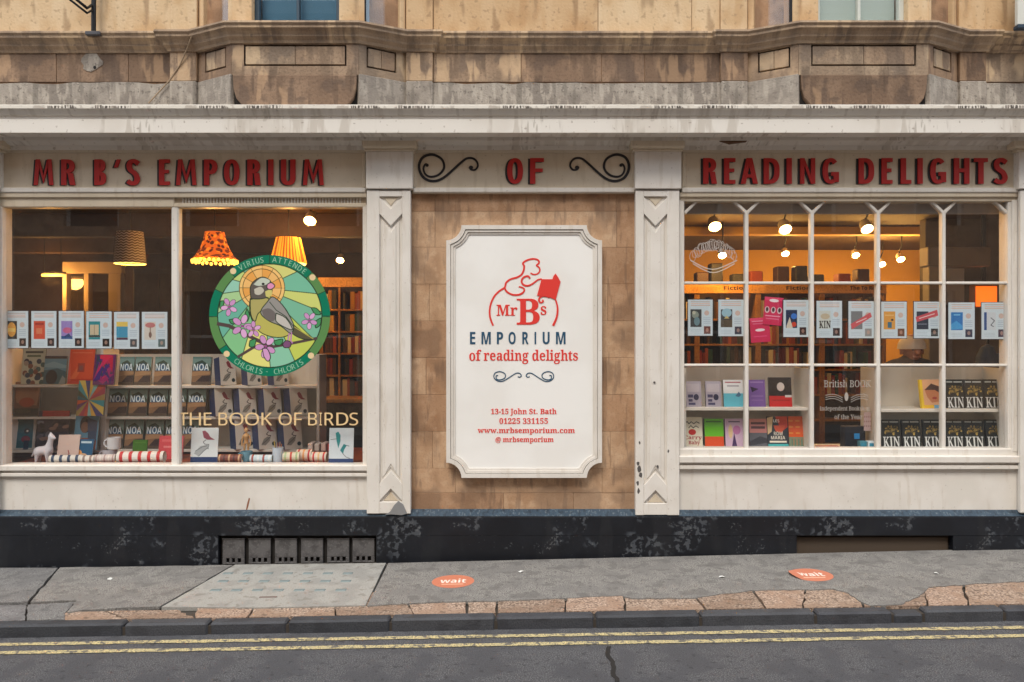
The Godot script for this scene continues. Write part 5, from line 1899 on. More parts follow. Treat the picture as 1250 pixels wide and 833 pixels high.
		"purple":
			base = C(122, 88, 164)
			o = [["p", [0.1, 0.25, 0.6, 0.34, 0.2, 0.46], C(40, 30, 66)], ["l", [0.15, 0.6, 0.85, 0.6], 0.04, C(160, 130, 196)], ["l", [0.15, 0.75, 0.85, 0.75], 0.04, C(150, 118, 186)], ["r", 0.1, 0.06, 0.9, 0.12, C(156, 126, 190)]]
		"blackred":
			base = C(30, 28, 32)
			o = [["o", 0.52, 0.32, 0.17, 0.15, C(206, 196, 190)], ["r", 0, 0.63, 1, 1, C(206, 30, 34)], ["r", 0.7, 0.6, 1, 0.68, C(230, 226, 222)], ["r", 0.1, 0.76, 0.9, 0.8, C(170, 20, 28)]]
		"carry":
			base = C(222, 216, 196)
			o = [["l", [0.1, 0.22, 0.2, 0.14, 0.3, 0.22, 0.42, 0.15, 0.55, 0.22, 0.7, 0.15, 0.85, 0.2], 0.04, C(60, 60, 56)], ["l", [0.28, 0.36, 0.4, 0.28, 0.52, 0.36, 0.66, 0.29, 0.8, 0.35], 0.04, C(60, 60, 56)], ["o", 0.46, 0.5, 0.2, 0.1, C(190, 40, 34)], ["t", "Carry", 0.04, 0.96, 0.62, 0.78, C(150, 26, 40), 1], ["t", "Baby", 0.25, 0.85, 0.78, 0.95, C(150, 26, 40), 1]]
		"limeorange":
			base = C(104, 190, 34)
			o = [["r", 0, 0.63, 1, 1, C(220, 78, 28)], ["r", 0.08, 0.08, 0.92, 0.13, C(60, 110, 30)]]
		"pinkart":
			base = C(206, 176, 200)
			o = [["o", 0.3, 0.45, 0.12, 0.25, C(226, 196, 150)], ["o", 0.65, 0.4, 0.22, 0.16, C(190, 120, 170)], ["p", [0.35, 1, 0.5, 0.5, 0.65, 1], C(70, 44, 92)], ["r", 0.2, 0.09, 0.85, 0.13, C(90, 80, 104)]]
		"dusk":
			base = C(196, 128, 122)
			o = [["r", 0.1, 0.12, 0.9, 0.2, C(90, 60, 66)], ["r", 0.1, 0.27, 0.9, 0.36, C(90, 60, 66)], ["r", 0, 0.5, 1, 1, C(96, 98, 106)], ["p", [0, 0.8, 0.6, 0.62, 1, 0.7, 1, 0.85, 0, 0.95], C(60, 62, 70)]]
		"maria":
			base = C(52, 58, 66)
			o = [["p", [0, 0.05, 0.3, 0, 0.2, 0.5, 0, 0.6], C(226, 196, 150)], ["p", [0.4, 0, 1, 0, 1, 0.35, 0.7, 0.5], C(206, 62, 44)], ["p", [0.3, 0.3, 0.9, 0.3, 0.7, 0.55, 0.4, 0.5], C(220, 90, 60)], ["t", "LES", 0.3, 0.6, 0.1, 0.2, w], ["t", "ROW", 0.3, 0.75, 0.5, 0.62, C(240, 232, 214)], ["t", "MARIA", 0.15, 0.85, 0.64, 0.75, C(240, 232, 214)], ["r", 0.08, 0.8, 0.92, 0.86, C(240, 232, 214)], ["r", 0, 0.9, 1, 1, C(64, 178, 180)]]
		"sunset":
			base = C(226, 92, 36)
			for i in 9: o.append(["o", 0.12 + (i % 3) * 0.36, 0.15 + int(i / 3) * 0.2, 0.13, 0.03, C(236, 146, 66)])
			o += [["r", 0, 0.68, 1, 1, C(120, 140, 116)], ["r", 0.1, 0.72, 0.9, 0.95, C(150, 124, 92)]]
			for i in 5: o.append(["r", 0.12 + i * 0.17, 0.74, 0.2 + i * 0.17, 1, C(92, 128, 112)])
		"portrait":
			base = C(232, 176, 130)
			o = [["r", 0, 0, 0.12, 1, C(244, 206, 40)], ["p", [0.2, 0.34, 0.5, 0.2, 0.95, 0.3, 0.98, 0.75, 0.5, 0.8, 0.3, 0.6], C(206, 130, 84)], ["p", [0.2, 0.36, 0.55, 0.14, 1, 0.26, 1, 0.5, 0.7, 0.36], C(72, 44, 36)], ["o", 0.66, 0.64, 0.12, 0.04, C(176, 60, 46)], ["r", 0.1, 0.88, 0.6, 1, C(240, 190, 40)], ["r", 0.6, 0.88, 1, 1, C(110, 170, 206)]]
		"gifta": base = C(222, 224, 228)
	return [base, o]

func cover(kind):
	if not covers.has(kind):
		var a = cover_art(kind)
		var c = Canvas.new(96, 144, a[0])
		draw_ops(c, a[1])
		covers[kind] = print_mat(c.tex(), 0.38)
	return covers[kind]

var slabs := {}
func slab(w, h, t):
	var key = "%.3f %.3f %.3f" % [w, h, t]
	if not slabs.has(key): slabs[key] = slab_mesh(w, h, t)
	return slabs[key]

func book(called, label, kind, spine, x0, x1, y0, y1, z, yaw = 0.0, lean = 9.0, thick = 0.022, group = ""):
	# a closed book standing on py y1 at depth z, leaning back; pixel extents are its front cover
	var h = (y1 - y0) * (D - z) / F / cos(deg_to_rad(lean)); var w = (x1 - x0) * (D - z) / F / cos(deg_to_rad(yaw) - (atan2(-X((x0 + x1) / 2.0, z), D - z) if yaw > 20 else 0.0))
	var t = thing(called, label, "book", V((x0 + x1) / 2.0, y1, z), group)
	t.rotation = Vector3(0, deg_to_rad(yaw), 0)
	var tilt = Basis(Vector3.RIGHT, deg_to_rad(-lean))
	var add = func(nm, mesh, mat, at):
		var o = mi(nm, mesh, mat, t)
		o.transform = Transform3D(tilt, tilt * at)
	w = snappedf(w, 0.004); h = snappedf(h, 0.004)
	add.call("front_cover", slab(w, h, 0.003), cover(kind), Vector3(0, 0, 0))
	var key = "b%.3f %.3f %.3f" % [w, h, thick]
	if not slabs.has(key):
		slabs[key] = boxm(Vector3(-w / 2 + 0.002, 0.003, -thick + 0.003), Vector3(w / 2 - 0.004, h - 0.003, -0.0016)).commit()
		slabs[key + "s"] = boxm(Vector3(-w / 2 - 0.002, 0, -thick), Vector3(-w / 2 + 0.0015, h, -0.0016), 0.001).commit()
		slabs[key + "k"] = boxm(Vector3(-w / 2 + 0.0016, 0, -thick), Vector3(w / 2, h, -thick + 0.0028)).commit()
	add.call("page_block", slabs[key], M.page, Vector3.ZERO)
	add.call("spine", slabs[key + "s"], spine, Vector3.ZERO)
	add.call("back_cover", slabs[key + "k"], spine, Vector3.ZERO)
	return t

func shelf_unit(called, label, x0, x1, tops, ytop, z0, z1, mat, backmat, right_py = 0):
	# open shelf unit: px extents at its front z1; tops = py of the front top edge of each board
	var base = Y(tops[tops.size() - 1], z1) - 0.03
	var t = thing(called, label, "shelf", Vector3(X((x0 + x1) / 2.0, z1), base, z1))
	var h = (X(x1, z1) - X(x0, z1)) / 2
	var top = Y(ytop, z1) - base
	for s in [-1, 1]:
		part("side_panel", boxm(Vector3(s * h - 0.012, 0, z0 - z1), Vector3(s * h + 0.012, top, 0), 0.002), mat, t)
	for p in tops:
		var y = Y(p, z1) - base
		part("shelf_board", boxm(Vector3(-h + 0.012, y - 0.022, z0 - z1), Vector3(h - 0.012, y, -0.002), 0.002), mat, t)
	part("back_panel", boxm(Vector3(-h, 0.0, z0 - z1 - 0.012), Vector3(h, top, z0 - z1 - 0.0005)), backmat, t)
	return t

const ORD = ["first", "second", "third", "fourth", "fifth", "sixth", "seventh", "eighth", "ninth"]

func build_left_display():
	var pf = thing("display_platform", "red brown wooden platform inside the left window", "platform", Vector3(X(224), 0.2, -0.5))
	part("top_board", boxm(Vector3(-1.42, 0.50, -0.55), Vector3(1.42, 0.535, 0.42), 0.003), M.redwood, pf)
	part("front_panel", boxm(Vector3(-1.42, 0, -0.53), Vector3(1.42, 0.499, -0.5)), M.darkwood, pf)
	var navy = plain(C(34, 52, 96), 0.5)
	var dk = plain(C(60, 64, 60), 0.5)
	shelf_unit("display_shelf", "cream stepped display shelf full of face-out books in the left window's middle", 127, 388, [471, 509, 549], 433, -0.86, -0.6, M.display, M.display)
	shelf_unit("display_shelf", "cream display shelf of picture books at the left window's left end", 4, 124, [470, 509, 550], 424, -0.88, -0.6, M.display, M.display)
	var zb = -0.63
	var g = "landscape-cover books in the left window"
	var rows = [["top", 471, 436, [[144, 162], [163, 183], [187, 208], [233, 256]]], ["middle", 509, 475, [[131, 154], [156, 178], [181, 203], [205, 226], [228, 250]]], ["bottom", 549, 513, [[128, 149], [151, 173], [176, 198], [200, 220], [221, 241]]]]
	for r in rows:
		for i in r[3].size():
			book("landscape_book", "book with desert landscape cover, %s from the left in the %s shelf row" % [ORD[i], r[0]], "dune", dk, r[3][i][0], r[3][i][1], r[2], r[1] - 1, zb, rng.randf_range(-3, 3), 9.0, 0.022, g)
	g = "white bird books with navy spines in the left window"
	rows = [["top", 471, 436, [[270, 288], [303, 319], [335, 352]]], ["middle", 509, 474, [[264, 284], [294, 313], [324, 344], [356, 376]]], ["bottom", 549, 513, [[289, 310], [317, 338], [348, 369]]]]
	for r in rows:
		for i in r[3].size():
			book("bird_book", "white bird-cover book with navy spine, %s from the left in the %s shelf row" % [ORD[i], r[0]], "birds", navy, r[3][i][0], r[3][i][1], r[2], r[1] - 1, zb, 42.0, 9.0, 0.12, g)
	# picture books at the left end
	for b in [
		["cream picture book of crowded animals, top left of the left window", "greenart", 26, 52, 426, 469, -0.64, 8], ["sea picture book with a dark dome beside the orange book", "sea", 52, 79, 435, 469, -0.64, 0], ["large plain orange-red book on the left window's top shelf", "orange", 81, 113, 427, 469, -0.58, -4], ["purple and magenta patterned book beside the orange book", "magenta", 112, 139, 433, 470, -0.5, -5],
		["brown picture book at the left edge, middle row", "brown", 16, 46, 467, 508, -0.6, 4], ["rainbow sunburst covered book in the left window", "burst", 92, 126, 465, 508, -0.48, -3],
		["white book with a teal creature, bottom left of the left window", "teal", 8, 41, 508, 549, -0.62, 5], ["dark crowded book with a red band at the top", "redband", 43, 81, 502, 549, -0.58, 3], ["pale blue book with a dark haired head under the sunburst book", "bluehead", 88, 118, 506, 549, -0.5, -4]]:
		book("picture_book", b[0], b[1], dk, b[2], b[3], b[4], b[5], b[6], b[7], 9.0, 0.016, "picture books at the left window's left end")
	# on the platform, nearer the glass
	var py = 562
	book("leaning_book", "blush pink book leaning at the front of the left window", "blush", plain(C(196, 170, 160)), 69, 94, 532, 563, -0.3, 6, 14.0, 0.016)
	book("leaning_book", "blue cookery book with orange shapes at the front of the left window", "bluefood", navy, 89, 112, 537, 562, -0.32, -6, 12.0, 0.016)
	book("leaning_book", "small plain green book standing behind the striped roll", "green", plain(C(50, 90, 24)), 161, 178, 538, 561, -0.36, 3, 10.0, 0.014)
	book("leaning_book", "coral red book standing behind the left window mullion", "coral", plain(C(180, 60, 66)), 192, 222, 533, 562, -0.34, -3, 10.0, 0.02)
	for c in [["bird_card", "upright white card of a red bird on a hand, navy foot", "cardred", 232, 265, 526, 569.5, -0.1], ["bird_card", "upright white card of two teal birds, navy foot", "cardteal", 401, 431, 528, 572, -0.06]]:
		var z = c[7]
		var t = thing(c[0], c[1], "card", V((c[3] + c[4]) / 2.0, c[6], z), "large bird cards at the front of the left window")
		t.position.y = max(t.position.y, 0.7355)
		var w = (c[4] - c[3]) * (D - z) / F
		var h = (c[6] - c[5]) * (D - z) / F
		var o = mi("card_face", slab(w, h, 0.006), cover(c[2]), t)
		o.rotation.x = deg_to_rad(-7)
		var st = start()
		prism(st, [Vector2(0, 0.002), Vector2(0.09, 0.002), Vector2(0.02, 0.16)], -0.002, 0.002)
		o = part("strut", st, M.page, t)
		o.rotation.y = PI / 2
		o.position = Vector3(0, 0, -0.012)
	# rolls of wrapping, mugs, figures
	var top = 0.7352
	var strip_tex = func(cols, n):
		var c = Canvas.new(128, 16, cols[0])
		for i in n:
			var x = (i + 0.3) / n
			c.poly([Vector2(x, 0), Vector2(x + 0.35 / n, 0), Vector2(x + 0.45 / n, 1), Vector2(x + 0.1 / n, 1)], cols[1 + i % (cols.size() - 1)])
		var m = print_mat(c.tex(), 0.5)
		m.texture_repeat = true
		return m
	for q in [
		["navy and white banded paper roll lying at the window front", 62, 99, 0.033, [C(214, 210, 200), C(30, 52, 84), C(40, 60, 90)], 4, -0.12], ["cream paper roll beside the lower mug", 100, 116, 0.032, [C(220, 214, 204), C(140, 120, 110)], 2, -0.12], ["pale patterned paper roll left of the striped one", 117, 141, 0.034, [C(214, 202, 196), C(176, 146, 140), C(226, 218, 210)], 5, -0.14], ["red and white striped paper roll before the green book", 145, 200, 0.046, [C(226, 224, 216), C(196, 34, 36)], 5, -0.14],
		["dark floral paper roll right of the red bird card", 266, 296, 0.034, [C(120, 60, 48), C(206, 170, 130), C(72, 36, 34)], 5, -0.14], ["pale blue paper roll beside the pencil pot", 306, 333, 0.034, [C(196, 214, 222), C(150, 70, 66), C(220, 226, 228)], 4, -0.12], ["cream and green paper roll right of the pencil pot", 346, 366, 0.042, [C(222, 214, 186), C(170, 190, 140), C(196, 60, 54)], 3, -0.16], ["red and cream crumpled paper roll, largest at the right", 363, 382, 0.05, [C(226, 206, 186), C(190, 38, 38), C(220, 150, 90)], 3, -0.2], ["short red and cream paper roll against the teal bird card", 381, 400, 0.042, [C(224, 212, 196), C(196, 44, 44), C(226, 180, 130)], 3, -0.16]]:
		var t = thing("paper_roll", q[0], "roll", Vector3(X((q[1] + q[2]) / 2.0, q[6]), top + q[3], q[6]), "paper rolls along the left window front")
		var l = (X(q[2], q[6]) - X(q[1], q[6])) / 2
		var st = start()
		for s in 18:
			var a0 = TAU * s / 18; var a1 = TAU * (s + 1) / 18
			var r = q[3]
			var p = [Vector3(-l, cos(a0) * r, sin(a0) * r), Vector3(l, cos(a0) * r, sin(a0) * r), Vector3(l, cos(a1) * r, sin(a1) * r), Vector3(-l, cos(a1) * r, sin(a1) * r)]
			var n = Vector3(0, cos((a0 + a1) / 2), sin((a0 + a1) / 2))
			tri(st, p[0], p[1], p[2], n, Vector2(0, s / 18.0), Vector2(1, s / 18.0), Vector2(1, (s + 1) / 18.0))
			tri(st, p[0], p[2], p[3], n, Vector2(0, s / 18.0), Vector2(1, (s + 1) / 18.0), Vector2(0, (s + 1) / 18.0))
		part("paper", st, strip_tex.call(q[4], q[5]), t)
		for s in [-1, 1]:
			st = start()
			XF = Transform3D(Basis(Vector3.BACK, -s * PI / 2), Vector3(s * l, 0, 0))
			lathe(st, [[q[3] * 0.98, -0.002], [q[3] * 0.7, -0.012], [q[3] * 0.3, -0.012], [0.001, -0.02]], 16)
			XF = Transform3D.IDENTITY
			part("roll_end", st, M.page, t)
		t.rotation.y = rng.randf_range(-0.12, 0.12)
	var mug = func(label, px, py, z, r, h, col, mark):
		var t = thing("mug", label, "mug", Vector3(X(px, z), py, z), "mugs in the left window")
		var st = start()
		lathe(st, [[0.001, 0.0], [r * 0.9, 0.0], [r, 0.008], [r, h], [r - 0.004, h], [r - 0.005, 0.01], [0.001, 0.008]], 24)
		part("cup", st, plain(col, 0.25), t)
		st = start()
		var pts = []
		for i in 9:
			var a = PI * i / 8.0
			pts.append(Vector3(-r + 0.004 - sin(a) * r * 0.62, h * 0.5 + cos(a) * h * 0.34, 0))
		tube(st, pts, 0.007, 8)
		part("handle", st, plain(col, 0.25), t)
		if mark:
			text_part("print", mark, font("Droid Serif", true), M.black, t, -r * 0.5, r * 0.55, h * 0.72, h * 0.3, r - 0.002, 0.004)
		return t
	mug.call("white mug with dark lettering standing on another mug", 139, top + 0.098, -0.22, 0.052, 0.096, C(206, 206, 208), "")
	mug.call("lower grey mug under the white mug", 134, top, -0.22, 0.056, 0.096, C(176, 172, 178), "")
	mug.call("teal mug beside the wooden figure at the window front", 301, top, -0.2, 0.046, 0.085, C(110, 160, 180), "")
	# pencil pot
	var t = thing("pencil_pot", "pale pot of pencils at the left window's front", "pot", Vector3(X(339, -0.14), top, -0.14))
	var st = start()
	lathe(st, [[0.001, 0], [0.04, 0], [0.043, 0.125], [0.04, 0.125], [0.037, 0.01], [0.001, 0.008]], 20)
	part("pot", st, plain(C(196, 208, 220), 0.4), t)
	for i in 5:
		st = start()
		var a = TAU * i / 5
		tube(st, [Vector3(cos(a) * 0.012, 0.012, sin(a) * 0.012), Vector3(cos(a) * 0.03, 0.15 + 0.015 * (i % 3), sin(a) * 0.03)], [0.0035, 0.003], 6)
		part("pencil", st, plain([C(200, 120, 50), C(160, 60, 40), C(220, 190, 90), C(120, 70, 40), C(200, 150, 90)][i], 0.5), t)
	# wooden mannequin
	t = thing("wooden_figure", "small jointed wooden figure standing in front of a bird book", "figurine", Vector3(X(300.5, -0.3), top, -0.3))
	var w = plain(C(206, 160, 104), 0.5)
	st = start()
	lathe(st, [[0.001, 0], [0.03, 0.0], [0.03, 0.012], [0.001, 0.014]], 16)
	part("base", st, w, t)
	for s in [-1, 1]:
		st = start()
		tube(st, [Vector3(s * 0.012, 0.014, 0), Vector3(s * 0.016, 0.075, 0), Vector3(s * 0.014, 0.135, 0)], [0.007, 0.008, 0.01], 8)
		part("leg", st, w, t)
		st = start()
		tube(st, [Vector3(s * 0.026, 0.2, 0), Vector3(s * 0.036, 0.15, 0), Vector3(s * 0.032, 0.11, 0.01)], [0.007, 0.0065, 0.005], 8)
		part("arm", st, w, t)
	st = start()
	lathe(st, [[0.001, 0.13], [0.018, 0.135], [0.016, 0.16], [0.026, 0.195], [0.02, 0.212], [0.006, 0.216], [0.006, 0.222], [0.015, 0.232], [0.017, 0.246], [0.01, 0.262], [0.001, 0.264]], 16)
	part("torso_and_head", st, w, t)
	# white ornament
	t = thing("white_ornament", "white china figure of a long necked animal at the window front", "ornament", Vector3(X(54, -0.16), top, -0.16))
	st = start()
	nets(st, [[Vector3(-0.04, 0.09, 0), Vector3(0.03, 0.1, 0), 0.038, 0.034], [Vector3(0.03, 0.11, 0), Vector3(0.055, 0.2, 0), 0.028, 0.018], [Vector3(0.055, 0.205, 0), Vector3(0.085, 0.195, 0.01), 0.02, 0.012], [Vector3(0.05, 0.22, 0), Vector3(0.05, 0.245, 0), 0.008, 0.005],
		[Vector3(-0.05, 0.08, 0.02), Vector3(-0.055, 0.008, 0.022), 0.018, 0.011], [Vector3(-0.05, 0.08, -0.02), Vector3(-0.055, 0.008, -0.022), 0.018, 0.011], [Vector3(0.03, 0.08, 0.02), Vector3(0.035, 0.008, 0.02), 0.017, 0.011], [Vector3(0.03, 0.08, -0.02), Vector3(0.035, 0.008, -0.02), 0.017, 0.011], [Vector3(-0.07, 0.1, 0), Vector3(-0.1, 0.05, 0), 0.012, 0.008]], 0.02, 0.008, 0.03)
	part("figure", st, plain(C(206, 204, 210), 0.3), t)
	# row of spines right of the shelf
	for i in 4:
		var o = thing("spine_book", "cream book spine, %s of four standing beside the teal bird card" % ORD[i], "book", V(378.5 + i * 8, 561, -0.34), "spines beside the teal bird card")
		part("cover", boxm(Vector3(-0.019, 0, -0.13), Vector3(0.019, 0.13 - 0.006 * (i % 2), 0), 0.004), plain([C(206, 190, 180), C(196, 182, 170), C(200, 172, 160), C(176, 60, 50)][i], 0.6), o)
		part("title_band", boxm(Vector3(-0.0195, 0.05, 0.0003), Vector3(0.0195, 0.07, 0.001)), plain(C(120, 60, 56), 0.6), o)
		o.position.y = top

func build_right_display():
	var g = "books on the right window's lower left shelves"
	var dk = plain(C(70, 66, 70), 0.5)
	var z0 = -0.42; var z1 = -0.1
	var zb = -0.2
	var pf = thing("display_platform", "pale painted platform inside the right window", "platform", Vector3(X(1033), 0.2, -0.4))
	part("top_board", boxm(Vector3(-1.3, Y(549, -0.1) - 0.27, -0.3), Vector3(1.3, Y(549, -0.1) - 0.232, 0.31), 0.003), M.display, pf)
	part("back_board", boxm(Vector3(-1.3, 0, -0.3), Vector3(1.3, Y(549, -0.1) - 0.271, -0.27)), M.display, pf)
	shelf_unit("display_shelf", "cream two tier display shelf in the right window's lower left", 836, 989, [498, 547], 450, z0, z1, M.display, M.display)
	shelf_unit("display_shelf", "cream two tier display shelf in the right window's lower right", 1074, 1231, [500, 548], 450, z0, z1, M.display, M.display)
	for b in [
		["lilac book with navy dot, leftmost on the upper shelf", "lilac", 838, 857, 466, 498], ["lilac book with navy dot, second on the upper shelf", "lilac", 862, 881, 466, 498], ["half white half cyan book on the upper shelf", "cyan", 884, 908, 464, 498], ["purple book on the right window's upper shelf", "purple", 915, 935, 464, 498], ["black and red book with a pale oval on the upper shelf", "blackred", 940, 967, 461, 498],
		["cream book titled in dark red script, lower shelf left end", "carry", 835, 858, 510, 547], ["lime green and orange book on the lower shelf", "limeorange", 861, 884, 512, 547], ["pink and lilac illustrated book on the lower shelf", "pinkart", 886, 908, 512, 547], ["dusky pink and grey book on the lower shelf", "dusk", 916, 937, 512, 547], ["bold red and black lettered book with a turquoise foot", "maria", 938, 963, 509, 547], ["orange patterned book at the lower shelf's right end", "sunset", 964, 987, 509, 547]]:
		book("display_book", b[0], b[1], dk, b[2], b[3], b[4], b[5] - 1, zb, rng.randf_range(-4, 3), 9.0, 0.022, g)
	book("display_book", "book with a face on its cover and a yellow edge", "portrait", plain(C(236, 200, 40), 0.5), 1125, 1152, 464, 499, zb, 8, 9.0, 0.022, "books on the right window's lower right shelves")
	var up = [[1157, 1178], [1180, 1201], [1204, 1226]]
	for i in 3: book("kin_book", "dark gold-flowered book titled KIN, %s from the left on the upper shelf" % ORD[i], "kin", M.black, up[i][0], up[i][1], 464, 499, zb, -3 - i, 9.0, 0.024, "dark gold-flowered books in the right window")
	var lo = [[1078, 1100], [1103, 1125], [1129, 1151], [1157, 1177], [1179, 1202], [1206, 1228]]
	for i in 6: book("kin_book", "dark gold-flowered book titled KIN, %s from the left on the lower shelf" % ORD[i], "kin", M.black, lo[i][0], lo[i][1], 513, 547, zb, -2 - i * 0.6, 9.0, 0.024, "dark gold-flowered books in the right window")
	# odds and ends in the gap between the shelves
	var top = Y(549, -0.1) - 0.032
	var t = thing("card_reader", "dark box with a bright blue tag between the two right shelves", "box", Vector3(X(1043, -0.25), top, -0.25))
	part("body", boxm(Vector3(-0.085, 0, -0.08), Vector3(0.085, 0.2, 0.02), 0.006), plain(C(22, 26, 40), 0.4), t)
	part("tag", boxm(Vector3(-0.01, 0.1, 0.0202), Vector3(0.034, 0.145, 0.023), 0.001), plain(C(40, 140, 210), 0.5), t)
	for b in [["blue and white round-badged box, low in the middle pane", 1053, C(60, 130, 150)], ["white box with a turquoise badge, low in the middle pane", 1063, C(210, 226, 232)]]:
		t = thing("small_box", b[0], "box", Vector3(X(b[1], -0.1), top, -0.1), "small boxes in the middle pane")
		part("carton", boxm(Vector3(-0.028, 0, -0.03), Vector3(0.028, 0.1, 0.02), 0.003), plain(b[2], 0.5), t)
		part("badge", boxm(Vector3(-0.018, 0.045, 0.0202), Vector3(0.018, 0.085, 0.022), 0.001), plain(C(30, 130, 160), 0.5), t)
	for b in [["red and white flat book, left of the middle pane's foot", 1006, C(186, 70, 56)], ["red flat book with a blue corner beside its partner", 1019, C(176, 40, 44)]]:
		t = thing("flat_book", b[0], "book", Vector3(X(b[1], -0.15), top, -0.15), "flat books in the middle pane")
		part("cover", boxm(Vector3(-0.045, 0, -0.06), Vector3(0.045, 0.05, 0.06), 0.002), plain(b[2], 0.5), t)
		part("pages", boxm(Vector3(-0.043, 0.006, 0.0602), Vector3(0.03, 0.03, 0.063)), M.page, t)
	t = thing("white_post", "grey white painted post at the right side of the middle pane", "post", Vector3(X(1066, -0.35), top, -0.35))
	part("post_board", boxm(Vector3(-0.045, 0, -0.03), Vector3(0.04, Y(446, -0.35) - top, 0.0), 0.004), plain(C(170, 168, 178), 0.6), t)
	t = thing("swing_tag", "pale spotted paper tag hanging beside the white post", "tag", V(1059, 517, -0.2))
	var tg = Canvas.new(32, 48, C(196, 170, 168))
	for i in 12: tg.oval(0.1 + 0.27 * (i % 4), 0.25 + 0.25 * int(i / 4), 0.07, 0.05, C(150, 110, 116))
	var o = mi("card", slab(0.056, 0.15, 0.002), print_mat(tg.tex(), 0.6), t)
	o.position.y = -0.06
	var st = start()
	tube(st, [Vector3(0, 0.088, 0), Vector3(0.02, 0.16, -0.05), Vector3(0.03, 0.24, -0.14)], 0.0015, 5)
	part("string", st, M.page, t)

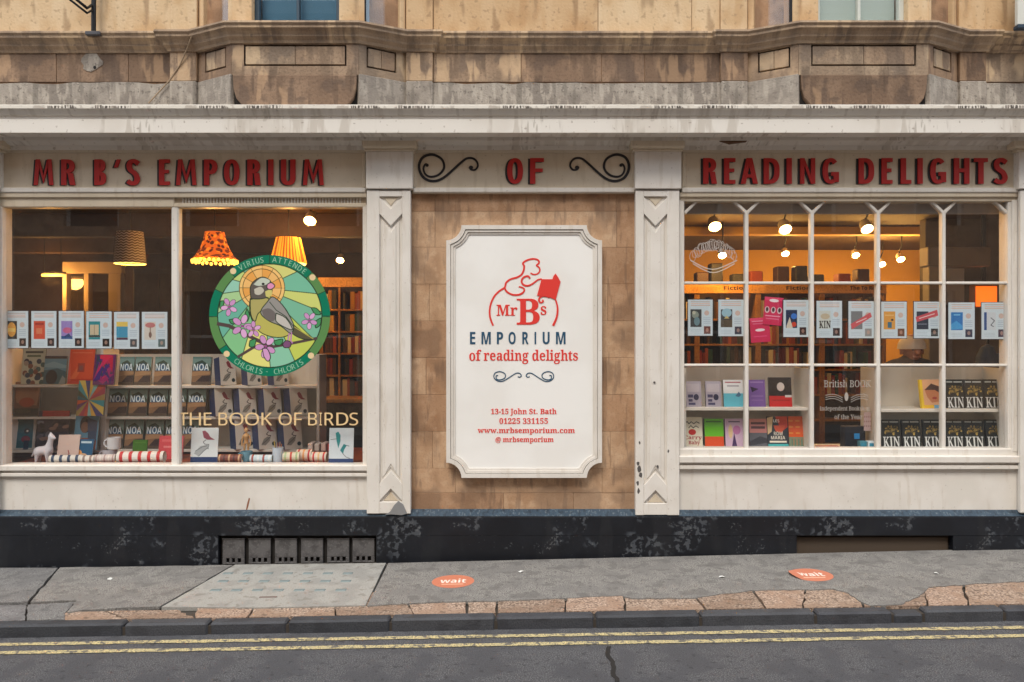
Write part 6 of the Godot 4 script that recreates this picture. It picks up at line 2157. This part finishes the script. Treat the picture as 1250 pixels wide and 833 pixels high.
func notice_tex(i):
	var r = RandomNumberGenerator.new()
	r.seed = 40 + i
	var c = Canvas.new(96, 136, C(206, 222, 230))
	for k in 3: c.rect(0.12, 0.05 + k * 0.05, 0.9, 0.075 + k * 0.05, [C(190, 176, 172), C(226, 190, 178), C(206, 176, 160)][k])
	c.oval(0.76, 0.37, 0.1, 0.072, C(206, 182, 172))
	for k in 4: c.rect(0.63, 0.5 + k * 0.05, 0.92, 0.512 + k * 0.05, C(150, 168, 190))
	for k in 3: c.rect(0.1, 0.84 + k * 0.04, 0.52, 0.85 + k * 0.04, C(160, 176, 188))
	var pc = [C(60, 48, 46), C(40, 34, 40), C(56, 46, 44), C(46, 38, 34), C(70, 76, 84), C(86, 108, 112), C(110, 66, 60), C(52, 56, 76), C(60, 40, 40), C(50, 36, 40), C(150, 150, 150), C(110, 74, 58), C(60, 62, 62), C(56, 62, 84), C(70, 60, 80)][i]
	c.rect(0.65, 0.74, 0.92, 0.95, pc)
	c.oval(0.78, 0.84, 0.06, 0.055, pc.lerp(C(216, 170, 150), 0.6))
	var main = [C(52, 50, 48), C(206, 78, 52), C(150, 132, 196), C(50, 140, 148), C(226, 196, 96), C(212, 206, 196), C(70, 72, 74), C(52, 58, 66), C(40, 54, 84), C(206, 212, 206), C(120, 124, 128), C(220, 158, 74), C(60, 66, 80), C(38, 120, 190), C(206, 214, 220)][i]
	c.rect(0.1, 0.27, 0.55, 0.76, main)
	match i:
		0: c.oval(0.33, 0.5, 0.18, 0.2, C(236, 168, 66)); c.rect(0.18, 0.46, 0.48, 0.56, C(246, 206, 110))
		1: c.rect(0.16, 0.32, 0.5, 0.38, C(160, 44, 34)); c.rect(0.2, 0.46, 0.44, 0.62, C(212, 120, 84))
		2: c.rect(0.1, 0.68, 0.55, 0.76, C(36, 84, 140)); c.oval(0.34, 0.52, 0.18, 0.08, C(196, 100, 140)); c.poly([Vector2(0.2, 0.7), Vector2(0.4, 0.6), Vector2(0.5, 0.7)], C(30, 60, 110))
		3: c.rect(0.15, 0.36, 0.5, 0.64, C(206, 190, 160)); c.rect(0.1, 0.64, 0.55, 0.7, C(40, 52, 48)); c.line([Vector2(0.32, 0.36), Vector2(0.32, 0.64)], 0.02, C(120, 110, 90))
		4: c.rect(0.1, 0.4, 0.55, 0.7, C(60, 150, 186)); c.rect(0.1, 0.7, 0.55, 0.76, C(80, 52, 76))
		5: c.oval(0.33, 0.36, 0.2, 0.07, C(190, 120, 120)); c.line([Vector2(0.33, 0.42), Vector2(0.33, 0.7)], 0.05, C(150, 130, 116)); c.oval(0.33, 0.62, 0.06, 0.08, C(120, 96, 88))
		6: c.oval(0.3, 0.42, 0.14, 0.1, C(140, 150, 140)); c.oval(0.36, 0.6, 0.12, 0.12, C(110, 140, 150)); c.oval(0.24, 0.36, 0.07, 0.05, C(190, 190, 170))
		7: c.oval(0.33, 0.36, 0.2, 0.12, C(150, 190, 206)); c.rect(0.1, 0.55, 0.55, 0.76, C(80, 72, 60)); c.poly([Vector2(0.22, 0.52), Vector2(0.33, 0.44), Vector2(0.44, 0.52)], C(206, 186, 120))
		8: c.oval(0.42, 0.44, 0.12, 0.08, C(60, 120, 206)); c.oval(0.42, 0.66, 0.1, 0.07, C(206, 70, 50)); c.poly([Vector2(0.12, 0.7), Vector2(0.25, 0.46), Vector2(0.38, 0.76), Vector2(0.12, 0.76)], C(216, 206, 186))
		9: c.words(self, "KIN", font("Droid Serif", true), 0.1, 0.56, 0.54, 0.74, C(50, 44, 44)); c.oval(0.34, 0.42, 0.18, 0.08, C(196, 182, 156))
		10: c.poly([Vector2(0.08, 0.62), Vector2(0.86, 0.3), Vector2(0.92, 0.42), Vector2(0.14, 0.76)], C(206, 90, 98)); c.line([Vector2(0.3, 0.58), Vector2(0.7, 0.46)], 0.03, C(240, 220, 220))
		11: c.rect(0.26, 0.56, 0.42, 0.72, C(58, 110, 136)); c.oval(0.43, 0.5, 0.05, 0.03, C(60, 50, 46)); c.rect(0.14, 0.36, 0.5, 0.39, C(232, 190, 120))
		12: c.poly([Vector2(0.06, 0.42), Vector2(0.88, 0.22), Vector2(0.92, 0.38), Vector2(0.1, 0.56)], C(206, 90, 98)); c.line([Vector2(0.2, 0.46), Vector2(0.78, 0.33)], 0.03, C(240, 220, 220)); c.rect(0.14, 0.6, 0.5, 0.63, C(120, 124, 140))
		13: c.poly([Vector2(0.1, 0.6), Vector2(0.3, 0.5), Vector2(0.55, 0.64), Vector2(0.55, 0.72), Vector2(0.1, 0.74)], C(70, 160, 216)); c.rect(0.2, 0.32, 0.46, 0.36, C(120, 190, 230))
		14: c.rect(0.1, 0.27, 0.2, 0.76, C(38, 78, 140)); c.line([Vector2(0.36, 0.42), Vector2(0.5, 0.5), Vector2(0.36, 0.62), Vector2(0.46, 0.66)], 0.03, C(90, 96, 104))
	c.rect(0, 0, 1, 0.012, C(226, 234, 238)); c.rect(0, 0.985, 1, 1, C(226, 234, 238))
	return c.tex()

func build_window_notices():
	var names = ["with an orange lantern picture, leftmost in the left window", "with a red book picture, second in the left window", "with a lilac and blue book picture in the left window", "with a teal topped book picture in the left window", "with a yellow and blue book picture in the left window", "with a red table lamp picture, nearest the left window's mullion",
		"with a dark grey book picture, leftmost in the right window", "with a blue moon book picture in the right window", "with a blue, white and red book picture beside the pink posters", "with a book titled KIN in the right window", "crossed by a red band on a white ground", "with an amber book picture in the fourth column", "crossed by a red band over a dark book", "with a bright blue book picture in the last column", "with a navy striped book picture, rightmost of all"]
	var spots = [[3, 35, 379, 425], [37, 69.5, 379, 425], [70.5, 103, 379, 425], [104, 137, 379.5, 425.5], [138, 170.5, 380, 426], [172, 205, 380, 426],
		[839, 871, 365, 410], [876, 909, 365, 410.5], [955.5, 988, 365.5, 411.5], [996, 1029, 366.5, 412.5], [1035, 1068, 367, 413], [1075, 1108, 367.5, 413], [1115, 1149, 367.5, 413], [1157, 1191, 368.5, 414], [1197.5, 1231, 368.5, 414]]
	for i in 15:
		var s = spots[i]
		var z = -0.02
		var t = thing("window_notice", "white author event notice " + names[i], "notice", V((s[0] + s[1]) / 2.0, s[3], z), "author notices hanging in the windows")
		var w = (s[1] - s[0] - 2.0) * (D - z) / F; var h = (s[3] - s[2] - 1.0) * (D - z) / F
		mi("printed_sheet", slab_mesh(w, h, 0.002), print_mat(notice_tex(i), 0.25), t)
		var st = start()
		box(st, Vector3(-w / 2 - 0.005, -0.005, -0.006), Vector3(w / 2 + 0.005, h + 0.005, -0.0015), 0.001)
		part("laminate", st, plain(C(44, 48, 60), 0.3), t)
	# magenta posters
	for p in [["magenta poster with three dark oval portraits, upper of the pair", 931, 954, 363, 397, -5, -0.03, true], ["magenta poster with a white label, lower of the pair", 917, 941, 388, 418, 4, -0.036, false]]:
		var c = Canvas.new(96, 128, C(206, 22, 84))
		c.rect(0, 0, 1, 0.12, C(226, 60, 110))
		c.oval(0.5, 0.12 if p[7] else 0.5, 0.25, 0.06, C(240, 232, 236))
		if p[7]:
			for k in 3:
				c.oval(0.17 + 0.33 * k, 0.46, 0.13, 0.12, C(222, 196, 200))
				c.oval(0.17 + 0.33 * k, 0.45, 0.07, 0.08, C(60, 40, 50))
			c.rect(0.1, 0.66, 0.9, 0.7, C(236, 160, 186)); c.rect(0.15, 0.76, 0.85, 0.8, C(226, 110, 150))
		else:
			c.rect(0.1, 0.12, 0.9, 0.16, C(236, 150, 180)); c.rect(0.15, 0.22, 0.85, 0.26, C(226, 110, 150)); c.rect(0.15, 0.74, 0.85, 0.78, C(226, 80, 130))
		var z = p[6]
		var t = thing("pink_poster", p[0], "poster", V((p[1] + p[2]) / 2.0, p[4], z), "magenta posters in the right window")
		mi("printed_sheet", slab_mesh((p[2] - p[1]) * (D - z) / F, (p[4] - p[3]) * (D - z) / F, 0.002), print_mat(c.tex(), 0.4), t)
		t.rotation.z = deg_to_rad(p[5])
	build_roundel()
	# gold lettering on the left pane
	var t = thing("gold_lettering", "gold capitals THE BOOK OF BIRDS stuck on the left window glass", "lettering")
	var ls = "THEBOOKOFBIRDS"
	var xs = [[218, 229.5], [231.5, 245], [248.5, 258], [266.5, 277.5], [280, 297], [299, 316], [319, 332], [340, 356], [359, 368.5], [376, 387], [389.5, 393], [396, 407.5], [410.5, 425], [426.5, 437]]
	for i in 14:
		var bold = font("Droid Sans")
		text_part("letter", ls[i], bold, M.gold, t, X(xs[i][0], 0.004), X(xs[i][1], 0.004), Y(504, 0.004), Y(519.5, 0.004), 0.0032, 0.002)
	# etched crest on the top left pane of the right window
	t = thing("etched_crest", "white line drawn crest of feathers on the right window's top left pane", "decal")
	var r = RandomNumberGenerator.new()
	r.seed = 8
	var st = start()
	var k = 0
	for i in 20:
		var u = i / 19.0
		var cx = lerp(846.0, 896.0, u); var cy = 312.0 - 13.0 * sin(PI * u)
		var p = []
		for j in 7:
			var a = TAU * j / 6.0 + r.randf() * 0.5
			p.append(Vector2(X(cx + cos(a) * r.randf_range(2.5, 4.5), 0.01), Y(cy + sin(a) * r.randf_range(4.0, 8.5), 0.01)))
		stroke(st, smooth(p, 3), 0.003, 0.0062, 0.007 + k * 0.00005)
		k += 1
	for l in [[[843, 318], [870, 329], [900, 318]], [[846, 322], [871, 333], [897, 322]]]:
		var p = []
		for q in l: p.append(Vector2(X(q[0], 0.01), Y(q[1], 0.01)))
		stroke(st, smooth(p, 6), 0.007, 0.0062, 0.0085)
	part("etched_lines", st, M.etch, t)
	# award lettering etched on the middle pane
	t = thing("award_lettering", "faint white award lettering on the right window's middle pane", "lettering")
	var fa = plain(C(168, 160, 152), 0.6)
	for l in [["British BOOK", 1006, 1063, 464, 473, false], ["Independent Bookshop", 1001, 1062, 496, 503, false], ["of the Year", 1019, 1053, 506, 512, false]]:
		text_part("letter_line", l[0], font("Droid Serif"), fa, t, X(l[1], 0.01), X(l[2], 0.01), Y(l[3], 0.01), Y(l[4], 0.01), 0.009, 0.0015)
	for s in [-1, 1]:
		st = start()
		for j in 3:
			var p = []
			for q in [[5, 0], [12, -3.5], [19, -4.5], [26, -3]]: p.append(Vector2(X(1034 + s * q[0], 0.01), Y(486 + q[1] + j * 2.6, 0.01)))
			stroke(st, smooth(p, 4), 0.004, 0.009, 0.0102)
		part("wing_strokes", st, fa, t)
	st = start()
	prism(st, arc(X(1033.5, 0.01), Y(484.5, 0.01), 0.015, 0.034, 0, 345, 22), 0.009, 0.0102)
	part("oval_mark", st, fa, t)

func build_roundel():
	var N = 512
	var im = Image.create_empty(N, N, false, Image.FORMAT_RGBA8)
	im.fill(C(0, 116, 88))
	var ink = C(38, 56, 40)
	var wc = [C(120, 190, 160), C(206, 214, 122), C(122, 186, 156), C(196, 208, 96), C(140, 200, 170), C(226, 222, 130), C(132, 196, 140), C(108, 180, 158), C(170, 208, 150), C(150, 204, 182), C(196, 214, 130), C(124, 190, 160), C(214, 214, 128)]
	var angs = [-25, 6, 22, 45, 66, 84, 106, 128, 150, 172, 196, 222, 250, 335]
	# background wedges about the bird's head, and the ring
	for y in N:
		for x in N:
			var zx = 25 + x * 750.0 / N; var zy = 57 + y * 755.0 / N
			var dx = zx - 400; var dy = zy - 434
			var rr = sqrt(dx * dx + dy * dy)
			if rr < 318:
				var ex = zx - 352; var ey = zy - 262
				var er = sqrt(ex * ex + ey * ey)
				var c
				if er < 142:
					var s = fposmod(rad_to_deg(atan2(ey, ex)), 360.0) / 30.0
					var fr = s - floor(s)
					c = C(232, 166, 84) if int(s) % 2 else C(240, 190, 116)
					if er > 118: c = c.lerp(C(246, 206, 130), 0.6)
					if fr * er * 0.52 < 2.5 or abs(er - 118) < 2 or er > 138: c = ink.lerp(C(150, 90, 40), 0.4)
					if er < 66: c = C(222, 214, 190)
				else:
					var a = rad_to_deg(atan2(ey, ex))
					if a < -25: a += 360
					var wi = 0
					var near = 99.0
					for q in angs.size():
						if a >= angs[q]: wi = q
						near = min(near, abs(a - angs[q]) * er * 0.01745)
					c = wc[wi % wc.size()]
					if near < 2.6: c = ink.lerp(c, 0.25)
				im.set_pixel(x, y, c)
			elif rr < 324: im.set_pixel(x, y, ink)
			else:
				var a = fposmod(rad_to_deg(atan2(-dy, dx)), 360.0)
				var c = C(0, 122, 92)
				if (a > 24 and a < 46) or (a > 132 and a < 154) or (a > 181 and a < 214) or (a > 318 and a < 359): c = C(92, 140, 82)
				for q in [0.0, 24.0, 46.0, 90.0, 132.0, 154.0, 181.0, 214.0, 318.0, 359.0]:
					if abs(a - q) * rr * 0.01745 < 1.8: c = ink
				im.set_pixel(x, y, c)
	var c = Canvas.new(N / 2, N / 2, Color.BLACK)
	c.im = im
	var p = func(l):
		var o = []
		for i in range(0, l.size(), 2): o.append(Vector2((l[i] - 25) / 750.0, (l[i + 1] - 57) / 755.0))
		return o
	var sh = func(l, col, line = true):
		var q = smooth(p.call(l + [l[0], l[1]]), 4)
		c.poly(q, col)
		if line: c.line(q, 0.007, ink)
	# branch
	c.line(p.call([80, 485, 150, 498, 230, 540, 330, 590, 420, 628]), 0.03, C(86, 70, 70))
	c.line(p.call([205, 690, 300, 632, 420, 628, 520, 610, 690, 575]), 0.022, C(86, 70, 70))
	# leaves
	for l in [[260, 390, 245, 440, 262, 470, 275, 430], [150, 460, 190, 455, 205, 480, 165, 485], [655, 385, 690, 390, 715, 425, 680, 425], [680, 470, 716, 450, 712, 490, 684, 510], [278, 590, 315, 580, 305, 625, 275, 625], [430, 590, 480, 580, 470, 615, 435, 615], [95, 345, 118, 345, 110, 385, 92, 385]]: sh.call(l, C(70, 150, 96))
	# tail, body, wing
	sh.call([545, 490, 600, 535, 668, 578, 610, 580, 560, 560, 530, 530], C(92, 88, 66))
	c.line(p.call([545, 500, 668, 578]), 0.007, C(190, 180, 90))
	sh.call([280, 330, 300, 322, 370, 325, 400, 315, 470, 360, 520, 430, 548, 510, 530, 545, 480, 568, 410, 565, 340, 535, 295, 470, 275, 400], C(188, 182, 96))
	sh.call([280, 335, 340, 325, 395, 330, 385, 380, 330, 420, 310, 470, 285, 430], C(176, 168, 104))
	sh.call([385, 350, 420, 318, 480, 370, 530, 450, 548, 500, 530, 545, 470, 500, 400, 470, 350, 430, 350, 395], C(150, 148, 144))
	sh.call([350, 400, 400, 390, 440, 430, 420, 470, 370, 450], C(112, 106, 104), false)
	sh.call([440, 420, 500, 450, 540, 520, 490, 505, 440, 470], C(196, 192, 184))
	c.line(p.call([400, 350, 440, 400, 500, 440, 545, 500]), 0.006, ink)
	# head
	sh.call([285, 330, 280, 260, 310, 215, 360, 195, 405, 220, 415, 260, 405, 310, 350, 330], C(96, 90, 84))
	sh.call([300, 240, 350, 200, 400, 215, 385, 240, 330, 250], C(196, 206, 190), false)
	sh.call([305, 270, 345, 255, 365, 280, 340, 305, 310, 300], C(196, 192, 176), false)
	sh.call([372, 285, 410, 270, 412, 310, 380, 318], C(206, 200, 120), false)
	sh.call([385, 240, 410, 230, 432, 250, 410, 272, 385, 265], C(226, 150, 190))
	c.oval((360 - 25) / 750.0, (238 - 57) / 755.0, 0.012, 0.009, C(20, 20, 20))
	# feet
	c.line(p.call([520, 545, 510, 600, 490, 620]), 0.012, C(190, 130, 180))
	c.line(p.call([535, 540, 530, 590, 540, 605]), 0.012, C(190, 130, 180))
	sh.call([480, 610, 500, 590, 530, 600, 525, 630, 490, 632], C(128, 84, 124))
	# blossom
	for f in [[230, 500, 52], [375, 625, 50], [300, 520, 36], [150, 380, 40], [645, 465, 38]]:
		for k in 5:
			var a = TAU * k / 5.0 + f[0]
			c.oval((f[0] + cos(a) * f[2] * 0.75 - 25) / 750.0, (f[1] + sin(a) * f[2] * 0.9 - 57) / 755.0, f[2] / 1250.0, f[2] / 1900.0, ink, a)
			c.oval((f[0] + cos(a) * f[2] * 0.75 - 25) / 750.0, (f[1] + sin(a) * f[2] * 0.9 - 57) / 755.0, f[2] / 1400.0, f[2] / 2200.0, C(222, 172, 214) if k % 2 else C(206, 150, 200), a)
		c.oval((f[0] - 25) / 750.0, (f[1] - 57) / 755.0, 0.012, 0.012, C(150, 80, 140))
	sh.call([355, 640, 385, 640, 405, 690, 390, 718, 365, 690], C(214, 160, 206))
	for d in [[175, 158], [664, 197], [135, 672], [655, 683]]:
		c.oval((d[0] - 25) / 750.0, (d[1] - 57) / 755.0, 0.026, 0.026, C(232, 206, 160))
	# ring lettering
	var letters = func(s, a0, a1, bottom):
		for i in s.length():
			if s[i] == " ": continue
			var a = deg_to_rad(lerp(float(a0), float(a1), float(i) / (s.length() - 1)))
			var t = text_arrays(s[i], font("Droid Sans"), 0.0)
			var bb = t.get_aabb()
			var arr = t.get_mesh_arrays()
			var vs = arr[Mesh.ARRAY_VERTEX]; var ix = arr[Mesh.ARRAY_INDEX]
			var up = Vector2(cos(a), -sin(a)) * (-1.0 if bottom else 1.0)
			var rt = Vector2(-up.y, up.x)
			var cen = Vector2(0.5 + cos(a) * 0.462, 0.5 - sin(a) * 0.462)
			for q in range(0, ix.size(), 3):
				var tr = []
				for k in 3:
					var v = vs[ix[q + k]]
					tr.append(cen + rt * (v.x - bb.position.x - bb.size.x / 2) * 0.095 + up * (v.y - bb.position.y - bb.size.y / 2) * 0.095)
				c.poly(tr, C(176, 206, 176))
	letters.call("VIRIUS", 121, 98, false)
	letters.call("ATTENDE", 85, 52, false)
	letters.call("CHLORIS", 234, 261, true)
	letters.call("- CHLORIS", 267, 304, true)
	var tex = ImageTexture.create_from_image(im)
	var z = 0.006
	var cx = X(329, z); var cy = Y(385.5, z)
	var rad = 74.0 * (D - z) / F
	var t = thing("bird_roundel", "round stained-glass style picture of a greenfinch on blossom in the left window", "roundel", Vector3(cx, cy, z))
	var st = start()
	for i in 72:
		var a0 = TAU * i / 72; var a1 = TAU * (i + 1) / 72
		var q = [Vector3.ZERO, Vector3(cos(a0) * rad, sin(a0) * rad, 0), Vector3(cos(a1) * rad, sin(a1) * rad, 0)]
		tri(st, q[0], q[1], q[2], Vector3.BACK, Vector2(0.5, 0.5), Vector2(0.5 + cos(a0) * 0.498, 0.5 - sin(a0) * 0.498), Vector2(0.5 + cos(a1) * 0.498, 0.5 - sin(a1) * 0.498))
		quad(st, q[1], q[2], q[2] - Vector3(0, 0, 0.0015), q[1] - Vector3(0, 0, 0.0015), (q[1] + q[2]).normalized())
	part("printed_disc", st, print_mat(tex, 0.3), t)
	st = start()
	lathe(st, [[0.001, 0], [rad * 0.999, 0.0]], 48)
	var bk = part("backing_film", st, plain(C(180, 190, 170), 0.6), t)
	bk.rotation.x = PI / 2
	bk.position.z = -0.002

func build_details():
	# round pavement stickers
	for q in [[553, 711, "round orange pavement sticker below the wall sign", 0.0], [990, 703, "round orange pavement sticker with a curled edge, near the boarded slot", 1.0]]:
		var c = gp(q[0], q[1])
		var t = thing("pavement_sticker", q[2], "sticker", Vector3(c.x, G(c.x) + 0.0065, c.y), "orange pavement stickers")
		t.rotation.z = atan(0.0168)
		var cv = Canvas.new(128, 128, C(200, 122, 94))
		var sr = RandomNumberGenerator.new()
		sr.seed = int(q[0])
		for i in 60: cv.oval(sr.randf(), sr.randf(), sr.randf_range(0.004, 0.014), sr.randf_range(0.004, 0.014), [C(190, 110, 82), C(224, 150, 118), C(150, 110, 92)][i % 3])
		cv.words(self, "wait", font("Droid Sans", true), 0.2, 0.8, 0.3, 0.62, C(240, 226, 214))
		cv.rect(0.25, 0.7, 0.75, 0.75, C(236, 190, 160))
		var st = start()
		for i in 40:
			var a0 = TAU * i / 40; var a1 = TAU * (i + 1) / 40
			var v = []
			for a in [[0.0, 0.0], [0.148, a0], [0.148, a1]]:
				var x = cos(a[1]) * a[0]; var z = sin(a[1]) * a[0]
				var lift = max(0.0, (-x - 0.1) * 0.35) * q[3]
				v.append([Vector3(x, lift, z), Vector2(0.5 + x / 0.3, 0.5 + z / 0.3)])
			tri(st, v[0][0], v[1][0], v[2][0], Vector3.UP, v[0][1], v[1][1], v[2][1])
			quad(st, v[1][0], v[2][0], v[2][0] - Vector3(0, 0.001, 0), v[1][0] - Vector3(0, 0.001, 0), (v[1][0] + v[2][0]).normalized())
		part("printed_disc", st, print_mat(cv.tex(), 0.55), t)
	# litter
	for q in [[133, 709, "white crumpled scrap on the left flagstones"], [636, 700, "tiny white scrap on the asphalt below the sign"], [882, 706.5, "white scrap of paper on the asphalt right of centre"], [1143, 702, "white paper scrap on the pavement under the boarded slot"]]:
		var c = gp(q[0], q[1])
		var t = thing("paper_scrap", q[2], "litter", Vector3(c.x, G(c.x) + 0.006, c.y), "paper scraps on the pavement")
		var st = start()
		var pts = []
		for i in 7: pts.append(Vector3(cos(TAU * i / 7) * rng.randf_range(0.01, 0.03), rng.randf_range(0.0, 0.012), sin(TAU * i / 7) * rng.randf_range(0.01, 0.025)))
		for i in 7: tri(st, Vector3(0, 0.014, 0), pts[i], pts[(i + 1) % 7], Vector3.UP)
		part("paper", st, plain(C(220, 220, 216), 0.8), t)
	# loose cable across the stone
	var t = thing("loose_cable", "thin pale cable hanging loose across the stone above the left fascia", "cable")
	var st = start()
	var z = 0.08
	tube(st, [V(239, 36, 0.2), V(234, 44, 0.17), V(228, 60, 0.11), V(219, 80, 0.085), V(206, 99, 0.08), V(194, 112, 0.08), V(181, 126, 0.1)], 0.006, 6)
	part("cable", st, plain(C(150, 130, 106), 0.7), t)
	# iron bracket standing on the string course
	t = thing("iron_bracket", "black iron lamp bracket above the string course at upper left", "bracket")
	st = start()
	tube(st, [V(114, 38, 0.12), V(114, 20, 0.12), V(114.5, -60, 0.12)], 0.018, 10)
	part("post", st, M.iron, t)
	st = start()
	tube(st, [V(112, 6, 0.12), V(106, 10, 0.3), V(84, -8, 0.34), V(50, -34, 0.4)], 0.011, 8)
	part("stay", st, M.iron, t)
	st = start()
	tube(st, [V(113, 12, 0.12), V(106, 16, 0.3), V(78, -6, 0.36), V(44, -34, 0.42)], 0.009, 8)
	part("stay", st, M.iron, t)
	st = start()
	pbox(st, 103, 121, 37.5, 42, 0.08, 0.17, 0.004)
	part("foot", st, M.lead, t)
	# corner of a hanging board at the right edge
	t = thing("hanging_board", "white hanging board with a blue foot at the top right corner", "sign", V(1254, 36, 0.3))
	part("panel", boxm(Vector3(-0.08, 0.03, -0.02), Vector3(0.5, 0.7, 0.02), 0.004), plain(C(206, 206, 196), 0.5), t)
	part("foot_rail", boxm(Vector3(-0.085, 0, -0.03), Vector3(0.505, 0.029, 0.03), 0.004), plain(C(32, 52, 70), 0.5), t)
	st = start()
	tube(st, [Vector3(0.2, 0.7, 0), Vector3(0.2, 0.75, 0), Vector3(0.2, 0.75, -0.25)], 0.012, 8)
	part("arm", st, M.iron, t)
